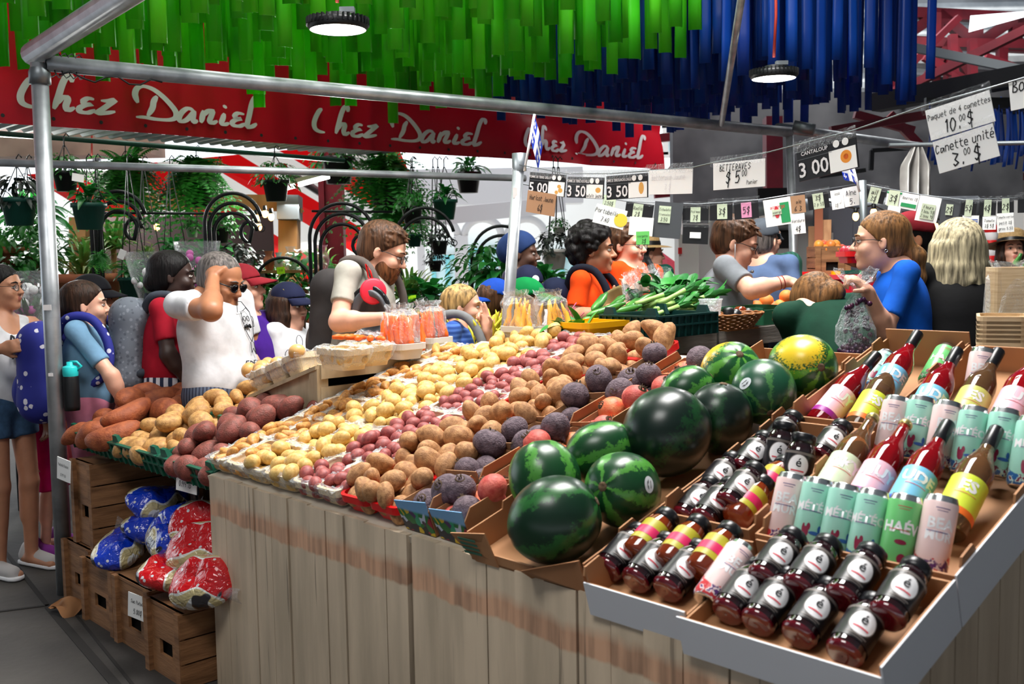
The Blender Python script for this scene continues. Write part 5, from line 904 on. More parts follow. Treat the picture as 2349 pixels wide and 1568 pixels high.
for k in range(4): b = MB(); b.lathe([(.001, 0), (.026, 0), (.028, .01), (.028, .05), (.02, .06), (.001, .062)], 14); o = b.build('small_jar', (m_black, m_capb, m_amber, m_black)[k]); place(o, SP_(1700+k*14, 752-k*1.5, .07)+(0, 0, .03), rot('X', .9*(k % 2))); tag(o, 'small dark jar in the wicker basket', 'jar', 'jars in the wicker basket')
m_pbox = mat('fruit_box_green', (26, 92, 62), .6); PX = thing('fruit_box', 'green and kraft cardboard fruit box of peaches on the grey counter', 'box', SP_(1800, 742, .14), None, RB)
for c, s, nm in (((0, 0, .004), (.24, .30, .006), 'bottom'), ((.12, 0, .035), (.006, .30, .07), 'front_wall'), ((-.12, 0, .04), (.006, .30, .08), 'back_wall'), ((0, -.15, .04), (.24, .006, .08), 'side_wall'), ((0, .15, .04), (.24, .006, .08), 'side_wall')): b = MB(); b.box(c, s); b.build(nm, m_pbox if 'wall' in nm else m_card, PX)
b = MB(); b.box((.1236, .03, .04), (.001, .22, .04)); b.build('kraft_print', m_card, PX)
m_peach = mat('peach_skin', (246, 152, 60), .6, col2=(216, 84, 50), scale=2.2, rand=1); b = MB(); b.ell((0, 0, 0), (.036, .036, .034), None, 18, 12); PE = b.build('peach', m_peach)
for k, (x, y) in enumerate(((1758, 690), (1804, 680), (1826, 697), (1790, 702), (1772, 706), (1735, 704), (1848, 700))): o = PE if k == 0 else dup(PE); place(o, P(x, y, 5.3), rot('Z', k), 1.05); tag(o, 'orange peach heaped in the green and kraft fruit box', 'peach', 'peaches in the fruit box')
# ---------------------------------------------------------------- price signs on wires
m_paper = mat('white_paper', (250, 250, 248), .6); m_kpaper = mat('brown_card', (170, 130, 98), .8); m_bcard = mat('black_card', (30, 30, 33), .35); m_gcard = mat('grey_card', (74, 77, 82), .5); m_green = mat('green_paper', (110, 206, 104), .6); m_note = mat('pale_note', (206, 218, 190), .6); m_pinkn = mat('pink_note', (226, 150, 186), .6); m_neon = mat('neon_paper', (190, 250, 20), .6, emit=0)
m_sleeve = film_mat('plastic_sleeve', .0, .08); m_grn = mat('green_felt', (40, 150, 90), .6); m_redp = mat('red_felt', (214, 60, 70), .6); m_bluep = mat('blue_felt', (70, 100, 180), .6)
MC = {'w': m_paper, 'k': m_kpaper, 'b': m_bcard, 'g': m_gcard, 'n': m_green, 'o': m_note, 'p': m_pinkn, 'y': m_neon}; IC = {'k': m_ink, 'w': m_wlabel, 'g': m_grn, 'r': m_redp, 'b': m_bluep}
m_pot = mat('printed_potato', (226, 168, 84), .5); m_mel = mat('printed_melon', (240, 150, 50), .5)
def sign(label, x0, y0, x1, y1, z0, z1, hpx, col, items=(), sleeve=False, notes=(), name='price_sign', thick=.003, lean=0):
    TL, TRr = P(x0, y0, z0), P(x1, y1, z1); X = TRr-TL; W_ = np.linalg.norm(X); X /= W_; D = -ZUP+X*(X@ZUP); D /= np.linalg.norm(D); D = D+np.array([0, lean, 0]); D /= np.linalg.norm(D); N_ = np.cross(X, -D); H_ = hpx*(z0+z1)/2/FPX
    if N_@(CAM-TL) < 0: N_ = -N_
    t = thing(name, label, 'sign', TL, None); O = np.zeros(3); b = MB(); b.prism([(0, 0), (W_, 0), (W_, H_), (0, H_)], O, X, D, -N_*thick); b.build('card', MC[col], t)
    inks = {}
    def put(items, O, w_, h_, par):
        for it in items:
            k, s, cx, cy, sz, ic = it; o = O+X*cx*w_+D*cy*h_+N_*.0008
            if k == 'h': m = inks.setdefault(ic, MB()); sz = min(sz, w_*.96/hand_w(s)); L = hand_w(s)*sz; hand(m, s, o-X*L/2+D*sz/2, X, -D, N_, sz, 0, .1)
            elif k == 't': m = inks.setdefault(ic, MB()); V, F = text_mesh(s, sz*1.25, .015); kx = min(1, .62*w_/(np.ptp(V[:, 0])+1e-6)) if len(s) > 6 else 1; V = V*np.array([kx, 1, 1]); m.add([o+X*v[0]-D*(v[1]-sz*.42)+N_*.0012 for v in V], F, 0, False)
            elif k in 'ceq':                                        # printed disc, ellipse, rectangle
                b = MB(); a, c = (sz, sz) if k == 'c' else s
                if k == 'q': b.prism([(-a, -c), (a, -c), (a, c), (-a, c)], o, X, D, N_*.0006)
                else: b.prism([(a*math.cos(q), c*math.sin(q)) for q in np.linspace(0, 2*math.pi, 23)[:-1]], o, X, D, N_*.0009)
                b.build('printed_patch', ic, par)
    put(items, O, W_, H_, t)
    for (nc, cx, cy, w_, h_, it) in notes:
        o = X*(cx*W_-w_/2)+D*(cy*H_-h_/2)+N_*.004; b = MB(); b.prism([(0, 0), (w_, 0), (w_, h_), (0, h_)], o, X, D, -N_*.0015); nt_ = b.build('note', MC[nc], t); put(it, o, w_, h_, nt_)
    for ic, m in inks.items(): m.build('lettering', IC[ic], t)
    if sleeve: b = MB(); e = .008; b.grid(lambda i, j: O+X*(-e+(W_+2*e)*i)+D*(-.022+(H_*.14+.022)*j)+N_*(.007+.003*math.sin(i*19+j*11)), 10, 6); b.build('plastic_sleeve', m_sleeve, t)
    return t
def potcard(label, x0, y0, x1, y1, h, z0, z1, head, price, pic, extra=()):
    wm = np.linalg.norm(P(x1, y1, z1)-P(x0, y0, z0)); hm = h*(z0+z1)/2/FPX
    sign(label, x0, y0, x1, y1, z0, z1, h, 'b', [('t', head, .31, .2, .0105*wm/.17, 'w'), ('t', price, .27, .68, .04*wm/.17, 'w'), ('q', (wm*.22, hm*.32), .765, .66, 0, m_paper), ('c', 0, .68, .17, wm*.052, m_paper), ('c', 0, .83, .17, wm*.052, m_paper), ('q', (wm*.3, .0015), .3, .36, 0, m_gcard)]+[('e', (wm*a, wm*c), px, py, 0, m) for a, c, px, py, m in pic]+list(extra), True)
yp = [(.05, .04, .84, .55, m_pot), (.06, .05, .88, .72, m_pot), (.045, .04, .78, .82, m_pot)]
potcard('black price card reading 5 00 with small potatoes, next to the slanted post', 1216, 394, 1299, 401, 50, 4.42, 4.3, 'POMME DE TERRE GRELOT', '5 00', yp)
potcard('black price card reading 3 50 with patate jaune written over its picture', 1302, 405, 1386, 407, 48, 4.28, 4.12, 'POMME DE TERRE NOUVELLE', '3 50', [(.07, .05, .86, .6, m_pot)], [('h', 'patate jaune', .75, .86, .014, 'k')])
potcard('black price card reading 3 50 with one long potato, nearest the blank white card', 1391, 404, 1486, 396, 55, 4.1, 3.95, 'POMME DE TERRE BLANCHE LONGUE', '3 50', [(.06, .11, .85, .6, m_pot)])
sign('white card with pale hardly readable writing, hanging before the Betteraves card', 1489, 391, 1589, 386, 3.92, 3.75, 56, 'w', [('h', 'Betterave Jaune', .45, .3, .02, 'w'), ('h', '3 $', .45, .7, .02, 'w')], True)
sign('torn brown cardboard sign reading Haricot Jaune 6$', 1211, 436, 1276, 446, 4.4, 4.28, 50, 'k', [('h', 'Haricot Jaune', .5, .28, .02, 'k'), ('h', '6$', .5, .72, .026, 'k')])
sign('white card reading Betteraves $ 5 00 Panier', 1636, 375, 1755, 363, 3.66, 3.5, 62, 'w', [('h', 'BETTERAVES', .42, .2, .022, 'k'), ('h', '$ 5', .4, .58, .04, 'k'), ('h', '00', .62, .46, .02, 'k'), ('h', 'Panier', .76, .8, .014, 'k')], True)
potcard('black price card reading CANTALOUP 3 00 with a halved melon', 1826, 342, 1962, 304, 78, 3.34, 3.16, 'CANTALOUP', '3 00', [(.09, .09, .82, .6, m_mel), (.04, .04, .82, .6, m_carrot)])
sign('white sheet reading Paquet de 4 canettes 10.00$', 2122, 254, 2269, 206, 2.86, 2.74, 72, 'w', [('h', 'Paquet de 4 canettes', .5, .27, .026, 'k'), ('h', '10.', .38, .7, .034, 'k'), ('h', '00', .54, .58, .016, 'k'), ('h', '$', .66, .66, .032, 'k')], True)
sign('white sheet reading Canette unité 3.00 $ below the Paquet sheet', 2139, 326, 2277, 282, 2.85, 2.74, 76, 'w', [('h', 'Canette unité', .5, .27, .03, 'k'), ('h', '3.', .36, .72, .036, 'k'), ('h', '00', .52, .58, .017, 'k'), ('h', '$', .68, .72, .036, 'k')], True)
sign('white sheet beginning with Bo, cut off by the right edge of the picture', 2313, 186, 2460, 150, 2.72, 2.6, 70, 'w', [('h', 'Bo', .17, .22, .03, 'k')])
def wire(label, pts, r=.0025): tube_thing('wire', label, 'wire', [P(*p) for p in pts], r, m_galvd, n=6)
wire('thin wire strung from the slanted post to the upper right, carrying the nearest price cards', [(1192, 378, 4.5), (1299, 398, 4.3), (1400, 398, 4.1), (1588, 384, 3.75), (1640, 372, 3.66), (1758, 350, 3.5), (1960, 298, 3.18), (2120, 243, 2.88), (2275, 200, 2.74), (2480, 140, 2.6)])
wire('thin wire carrying the second row of cards from the slanted post to the dark post', [(1188, 420, 4.55), (1300, 440, 5.1), (1440, 462, 5.3), (1600, 468, 5.25), (1740, 458, 5.15), (1979, 420, 4.93)])
wire('thin wire carrying the row of cards right of the dark post', [(1979, 422, 4.93), (2110, 446, 4.8), (2210, 458, 4.7), (2480, 448, 4.5)])
def n_(s, c='o', cx=.5, cy=.5, w=.05, h=.075): L = s.split('/'); return (c, cx, cy, w, h, [('h', q, .5, (i+.7)/(len(L)+.4), min(.03, h/len(L)*.6, w/max(1, hand_w(q))*.9), 'k') for i, q in enumerate(L)])
ROW = [('white card reading Portobello 7.40 with a cut lemon', 1370, 466, 1440, 484, 5.2, 44, 'w', [('h', 'Portobello', .36, .3, .022, 'k'), ('h', '7.40', .38, .72, .022, 'k'), ('c', 0, .86, .55, .034, mat('printed_lemon', (236, 206, 70), .5))], []),
 ('pale note reading 2.50$ above the Portobello card', 1385, 446, 1414, 450, 5.22, 30, 'o', [('h', '2.50$', .5, .6, .018, 'k')], []), ('black roll card with a pale note reading Radis 2$', 1437, 462, 1501, 470, 5.25, 34, 'b', [], [n_('Radis/2$', cx=.45, cy=.55)]),
 ('blank white card above the green courgette card', 1445, 496, 1500, 500, 5.22, 42, 'w', [], []), ('green card reading courgette 3$', 1459, 531, 1489, 530, 5.2, 30, 'n', [('h', 'courgette', .5, .35, .011, 'k'), ('h', '3$', .6, .75, .02, 'k')], []),
 ('tall grey card with a note reading Echalote Francaise 2.50$', 1503, 461, 1568, 466, 5.2, 82, 'g', [], [n_('Echalote/Francaise/2.50', cx=.38, cy=.35, w=.06, h=.085)]), ('black roll card with a note reading Poireau 7$', 1566, 472, 1626, 472, 5.2, 40, 'b', [], [n_('Poireau/7$', cx=.5, cy=.5)]),
 ('black plastic roll hanging under the Poireau card', 1567, 514, 1626, 516, 5.18, 44, 'b', [], [('w', .5, .55, .055, .03, [])]), ('black roll card with a note reading 3$', 1628, 466, 1680, 464, 5.17, 40, 'b', [], [n_('3$', cx=.55)]), ('black roll card with a pink pointed note', 1683, 464, 1739, 459, 5.13, 40, 'b', [], [n_('5$', 'p', cx=.5)]),
 ('white card with a green and pink drawing of asparagus', 1750, 460, 1812, 450, 5.1, 62, 'w', [('q', (.022, .05), .75, .55, 0, m_grn), ('e', (.012, .03), .45, .5, 0, m_redp), ('h', 'asperge', .5, .3, .018, 'r')], [n_('asperge', cx=.45, cy=.5, w=.045, h=.025)]), ('brown card reading Kale 6 3 beside the post', 1813, 450, 1846, 446, 5.05, 40, 'k', [('h', 'Kale', .5, .35, .018, 'k'), ('h', '6 3', .5, .75, .024, 'k')], []), ('white card reading Verdure 4$ below the Kale card', 1813, 492, 1845, 488, 5.05, 46, 'w', [('h', 'Verdure', .5, .35, .015, 'k'), ('h', '4$', .5, .75, .024, 'k')], []),
 ('black roll card with a note reading 3$ 2 pour 5$', 1851, 447, 1899, 439, 5.0, 36, 'b', [], [n_('3$/2 p 5$', cx=.5)]), ('white card with a drawn onion', 1904, 438, 1932, 433, 4.97, 44, 'w', [('h', 'Kiosk', .5, .2, .014, 'k'), ('e', (.008, .02), .7, .5, 0, m_paper), ('h', '3$', .4, .8, .014, 'k')], []), ('white card with a drawn music note next to the dark post', 1932, 432, 1969, 425, 4.95, 44, 'w', [('h', 'Aine', .5, .3, .024, 'k'), ('h', '5.', .5, .75, .026, 'k')], []),
 ('black roll card right beside the dark post', 1990, 428, 2034, 437, 4.9, 32, 'b', [], [n_('ail/3$', cx=.45)]), ('white and green card with a note reading 3$', 2036, 437, 2070, 441, 4.85, 32, 'w', [('q', (.034, .004), .5, .1, 0, m_grn)], [n_('3$', cx=.5)]), ('white card reading Coeur 5$', 2038, 470, 2067, 474, 4.84, 40, 'w', [('h', 'Coeur', .5, .35, .014, 'k'), ('h', '5$', .5, .75, .018, 'k')], []), ('white card reading Beurres 3$ over a row of green keys', 2071, 441, 2110, 448, 4.82, 36, 'w', [('h', 'Beurres 3$', .5, .3, .012, 'k'), ('q', (.034, .009), .5, .75, 0, m_grn)], []),
 ('large paper with a pale green price list on it', 2111, 447, 2161, 455, 4.78, 58, 'w', [], [n_('Fleurs/1 bou 5$/2 bou 9$', cx=.5, cy=.6, w=.06, h=.07)]), ('dark grey card with a small note reading 2$', 2162, 457, 2204, 460, 4.75, 56, 'g', [], [n_('2$', cx=.45, cy=.4, w=.03, h=.05)]), ('black roll card above the blue printed sheet', 2206, 461, 2242, 463, 4.7, 30, 'b', [], [n_('5$', cx=.5, w=.03)]), ('white sheet with blue printed lines', 2208, 494, 2246, 494, 4.7, 38, 'w', [('q', (.03, .002), .5, .25+.12*k, 0, m_bluep) for k in range(4)], []),
 ('black roll card second from the right edge', 2247, 461, 2286, 461, 4.65, 32, 'b', [], [n_('4$', cx=.5, w=.03)]), ('black roll card above the Tomate cerise card', 2288, 461, 2326, 459, 4.62, 28, 'b', [], [n_('2$', cx=.5, w=.03)]), ('white card reading Tomate and two prices', 2254, 497, 2285, 496, 4.64, 30, 'w', [('h', 'Tomate', .5, .3, .012, 'k'), ('h', '3$ 5$', .5, .7, .014, 'k')], []), ('white card reading Tomate cerise with small and large prices', 2286, 490, 2325, 487, 4.6, 44, 'w', [('h', 'Tomate cerise', .5, .2, .0095, 'k'), ('h', 'petit 3$', .5, .5, .012, 'k'), ('h', 'gros 5.50', .5, .8, .012, 'k')], []), ('black roll card cut by the right edge of the picture', 2335, 452, 2390, 450, 4.55, 36, 'b', [], [])]
for (lab, x0, y0, x1, y1, z, h, c, it, no) in ROW: sign(lab, x0, y0, x1, y1, z, z-.03, h, c, it, c == 'b', no)
sign('small white sign reading Patate Douce on the tall crate by the corner post', 131, 1046, 161, 1058, 4.42, 4.36, 52, 'w', [('h', 'Patate Douce', .5, .3, .012, 'k'), ('h', '0.99 lb', .5, .75, .012, 'k')], False); sign('white sign reading Patate Jaune Rouge 0.99 lb on the front of the green crate', 404, 1076, 451, 1088, 3.86, 3.80, 48, 'w', [('h', 'Patate Jaune Rouge', .5, .22, .0085, 'k'), ('h', '0.99 lb', .45, .62, .02, 'k')], False); sign('small white sign reading Sac Patate 5.00$ on the floor crate', 294, 1356, 340, 1374, 3.86, 3.80, 58, 'w', [('h', 'Sac Patate', .5, .3, .014, 'k'), ('h', '5.00$', .5, .7, .018, 'k')], False)
# ---------------------------------------------------------------- small blue and white flags
m_fb = mat('flag_blue', (20, 60, 190), .6); m_fw = mat('flag_white', (240, 240, 242), .6)
def flag(label, x, y, z, pole, fx, fy, droop, wv):
    a, c = P(*pole[0]), P(*pole[1]); t = thing('flag', label, 'flag', a, None); b = MB(); b.tube([a-a, c-a], .006, 8); b.build('stick', m_fw, t); d = (c-a)/np.linalg.norm(c-a); top = c-a; r = frame(FW)[:, 0]; L, H_ = fx, fy
    def pt(i, j): return top-d*H_*j+np.array([1, 0, 0])*L*i*(1-droop)+ZUP*(-L*i*droop)+FW*(.02*math.sin(i*7+wv)*(i+.2))
    b = MB(); n = 18; b.grid(pt, n, 12); b.m = [1 if (7 <= k % n <= 10 or 5 <= k//n <= 6) else 0 for k in range(n*12)]; b.build('cloth', [m_fb, m_fw], t)
    b = MB()
    for ci, cj in ((.19, .2), (.8, .2), (.19, .77), (.8, .77)):
        for (u0, v0, u1, v1) in ((-.02, -.14, .02, .14), (-.09, -.03, -.05, .08), (.05, -.03, .09, .08), (-.08, .03, .08, .06)): b.add([pt(ci+uu, cj+vv)-FW*.004 for uu, vv in ((u0, v0), (u1, v0), (u1, v1), (u0, v1))], [(0, 1, 2, 3)], 0, False)
    b.build('lilies', m_fw, t)
flag('small blue and white flag drooping from a white stick on the slanted post', 0, 0, 0, ((1203, 392, 4.5), (1226, 262, 4.5)), .17, .11, .8, 1.0); flag('small blue and white flag on top of the dark post', 0, 0, 0, ((1972, 440, 4.88), (1957, 383, 4.88)), -.1, .09, .35, 2.0)
# ---------------------------------------------------------------- smooth bodies: tapered limbs blended in a distance field, then meshed
class SDF:
    def __init__(s, res=.0065): s.res = res; s.p = []
    def cap(s, a, b, ra, rb=None, k=.02, clip=None, sub=0): s.p.append((0, np.asarray(a, float), np.asarray(b, float), ra, ra if rb is None else rb, k, clip, sub)); return s
    def ell(s, c, r, R=None, k=.02, clip=None, sub=0): s.p.append((1, np.asarray(c, float), np.broadcast_to(np.asarray(r, float), (3,)), None if R is None else np.asarray(R, float), 0, k, clip, sub)); return s
    def mesh(s, smooth=1, cut=()):
        lo, hi = np.full(3, 9e9), np.full(3, -9e9); bx = []
        for q in s.p:
            if q[0] == 0: l, h = np.minimum(q[1]-q[3], q[2]-q[4]), np.maximum(q[1]+q[3], q[2]+q[4])
            else: e = np.full(3, q[2].max()) if q[3] is not None else q[2]; l, h = q[1]-e, q[1]+e
            bx.append((l-q[5]-2*s.res, h+q[5]+2*s.res))
            if not q[7]: lo, hi = np.minimum(lo, l), np.maximum(hi, h)
        lo -= 3*s.res; hi += 3*s.res; n = np.ceil((hi-lo)/s.res).astype(int)+1; F = np.full(n, 9., np.float32); ax = [lo[i]+np.arange(n[i])*s.res for i in range(3)]
        for q, (l, h) in zip(s.p, bx):
            i0 = np.clip(((l-lo)/s.res).astype(int), 0, n); i1 = np.clip(((h-lo)/s.res).astype(int)+2, 0, n)
            if (i1 <= i0).any(): continue
            sl = tuple(slice(a, b) for a, b in zip(i0, i1)); X = ax[0][sl[0]][:, None, None]; Y = ax[1][sl[1]][None, :, None]; Z = ax[2][sl[2]][None, None, :]
            if q[0] == 0:
                a, d = q[1], q[2]-q[1]; L2 = max(d@d, 1e-9); t = np.clip(((X-a[0])*d[0]+(Y-a[1])*d[1]+(Z-a[2])*d[2])/L2, 0, 1); D = np.sqrt((X-a[0]-t*d[0])**2+(Y-a[1]-t*d[1])**2+(Z-a[2]-t*d[2])**2)-(q[3]+(q[4]-q[3])*t)
            else:
                p = [X-q[1][0], Y-q[1][1], Z-q[1][2]]
                if q[3] is not None: R = q[3]; p = [p[0]*R[0, i]+p[1]*R[1, i]+p[2]*R[2, i] for i in range(3)]
                r = q[2]; k0 = np.sqrt((p[0]/r[0])**2+(p[1]/r[1])**2+(p[2]/r[2])**2); k1 = np.sqrt((p[0]/r[0]**2)**2+(p[1]/r[1]**2)**2+(p[2]/r[2]**2)**2); D = k0*(k0-1)/np.maximum(k1, 1e-6)
            for (cp, cn) in (q[6] or ()): D = np.maximum(D, (X-cp[0])*cn[0]+(Y-cp[1])*cn[1]+(Z-cp[2])*cn[2])
            A = F[sl]; k = max(q[5], 1e-4)
            if q[7]: D = -D; hh = np.clip(.5-.5*(D-A)/k, 0, 1); F[sl] = A*hh+D*(1-hh)+k*hh*(1-hh)
            else: hh = np.clip(.5+.5*(D-A)/k, 0, 1); F[sl] = D*(1-hh)+A*hh-k*hh*(1-hh)
        for (cp, cn) in cut: F = np.maximum(F, (ax[0][:, None, None]-cp[0])*cn[0]+(ax[1][None, :, None]-cp[1])*cn[1]+(ax[2][None, None, :]-cp[2])*cn[2])
        return nets(F, s.res, lo, smooth)
def nets(F, res, lo, smooth):
    I = F < 0; c = np.zeros(tuple(k-1 for k in F.shape), np.int8)
    for i in (0, 1):
        for j in (0, 1):
            for k in (0, 1): c += I[i:I.shape[0]-1+i, j:I.shape[1]-1+j, k:I.shape[2]-1+k]
    act = np.argwhere((c > 0) & (c < 8)); idx = np.full(c.shape, -1, np.int32); idx[tuple(act.T)] = np.arange(len(act)); S_ = np.zeros((len(act), 3)); N_ = np.zeros(len(act)); co = [(i, j, k) for i in (0, 1) for j in (0, 1) for k in (0, 1)]
    val = {o: F[act[:, 0]+o[0], act[:, 1]+o[1], act[:, 2]+o[2]] for o in co}
    for a in co:
        for d in range(3):
            if a[d]: continue
            b = list(a); b[d] = 1; b = tuple(b); va, vb = val[a], val[b]; m = (va < 0) != (vb < 0); t = np.where(m, va/np.where(va == vb, 1, va-vb), 0); q = np.array(a, float)[None]+t[:, None]*np.eye(3)[d]; S_[m] += q[m]; N_[m] += 1
    V = lo+(act+S_/N_[:, None])*res; Q = []
    for d in range(3):
        e1, e2 = (d+1) % 3, (d+2) % 3; sl0 = [slice(None)]*3; sl1 = [slice(None)]*3; sl0[d] = slice(0, -1); sl1[d] = slice(1, None); A, B = I[tuple(sl0)], I[tuple(sl1)]; E = np.argwhere(A != B); fl = A[tuple(E.T)]; ok = (E[:, e1] > 0) & (E[:, e2] > 0) & (E[:, e1] < I.shape[e1]-1) & (E[:, e2] < I.shape[e2]-1); E, fl = E[ok], fl[ok]
        def g(u, v): K = E.copy(); K[:, e1] -= u; K[:, e2] -= v; return idx[K[:, 0], K[:, 1], K[:, 2]]
        f = np.stack([g(0, 0), g(1, 0), g(1, 1), g(0, 1)], 1); f[~fl] = f[~fl][:, ::-1]; Q.append(f)
    Q = np.concatenate(Q); Q = Q[(Q >= 0).all(1)]
    for _ in range(smooth):
        E = np.concatenate([Q[:, [0, 1]], Q[:, [1, 2]], Q[:, [2, 3]], Q[:, [3, 0]]]); acc = np.zeros_like(V); n = np.zeros(len(V)); np.add.at(acc, E[:, 0], V[E[:, 1]]); np.add.at(n, E[:, 0], 1); V = .5*V+.5*acc/np.maximum(n, 1)[:, None]
    return V, Q
def sobj(name, VQ, mats, parent, origin, mi=None):
    V, Q = VQ; me = bpy.data.meshes.new(name); V = V-origin; me.vertices.add(len(V)); me.vertices.foreach_set('co', V.astype(np.float32).ravel()); me.loops.add(Q.size); me.loops.foreach_set('vertex_index', Q.astype(np.int32).ravel()); me.polygons.add(len(Q)); me.polygons.foreach_set('loop_start', np.arange(0, Q.size, 4, dtype=np.int32)); me.polygons.foreach_set('use_smooth', np.ones(len(Q), bool))
    for m in (mats if isinstance(mats, (list, tuple)) else [mats]): me.materials.append(m)
    if mi is not None: me.polygons.foreach_set('material_index', mi.astype(np.int32))
    me.update(); me.validate(); o = bpy.data.objects.new(name, me); COL.objects.link(o)
    if parent is not None: o.parent = parent
    else: o.location = origin
    return o
m_lip = {}
SK = {'fair': ((232, 176, 150), (204, 116, 104)), 'tan': ((196, 138, 106), (160, 92, 78)), 'olive': ((176, 118, 84), (140, 82, 66)), 'brown': ((146, 94, 66), (120, 66, 58)), 'dark': ((62, 42, 36), (70, 40, 40)), 'deep': ((92, 62, 48), (92, 52, 48))}
m_eye = mat('eye_white', (196, 186, 178), .3); m_iris = mat('eye_iris', (58, 44, 36), .15)
def skin(k): return [mat('skin_'+k, SK[k][0], .48, col2=tuple(int(c*.93) for c in SK[k][0]), scale=14, sub=.08), mat('lips_'+k, SK[k][1], .42)]
def cloth(name, c, c2=None, scale=10, **k): return mat('cloth_'+name, c, .85, col2=c2 or tuple(int(x*.86) for x in c), scale=scale, bump=.35, bscale=11, spec=.2, **k)
def hairm(name, c): return mat('hair_'+name, c, .48, col2=tuple(int(x*.5) for x in c), scale=26, stretch=(3, 3, .35), detail=6, bump=.5, bscale=40, spec=.22)
def stripes(name, c1, c2, sc, ax=0):
    m = mat('cloth_'+name, c1, .85); nt = m.node_tree; L = nt.links; w_ = nt.nodes.new('ShaderNodeTexWave'); w_.bands_direction = 'XYZ'[ax]; w_.inputs['Scale'].default_value = sc; w_.inputs['Distortion'].default_value = .6; tc = nt.nodes.new('ShaderNodeTexCoord'); L.new(tc.outputs['Object'], w_.inputs['Vector']); r = nt.nodes.new('ShaderNodeValToRGB'); r.color_ramp.interpolation = 'CONSTANT'; r.color_ramp.elements[0].color = (*lin(c1), 1); r.color_ramp.elements[1].position = .55; r.color_ramp.elements[1].color = (*lin(c2), 1); L.new(w_.outputs['Fac'], r.inputs[0]); L.new(r.outputs[0], nt.nodes['Principled BSDF'].inputs['Base Color']); return m
def flecks(name, base, cols, sc=30, thr=.5):
    m = mat('cloth_'+name, base, .8); nt = m.node_tree; L = nt.links; N = nt.nodes.new; tc = N('ShaderNodeTexCoord'); v = N('ShaderNodeTexVoronoi'); v.inputs['Scale'].default_value = sc; L.new(tc.outputs['Object'], v.inputs['Vector']); s = N('ShaderNodeSeparateXYZ'); L.new(v.outputs['Color'], s.inputs[0]); r = N('ShaderNodeValToRGB'); r.color_ramp.interpolation = 'CONSTANT'
    for i, c in enumerate([base]+cols): e = r.color_ramp.elements[i] if i < 2 else r.color_ramp.elements.new(.5); e.position = 0 if i == 0 else thr+(1-thr)*(i-1)/len(cols); e.color = (*lin(c), 1)
    L.new(s.outputs[0], r.inputs[0]); mr = N('ShaderNodeMapRange'); mr.inputs[1].default_value = .4; mr.inputs[2].default_value = .45; L.new(v.outputs['Distance'], mr.inputs[0]); mx = N('ShaderNodeMix'); mx.data_type = 'RGBA'; mx.inputs[7].default_value = (*lin(base), 1); L.new(mr.outputs[0], mx.inputs['Factor']); L.new(r.outputs[0], mx.inputs[6]); L.new(mx.outputs[2], nt.nodes['Principled BSDF'].inputs['Base Color']); return m
def yawv(a): a = math.radians(a); return np.array([math.sin(a), -math.cos(a), 0.]), np.array([math.cos(a), math.sin(a), 0.])   # facing, person's left
def hand_sdf(S, w, d, n, side, curl, sc=1, point=0):
    """palm and five separate fingers from the wrist w along d, palm facing n; curl bends the fingers towards n"""
    d = d/np.linalg.norm(d); n = n-d*(n@d); n /= np.linalg.norm(n); s = np.cross(d, n)*side
    S.cap(w-d*.01*sc, w+d*.03*sc, .021*sc, .024*sc, .012); R = np.stack([d, s, n], 1); S.ell(w+d*.052*sc, np.array([.045, .039, .016])*sc, R, .012)
    for i, (o, L, r) in enumerate(((.029, .066, .0088), (.0105, .074, .009), (-.009, .068, .0086), (-.027, .053, .0078))):
        c = curl*(1+.12*i); 
        if point and i < point: c = .08
        a = w+d*.088*sc+s*o*sc-n*.002; L *= sc; d1 = d*math.cos(c*.75)+n*math.sin(c*.75)+s*(o*2.2); b = a+d1*L*.42; d2 = d*math.cos(c*1.7)+n*math.sin(c*1.7); c2 = b+d2*L*.34; d3 = d*math.cos(c*2.5)+n*math.sin(c*2.5); e = c2+d3*L*.26
        S.cap(a-d*.012, b, r*sc*1.05, r*sc, .006); S.cap(b, c2, r*sc, r*sc*.92, .004); S.cap(c2, e, r*sc*.92, r*sc*.78, .004)
    t0 = w+d*.022*sc+s*.026*sc; t1 = t0+(s*.7+d*.65+n*.35)*.036*sc; t2 = t1+(d*.85+s*.25+n*(.3+.4*curl))*.03*sc; S.cap(t0, t1, .0125*sc, .0105*sc, .01); S.cap(t1, t2, .0105*sc, .0085*sc, .005)
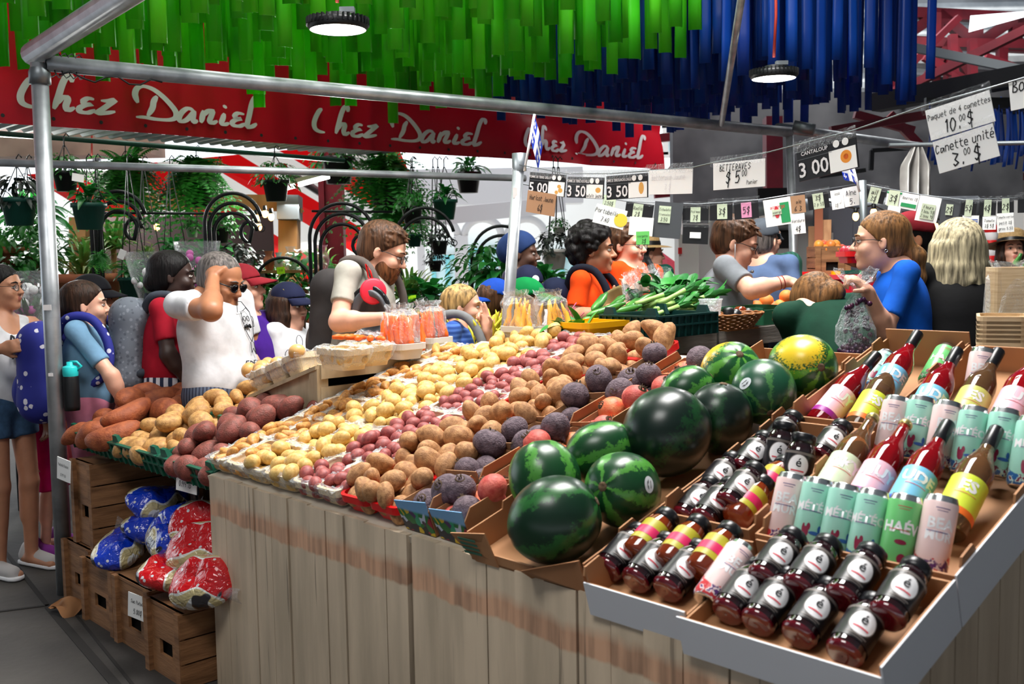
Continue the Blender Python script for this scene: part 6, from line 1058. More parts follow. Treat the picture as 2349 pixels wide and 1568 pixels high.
def person(label, Z, head, yaw, chest, hip, shirt, skn='fair', pitch=0, roll=0, sc=1., tyaw=None, sw=.175, bulk=1., arms=(None, None), hair=None, hstyle='short', pants=None, plen=1., sleeve=.5, neck=.075, res=.0065, cap=None, glasses=None, beard=None, dress=0, legs=True, lean=0, extra=None, hem=.06, tank=0):
    H = P(head[0], head[1], Z); Cc = P(chest[0], chest[1], Z+(lean if lean else 0)*.5); Hp = P(hip[0], hip[1], Z+lean); tyaw = yaw if tyaw is None else tyaw; f, l = yawv(tyaw); fh, lh = yawv(yaw); up = ZUP
    pr, rr = math.radians(pitch), math.radians(roll); hf = fh*math.cos(pr)-up*math.sin(pr); hu = up*math.cos(pr)+fh*math.sin(pr); hl = lh*math.cos(rr)+hu*math.sin(rr); hu = np.cross(hf, hl); HR = np.stack([hf, hl, hu], 1)
    def h(x, y, z): return H+HR@(np.array([x, y, z])*sc)
    root = thing('person', label, 'person', (Hp[0], Hp[1], 0)); o = np.array(root.location); B = SDF(res); bs = sc*bulk
    # head
    B.ell(h(-.012, 0, .037), np.array([.098, .077, .082])*sc, HR, .02); B.ell(h(.026, 0, -.04), np.array([.064, .057, .078])*sc, HR, .03); B.ell(h(.068, 0, -.097), np.array([.02, .024, .018])*sc, HR, .025); B.ell(h(-.01, 0, -.055), np.array([.07, .055, .045])*sc, HR, .03)
    for q in (-1, 1):
        B.ell(h(.092, q*.031, .006), np.array([.013, .017, .012])*sc, HR, .012, sub=1); B.cap(h(.084, q*.012, .024), h(.072, q*.046, .027), .01*sc, .009*sc, .012); B.ell(h(.06, q*.04, -.028), np.array([.026, .024, .024])*sc, HR, .02)
        B.ell(h(-.008, q*.078, -.004), np.array([.018, .008, .029])*sc, HR@rot('Z', q*-.35), .006); B.ell(h(.0, q*.086, -.004), np.array([.008, .006, .014])*sc, HR, .005, sub=1); B.ell(h(.096, q*.012, -.028), np.array([.009, .008, .007])*sc, HR, .006)
    B.cap(h(.084, 0, .012), h(.108, 0, -.024), .0075*sc, .0115*sc, .01); B.cap(h(.084, -.015, -.053), h(.084, .015, -.053), .0085*sc, None, .01); B.cap(h(.091, -.012, -.053), h(.091, .012, -.053), .0055*sc, None, .005); B.cap(h(.088, -.012, -.066), h(.088, .012, -.066), .0065*sc, None, .005)
    LP = [h(.092, 0, -.0535), h(.09, 0, -.0655)]
    # trunk
    tz = Cc-Hp; tl = np.linalg.norm(tz); tu = tz/tl; fl = f-tu*(f@tu); fl /= np.linalg.norm(fl); ll = np.cross(tu, fl); TRt = np.stack([fl, ll, tu], 1); sh = Cc+tu*.115*sc; sA = [sh-ll*sw+tu*.0, sh+ll*sw]
    nb = Cc+tu*.145*sc-fl*.015; B.cap(h(-.022, 0, -.05), nb, .048*sc, .054*sc, .02); B.cap(nb, sA[0], .046*sc, .04*bs, .03); B.cap(nb, sA[1], .046*sc, .04*bs, .03)
    def trunk(S, g, k):
        S.ell(Cc-tu*.015, np.array([.112*bs+g, sw*.93+g, .155*sc+g]), TRt, k); S.ell((Cc+Hp)/2, np.array([.108*bs+g, .142*bs+g, max(tl*.5, .15)+g]), TRt, k); S.ell(Hp+tu*.02, np.array([.115*bs+g, .165*bs+g, .13*sc+g]), TRt, k)
    trunk(B, 0, .05)
    # arms: index 0 = the person's right, 1 = left; each (elbow px, dz, wrist px, dz, hand direction px, dz, palm normal, curl)
    AR = []
    for i in (0, 1):
        a = arms[i]; s0 = sA[i]
        if a is None: el = s0-tu*.27*sc+ll*(.05*(2*i-1))*1-f*.02; wr = el-up*.24*sc+f*.04; hd = -up; hn = -l*(2*i-1); cu = .35; pt = 0
        else:
            el = P(a[0], a[1], Z+a[2]); wr = P(a[3], a[4], Z+a[5]); hd = P(a[6], a[7], Z+a[8])-wr if len(a) > 6 else wr-el; hn = np.asarray(a[9], float) if len(a) > 9 else f; cu = a[10] if len(a) > 10 else .5; pt = a[11] if len(a) > 11 else 0
            L = np.linalg.norm(el-s0)
            if L > .33*sc: el = s0+(el-s0)*.33*sc/L
        AR.append((s0, el, wr)); B.cap(s0, el, .043*bs, .036*bs, .03); B.cap(el, wr, .039*bs, .026*sc, .015); m_ = el+(wr-el)*.3; B.cap(el, m_, .036*bs, .041*bs, .02); hand_sdf(B, wr, hd, hn, 1 if i else -1, cu, sc*.97, pt)
    # legs
    LG = []
    if legs:
        for q in (-1, 1):
            hj = Hp+l*q*.085*bs-up*.05; ft = np.array([hj[0], hj[1], .05])+f*.0+l*q*.02; kn = (hj+ft)/2+f*.03; kn[2] = hj[2]*.53; LG.append((hj, kn, ft)); B.cap(hj, kn, .082*bs, .056*bs, .03); B.cap(kn, ft, .054*bs, .034*sc, .02); B.cap(kn+(ft-kn)*.1-f*.015, kn+(ft-kn)*.45-f*.02, .045*bs, .045*bs, .03); B.cap(ft+(0, 0, -.01)-f*.04, ft+f*.15-(0, 0, .025), .034*sc, .024*sc, .02)
    V, Q = B.mesh(1); mi = np.zeros(len(Q), int); d = np.minimum(*(np.linalg.norm((V-p)@HR/np.array([1., 1.9, 1])/1, axis=1) for p in LP)); mi[(d < .0105*sc)[Q].all(1)] = 1
    sobj('body', (V, Q), skin(skn), root, o, mi)
    # eyes and brows
    for q in (-1, 1):
        b = MB(); b.ell(h(.0795, q*.031, .004)-o, np.array([.0105, .0125, .0068])*sc, HR, 12, 8, 0); b.ell(h(.0865, q*.0305, .004)-o, np.array([.0045, .0066, .0064])*sc, HR, 10, 6, 1); b.tube([h(.088, q*.018, .008)-o, h(.0895, q*.031, .012)-o, h(.083, q*.044, .007)-o], .0016*sc, 5, m=1); b.build('eye', [m_eye, m_iris], root)
        if hair is not None: b = MB(); b.tube([h(.094, q*.012, .028)-o, h(.092, q*.028, .034)-o, h(.078, q*.05, .028)-o], [.003*sc, .0042*sc, .002*sc], 6); b.build('eyebrow', hair, root)
    # clothes
    if shirt is not None:
        C = SDF(res*1.1); trunk(C, .013, .05); C.cap(nb, sA[0], .045*sc, .046*bs, .03); C.cap(nb, sA[1], .045*sc, .046*bs, .03)
        for (s0, el, wr) in AR:
            if tank: continue
            e = s0+(el-s0)*min(sleeve, 1); dn = (el-s0)/np.linalg.norm(el-s0); C.cap(s0-dn*.003, el, .048*bs, .05*bs, .03, clip=[(e, dn)])
            if sleeve > 1: C.cap(el, wr, .05*bs, .04*sc, .03, clip=[(wr-(wr-el)*.05, (wr-el)/np.linalg.norm(wr-el))])
        C.ell(nb+tu*.045*sc+fl*.028, np.array([neck*1.0, neck, .055])*sc, TRt, .012, sub=1)
        if tank:
            for q in (-1, 1): C.ell(sh+ll*q*(sw+.035), np.array([.09, .07, .12])*sc, TRt, .01, sub=1)
            C.ell(nb+fl*.09, np.array([.07, .07, .09])*sc, TRt, .01, sub=1)
        if dress: C.cap(Hp, np.array([Hp[0], Hp[1], .35]), .19*bs, .25*bs, .08)
        hemp = Hp-tu*hem; VQ = C.mesh(2, cut=() if dress else [(hemp, -tu)]); sobj('dress' if dress else ('tank_top' if tank else 'shirt'), VQ, shirt, root, o)
    if pants is not None and legs:
        C = SDF(res*1.3); C.ell(Hp-tu*.01, np.array([.121*bs, .172*bs, .13*sc]), TRt, .05)
        for hj, kn, ft in LG:
            if plen > .55: C.cap(hj, kn, .093*bs, .075*bs, .04); C.cap(kn, ft, .075*bs, .06*bs, .04, clip=[(kn+(ft-kn)*min(1, (plen-.5)*2)*.97, (ft-kn)/np.linalg.norm(ft-kn))])
            else: C.cap(hj, kn, .097*bs, .088*bs, .04, clip=[(hj+(kn-hj)*plen*2, (kn-hj)/np.linalg.norm(kn-hj))])
        sobj('trousers' if plen > .55 else 'shorts', C.mesh(1), pants, root, o)
    # hair
    if hair is not None and hstyle:
        C = SDF(res); nrm = HR@np.array([.72, 0, -.69]); cl = [(h(.066, 0, .062), nrm)]; rs = np.random.RandomState(hash_(label) % 9999)
        if hstyle in ('short', 'crop', 'swept', 'tied', 'pony', 'long', 'bun', 'bob'):
            g = {'crop': .004, 'short': .009, 'swept': .011, 'bob': .02, 'tied': .01, 'pony': .01, 'long': .012, 'bun': .012}[hstyle]; low = {'crop': -.05, 'short': -.05}.get(hstyle, -.06)
            C.ell(h(-.024, 0, .043), np.array([.1+g*.8, .078+g*.7, .082+g])*sc, HR, .02, clip=cl); C.ell(h(-.03, 0, -.01), np.array([.082+g, .072+g*.8, .075])*sc, HR, .02, clip=[(h(-.005, 0, 0), HR@np.array([.93, 0, -.37]))])
        if hstyle in ('short', 'swept'):
            for k in range(110):
                a = rs.uniform(-2.6, 2.6); e = rs.uniform(.0, 1.45); p = np.array([-.014+.106*math.cos(e)*math.cos(a), .083*math.cos(e)*math.sin(a), .038+.09*math.sin(e)])
                if p[0] > .03 and p[2] < .075: continue
                if (.72*(p[0]-.066)-.69*(p[2]-.062)) > 0.01: continue
                C.cap(h(*p), h(*(p+np.array([.02 if hstyle == 'swept' else -.008, rs.uniform(-.012, .012), -.006 if e < .6 else .004]))), .008*sc, .003*sc, .008)
        if hstyle == 'curly':
            for k in range(240):
                v = rs.normal(size=3); v /= np.linalg.norm(v)
                if v@np.array([.75, 0, -.66]) > .33: continue
                C.ell(h(-.022+v[0]*.12, v[1]*.115, .03+v[2]*.118), rs.uniform(.016, .027)*sc, None, .008)
            C.ell(h(-.02, 0, .035), np.array([.115, .1, .105])*sc, HR, .02, clip=cl)
        if hstyle == 'pony':
            q = h(-.115, 0, -.01); 
            for a, b_, r0, r1 in ((q, h(-.15, 0, -.06), .026, .034), (h(-.15, 0, -.06), h(-.155, .0, -.15), .034, .03), (h(-.155, 0, -.15), h(-.145, .01, -.25), .03, .012)): C.cap(a, b_, r0*sc, r1*sc, .03)
        if hstyle == 'bun': C.ell(h(-.105, 0, -.02), np.array([.045, .05, .05])*sc, HR, .015)
        if hstyle in ('long', 'bob'):
            L_ = .22 if hstyle == 'long' else .125
            for k in range(34):
                a = 1.0+4.3*k/33; x, y = -.02+.088*math.cos(a), .082*math.sin(a); r0 = .02; z1 = -L_+rs.uniform(-.03, .03); fl_ = 1.05 if hstyle == 'long' else 1.22; C.cap(h(x, y, .03), h(x*1.05, y*1.08, -.05), r0*sc, r0*sc, .02); C.cap(h(x*1.05, y*1.08, -.05), h(x*fl_+rs.uniform(-.02, .02), y*fl_+rs.uniform(-.02, .02), z1), r0*sc, .008*sc, .02)
        sobj('hair', C.mesh(1), hair, root, o)
        if hstyle == 'pony': b = MB(); c = h(-.118, 0, -.014)-o; b.tube([c+HR@np.array([.0, .027*math.cos(a), .027*math.sin(a)])*sc for a in np.linspace(0, 6.28, 15)[:-1]], .005, 6, closed=True); b.build('hair_tie', m_black, root)
    if beard is not None:
        C = SDF(res); n2 = HR@np.array([-.45, 0, .89]); C.ell(h(.032, 0, -.062), np.array([.072, .066, .076])*sc, HR, .02, clip=[(h(.08, 0, -.038), HR@np.array([.25, 0, .97])), (h(.0, 0, -.05), HR@np.array([-.9, 0, .3]))]); C.ell(h(.062, 0, -.1), np.array([.028, .032, .028])*sc, HR, .03); C.ell(h(.096, 0, -.06), np.array([.02, .016, .012])*sc, HR, .008, sub=1); sobj('beard', C.mesh(1), beard, root, o)
    if cap is not None:
        cm, rev = cap[0], cap[1]; q = -1 if rev else 1; C = SDF(res); C.ell(h(-.012, 0, .045), np.array([.112, .091, .1])*sc, HR, .01, clip=[(h(0, 0, .045), HR@np.array([.12 if not rev else -.1, 0, -1.]))]); co = sobj('cap', C.mesh(1), cm, root, o); br = cap[2] if len(cap) > 2 else cm; b = MB()
        def bp(i, j): a = (i-.5)*2.3; r = .086+.085*j*math.cos(a)**.6; return h(q*(r*math.cos(a)*(1.05)+.01), .086*math.sin(a)*(1-.1*j), .05-.03*j-.012*abs(math.sin(a))*j)-o
        b.grid(bp, 16, 5); bo = b.build('brim', br, co); bo.modifiers.new('t', 'SOLIDIFY').thickness = .004
        if len(cap) > 3: cap[3](co, h, o, sc)
    if glasses:
        b = MB(); gz = .004; sun = glasses == 'sun'
        for q in (-1, 1):
            ring = [h(.103-.012*abs(y_)/.03*.6, q*(.033+y_), gz+z_)-o for y_, z_ in [(.024*math.cos(a)*(1 if sun else .95), (.017 if sun else .018)*math.sin(a)) for a in np.linspace(0, 2*math.pi, 17)[:-1]]]
            b.tube(ring, (.003 if sun else .0016)*sc, 5, closed=True); b.tube([h(.098, q*.057, gz+.006)-o, h(.03, q*.081, gz+.008)-o, h(-.012, q*.082, gz)-o], (.003 if sun else .0015)*sc, 5)
        b.tube([h(.106, -.01, gz+.005)-o, h(.106, .01, gz+.005)-o], .0018*sc, 5); g = b.build('glasses', m_black if glasses != 'thin' else m_blackm, root)
        b = MB()
        for q in (-1, 1): b.add([h(.1025-.008, q*.033, gz)-o]+[h(.102-.012*abs(y_)/.03*.6, q*(.033+y_), gz+z_)-o for y_, z_ in [(.023*math.cos(a), .016*math.sin(a)) for a in np.linspace(0, 2*math.pi, 17)[:-1]]], [(0, i+1, (i+1) % 16+1) for i in range(16)])
        b.build('lenses', mat('sun_lens', (20, 14, 12), .05, spec=.8) if sun else film_mat('clear_lens', .0, .02), g)
    return dict(root=root, o=o, H=H, HR=HR, h=h, C=Cc, Hp=Hp, TR=TRt, tu=tu, fl=fl, ll=ll, sA=sA, AR=AR, sc=sc)
def print_on(p, name, fn, m, parentname='shirt'):
    b = MB(); fn(b, p); par = [c for c in p['root'].children if c.name.startswith(parentname)]; return b.build(name, m, par[0] if par else p['root'])
def torso_pt(p, a, z, g=.021, bulk=1.):                 # point on the shirt at angle a (0 = chest centre, + to the person's left), z metres above chest centre
    sw, sc = np.linalg.norm(p['sA'][1]-p['sA'][0])/2, p['sc']; x, y = math.cos(a), math.sin(a); k = math.sqrt(max(.15, 1-((z+.015)/(.2*sc))**2)) if z > -.015 else 1
    return p['C']+p['tu']*z+p['fl']*(x*(.115*sc*bulk*k+g))+p['ll']*(y*(sw*.97*k+g))-p['o']
def pack(label, name, q, R, W, Hh, D, m1, m2, straps=None, pocket=True, cat='backpack', bottle=None, sm=None):
    t = thing(name, label, cat, q, None, R); C = SDF(.008); r = min(W, D)*.42
    for x in (-1, 1):
        for z in (-1, 1): C.cap((0, x*(W/2-r), z*(Hh/2-r)), (0, -x*(W/2-r), z*(Hh/2-r)), r, None, .05)
        C.cap((0, x*(W/2-r), -Hh/2+r), (0, x*(W/2-r), Hh/2-r), r, None, .05)
    C.ell((0, 0, 0), (D*.55, W*.48, Hh*.47), None, .06); sobj('main_bag', C.mesh(1), m1, t, np.zeros(3))
    if pocket: C = SDF(.008); C.ell((-D*.42, 0, -Hh*.2), (D*.3, W*.38, Hh*.24), None, .02); sobj('pocket', C.mesh(1), m2, t, np.zeros(3)); b = MB(); b.tube([(-D*.5*math.cos(a*.9)-.02, W*.4*math.sin(a), Hh*.12+.04*math.cos(a)) for a in np.linspace(-1.3, 1.3, 12)], .004, 5); b.build('zip', m_black, t)
    b = MB(); b.tube([(D*.35, -.03, Hh*.5), (D*.35, -.02, Hh*.5+.035), (D*.35, .02, Hh*.5+.035), (D*.35, .03, Hh*.5)], .008, 6); b.build('handle', m2, t)
    if straps is not None:
        for k, pts in enumerate(straps):
            pts = [np.asarray(a, float) for a in pts]; b = MB(); V = []; F = []
            for i in range(len(pts)-1):
                for s in np.linspace(0, 1, 6)[:-1]: 
                    p0, p1, p2, p3 = pts[max(i-1, 0)], pts[i], pts[i+1], pts[min(i+2, len(pts)-1)]; V.append(.5*((2*p1)+(-p0+p2)*s+(2*p0-5*p1+4*p2-p3)*s*s+(-p0+3*p1-3*p2+p3)*s**3))
            V.append(pts[-1]); b.tube(np.array([np.linalg.inv(R)@(v-q) for v in V]), .021, 8); o_ = b.build('strap', sm or m2, t)
    return t
# ---------------------------------------------------------------- the people
h_br, h_dk, h_bl, h_gr, h_gy, h_gb = hairm('brown', (92, 62, 42)), hairm('black', (22, 18, 18)), hairm('blonde', (206, 168, 108)), hairm('platinum', (206, 192, 156)), hairm('grey', (120, 112, 108)), hairm('gold_brown', (140, 98, 58)); h_beard = hairm('ginger', (140, 88, 54)); h_db = hairm('dark_brown', (66, 44, 32))
c_white, c_lbl, c_red, c_pur, c_gry, c_or, c_grn, c_blu, c_blk, c_mar, c_gt, c_sl = cloth('white', (226, 226, 230)), cloth('light_blue', (116, 156, 188)), cloth('crimson', (170, 24, 44)), cloth('purple', (66, 28, 128)), cloth('stone', (172, 168, 158)), cloth('orange', (252, 78, 14)), cloth('dark_green', (22, 62, 46)), cloth('royal_blue', (18, 90, 196)), cloth('black', (14, 14, 16)), cloth('maroon', (116, 24, 56)), cloth('grey', (128, 132, 138)), cloth('slate_blue', (84, 104, 140))
c_den, c_pink, c_mag, c_dk = cloth('denim', (66, 96, 130), scale=40), cloth('pink', (214, 130, 156)), cloth('magenta', (214, 24, 110)), cloth('dark', (36, 36, 42)); c_str = stripes('striped_trousers', (222, 222, 228), (38, 48, 74), 9); c_bst = stripes('blue_stripes', (36, 74, 150), (70, 110, 190), 14, 2); c_pat = flecks('patterned_dress', (46, 40, 66), [(150, 60, 60), (60, 90, 150), (200, 190, 180)], 34, .6); c_plaid = stripes('green_plaid', (22, 70, 56), (34, 92, 76), 12); c_gree = cloth('forest_green', (14, 74, 62)); c_peach = cloth('peach', (226, 140, 120)); c_kh = cloth('khaki', (150, 128, 84))
k_mar, k_nav, k_blu, k_grn, k_blk, k_gry = cloth('cap_maroon', (132, 30, 40)), cloth('cap_navy', (30, 34, 62)), cloth('cap_blue', (22, 66, 160)), cloth('cap_green', (0, 126, 62)), cloth('cap_black', (24, 24, 30)), cloth('cap_grey', (74, 80, 88))
def text_on(p, lines, m, g=.03, name='print', bulk=1.):
    b = MB()
    for s, a0, z, size, bold in lines:
        t = MB(); L = hand_w(s)*size; hand(t, s, (-L/2, 0, 0), (1, 0, 0), (0, 1, 0), (0, 0, 1), size, 0, bold)
        for v in t.v: v[:] = [torso_pt(p, a0+q[0]/.15, z+q[1], g, bulk) for q in v]
        b.v += t.v; b.f += [tuple(i+b.n for i in f) for f in t.f]; b.m += t.m; b.sm += t.sm; b.n += t.n
    par = [c for c in p['root'].children if c.name.split('.')[0] in ('shirt', 'tank_top')]; return b.build(name, m, par[0])
def lines_on(p, polys, m, wd=.004, g=.03, name='drawing', bulk=1.):
    b = MB()
    for P_ in polys: b.tube([torso_pt(p, a, z, g, bulk) for a, z in P_], wd/2, 5)
    par = [c for c in p['root'].children if c.name.split('.')[0] in ('shirt', 'tank_top')]; return b.build(name, m, par[0])
def blob_on(p, a0, z0, ra, rz, m, g=.031, name='patch'):
    b = MB(); b.add([torso_pt(p, a0, z0, g)]+[torso_pt(p, a0+ra*math.cos(t), z0+rz*math.sin(t), g) for t in np.linspace(0, 6.283, 21)[:-1]], [(0, i+1, (i+1) % 20+1) for i in range(20)]); par = [c for c in p['root'].children if c.name.split('.')[0] == 'shirt']; return b.build(name, m, par[0])
def wear_pack(p, label, W, Hh, D, m1, m2, dz=-.06, dx=0, sides=(0, 1), tilt=0):
    f, l, tu = p['fl'], p['ll'], p['tu']; q = p['C']-f*(.085+D*.42+dx)+tu*dz; R = np.stack([f, l, tu], 1)@rot('Y', tilt); st = []
    for i in sides: s = p['sA'][i]; e = (2*i-1); st.append([q+tu*Hh*.36+l*e*W*.25+f*D*.4, s*.55+p['C']*.45+tu*.11-f*.05+l*e*.03, s*.7+p['C']*.3+f*.06+tu*.085, s*.72+p['C']*.28+f*.135-tu*.05, s*.8+p['C']*.2+f*.1-tu*.2, q-tu*Hh*.3+l*e*W*.4+f*D*.3])
    return pack(label, 'backpack', q, R, W, Hh, D, m1, m2, st)
def shoes(p, m, m2=None, socks=None):
    f, l = yawv(0) if 'f' not in p else (p['f'], p['l'])
    for q in (-1, 1):
        c = p['Hp']+l*q*.105; c = np.array([c[0], c[1], 0]); C = SDF(.006); C.cap(c-f*.05+(0, 0, .045), c+f*.13+(0, 0, .032), .042, .036, .03, clip=[(c+(0, 0, .012), (0, 0, -1.))]); C.cap(c-f*.045+(0, 0, .05), c-f*.04+(0, 0, .085), .04, .038, .03); sh = sobj('shoe', C.mesh(1), m, p['root'], p['o']); C = SDF(.007); C.cap(c-f*.06+(0, 0, .012), c+f*.145+(0, 0, .012), .047, .042, .02, clip=[(c+(0, 0, .022), (0, 0, 1.)), (c+(0, 0, .002), (0, 0, -1.))]); sobj('sole', C.mesh(0), m2 or m_fw, sh, np.zeros(3)).location = -p['o']*0; sh.children[0].location = -p['o']
p = person('girl in glasses and a white printed tank top at the left edge', 5.0, (8, 661), 82, (10, 792), (14, 905), c_white, 'tan', sc=.9, sw=.15, bulk=.88, tank=1, hair=h_dk, hstyle='tied', pants=c_den, plen=.2, glasses='thin', tyaw=60, arms=((-35, 800, -.2, 2, 800, -.3, 32, 793, -.32, (0, 1, 0), .9), None)); p['f'], p['l'] = yawv(60)
text_on(p, [('DANCE', .12, .0, .045, .22), ('MOVES', .12, -.065, .04, .22), ('ON', .12, -.125, .045, .22)], m_ink, .026); shoes(p, mat('shoe_grey', (190, 186, 184), .7))
p = person('girl in a light blue T-shirt and pink trousers behind the corner post', 4.85, (198, 702), 108, (203, 812), (205, 905), c_lbl, 'fair', sc=.94, sw=.15, bulk=.95, hair=h_db, hstyle='pony', pants=c_pink, plen=1, sleeve=.72, tyaw=92, arms=((256, 862, -.18, 284, 930, -.16, 290, 965, -.15, (-1, 0, 0), .4), None)); p['f'], p['l'] = yawv(92)
c_bpk = flecks('floral_blue', (34, 40, 130), [(220, 150, 70), (214, 210, 220), (196, 70, 90)], 38, .55); wear_pack(p, 'blue floral backpack on the girl in light blue, half behind the corner post', .30, .44, .2, c_bpk, c_bpk, -.08, .03)
b = MB(); q = P(163, 880, 4.62); b.lathe([(.001, -.12), (.033, -.12), (.035, -.1), (.035, .03), (.03, .04)], 18, m=1); b.lathe([(.032, .035), (.034, .045), (.034, .075), (.03, .08), (.015, .085), (.015, .1), (.001, .1)], 18); b.tube([(.03, 0, .06), (.05, 0, .08), (.03, 0, .1), (0, 0, .1)], .006, 6); o_ = b.build('water_bottle', [mat('teal_plastic', (40, 200, 200), .35), m_black]); o_.location = q; tag(o_, 'teal-lidded black water bottle in the side pocket of the blue floral backpack', 'bottle')
p = person('person in a black cap and peach tank top behind the girl in light blue', 5.2, (214, 688), 88, (246, 800), (255, 890), c_peach, 'tan', sc=.93, sw=.15, bulk=.9, tank=1, hair=h_dk, hstyle='crop', pants=c_dk, cap=(k_blk, False), arms=((262, 850, -.15, 285, 850, -.1, 290, 868, -.1, (-1, 0, 0), .8), None))
p = person('child in magenta shorts mostly hidden behind the blue floral backpack', 5.3, (122, 835), 80, (112, 905), (106, 965), c_mag, 'fair', sc=.75, sw=.11, bulk=.72, hair=h_db, hstyle='short', pants=c_mag, plen=.5); p['f'], p['l'] = yawv(80); shoes(p, mat('shoe_violet', (130, 40, 140), .6), mat('sole_pink', (240, 40, 130), .6))
p = person('girl in a crimson T-shirt and striped trousers carrying a grey backpack', 4.95, (400, 636), 100, (392, 764), (390, 862), c_red, 'dark', sc=.98, sw=.155, bulk=.98, hair=h_dk, hstyle='bun', pants=c_str, sleeve=.7, tyaw=90, arms=((386, 812, -.18, 440, 886, -.12, 452, 920, -.1, (-1, 0, 0), .3), None)); wear_pack(p, 'grey patterned backpack on the girl in the crimson T-shirt', .3, .44, .17, flecks('grey_weave', (96, 102, 112), [(120, 126, 136), (78, 84, 94)], 60, .4), cloth('grey_pack', (66, 72, 82)), -.07, .02)
p = person('man in a white printed T-shirt and sunglasses with his hand raised to his head', 4.7, (507, 646), 70, (492, 752), (514, 885), c_white, 'olive', pitch=20, sc=1.03, sw=.185, bulk=1.12, hair=h_gy, hstyle='crop', pants=stripes('plaid_shorts', (90, 100, 120), (50, 56, 74), 20), plen=.5, sleeve=.6, tyaw=58, glasses='sun', res=.0055, arms=((484, 712, -.34, 489, 640, -.1, 487, 598, -.04, (.3, 1, -.2), 1.0), None))
lines_on(p, [[(.25, .10), (.1, .05), (.3, .055), (.5, .07), (.62, .05)], [(.25, .10), (.45, .1), (.62, .05)], [(.22, .05), (.2, .0), (.28, -.05), (.42, -.09), (.55, -.06), (.62, .0), (.62, .05)], [(.66, .03), (.72, .02), (.68, -.02), (.62, -.02)]]+[[(c+.05*math.cos(t), .018+.012*math.sin(t)) for t in np.linspace(0, 6.28, 11)] for c in (.28, .42)]+[[(.36, -.09), (.34, -.14), (.44, -.12), (.52, -.15), (.5, -.09)]], m_ink, .0035); lines_on(p, [[(.24, -.022), (.3, -.012), (.36, -.02), (.42, -.012), (.46, -.025)]], m_ink, .012); text_on(p, [('FRENCH', .45, -.21, .034, .13)], m_ink)
p = person('boy in a maroon cap and purple T-shirt behind the man in white', 4.98, (560, 664), 84, (580, 782), (598, 885), c_pur, 'fair', pitch=-8, sc=.9, sw=.14, bulk=.9, hair=h_br, hstyle='crop', pants=c_dk, sleeve=.75, cap=(k_mar, False), tyaw=70, arms=((577, 826, -.16, 606, 876, -.1, 612, 900, -.1, (-1, 0, 0), .4), None)); m_yl = mat('shirt_yellow', (226, 206, 40), .7)
blob_on(p, .45, -.0, .1, .022, m_yl); lines_on(p, [[(.55+.2*math.cos(t), -.14+.045*math.sin(t)) for t in np.linspace(0, 6.28, 19)]], mat('shirt_green', (40, 140, 90), .7), .008)
def stripe_cap(co, h, o, sc):
    b = MB(); b.grid(lambda i, j: h(-.012+.116*math.cos(.95+.28*j)*math.cos((i-.5)*1.7), .096*math.sin((i-.5)*1.7), .045+.102*math.sin(.42+.2*j))-o, 12, 3); b.build('yellow_stripe', m_yl, co)
p = person('girl in a navy cap with a yellow stripe and a white doodled T-shirt', 5.1, (664, 704), 66, (666, 806), (668, 900), c_white, 'fair', sc=.88, sw=.135, bulk=.85, hair=h_db, hstyle='long', pants=c_den, sleeve=.8, cap=(k_nav, False, k_nav, stripe_cap), arms=((640, 848, -.12, 690, 838, -.22, 712, 830, -.22, (-1, 0, 0), .5), None))
lines_on(p, [[(a+.12*math.cos(t*k), z+.03*math.sin(t)) for t in np.linspace(0, 6.28, 11)] for a, z, k in ((-.5, .05, 1), (-.3, -.06, 2), (.35, .03, 2), (.5, -.08, 1), (-.9, -.02, 1))], m_ink, .0035)
p = person('bearded man in glasses and a stone grey T-shirt with a helmet on his arm', 4.75, (880, 578), 84, (836, 694), (828, 838), c_gry, 'fair', pitch=24, sc=1.05, sw=.185, bulk=1.05, hair=h_br, hstyle='swept', beard=h_beard, pants=c_dk, plen=.5, sleeve=.62, tyaw=72, glasses='thick', res=.0055, arms=((778, 738, -.27, 880, 730, -.40, 928, 733, -.42, (0, .3, -1), .55, 0), (880, 760, .2, 905, 745, .0, 930, 742, -.05, (0, 0, -1), .6)))
pp = p; wear_pack(p, 'dark grey hiking backpack on the bearded man', .28, .46, .17, cloth('pack_grey', (58, 54, 54)), cloth('pack_taupe', (92, 84, 80)), -.1, -.01)
HM = thing('bike_helmet', 'black bicycle helmet hanging at the chest of the bearded man', 'helmet', P(846, 718, 4.50), None); C = SDF(.006); C.ell((0, 0, 0), (.1, .09, .125), None, .01, clip=[((0, -.0, 0), (-.25, -.95, .0))]); C.ell((.01, -.03, -.01), (.078, .09, .1), None, .01, sub=1)
for k in range(4): C.cap((-.07+.045*k, .1, -.08), (-.06+.04*k, .08, .09), .011, None, .01, sub=1)
sobj('shell', C.mesh(1), mat('helmet_black', (20, 20, 22), .3), HM, np.zeros(3)); C = SDF(.006); C.ell((.005, .01, -.005), (.088, .07, .112), None, .01, clip=[((0, -.012, 0), (-.25, -.95, 0))]); C.ell((.01, -.04, -.01), (.062, .09, .085), None, .01, sub=1); sobj('padding', C.mesh(0), m_gcard, HM, np.zeros(3)); b = MB(); b.tube([(.06, -.02, -.09), (.075, -.06, -.13), (.05, -.03, -.19), (-.03, -.02, -.16), (-.06, 0, -.1)], .006, 6); b.build('chin_strap', m_black, HM); b = MB(); b.box((.085, -.06, -.06), (.02, .02, .035)); b.build('rear_light', m_rtray, HM)
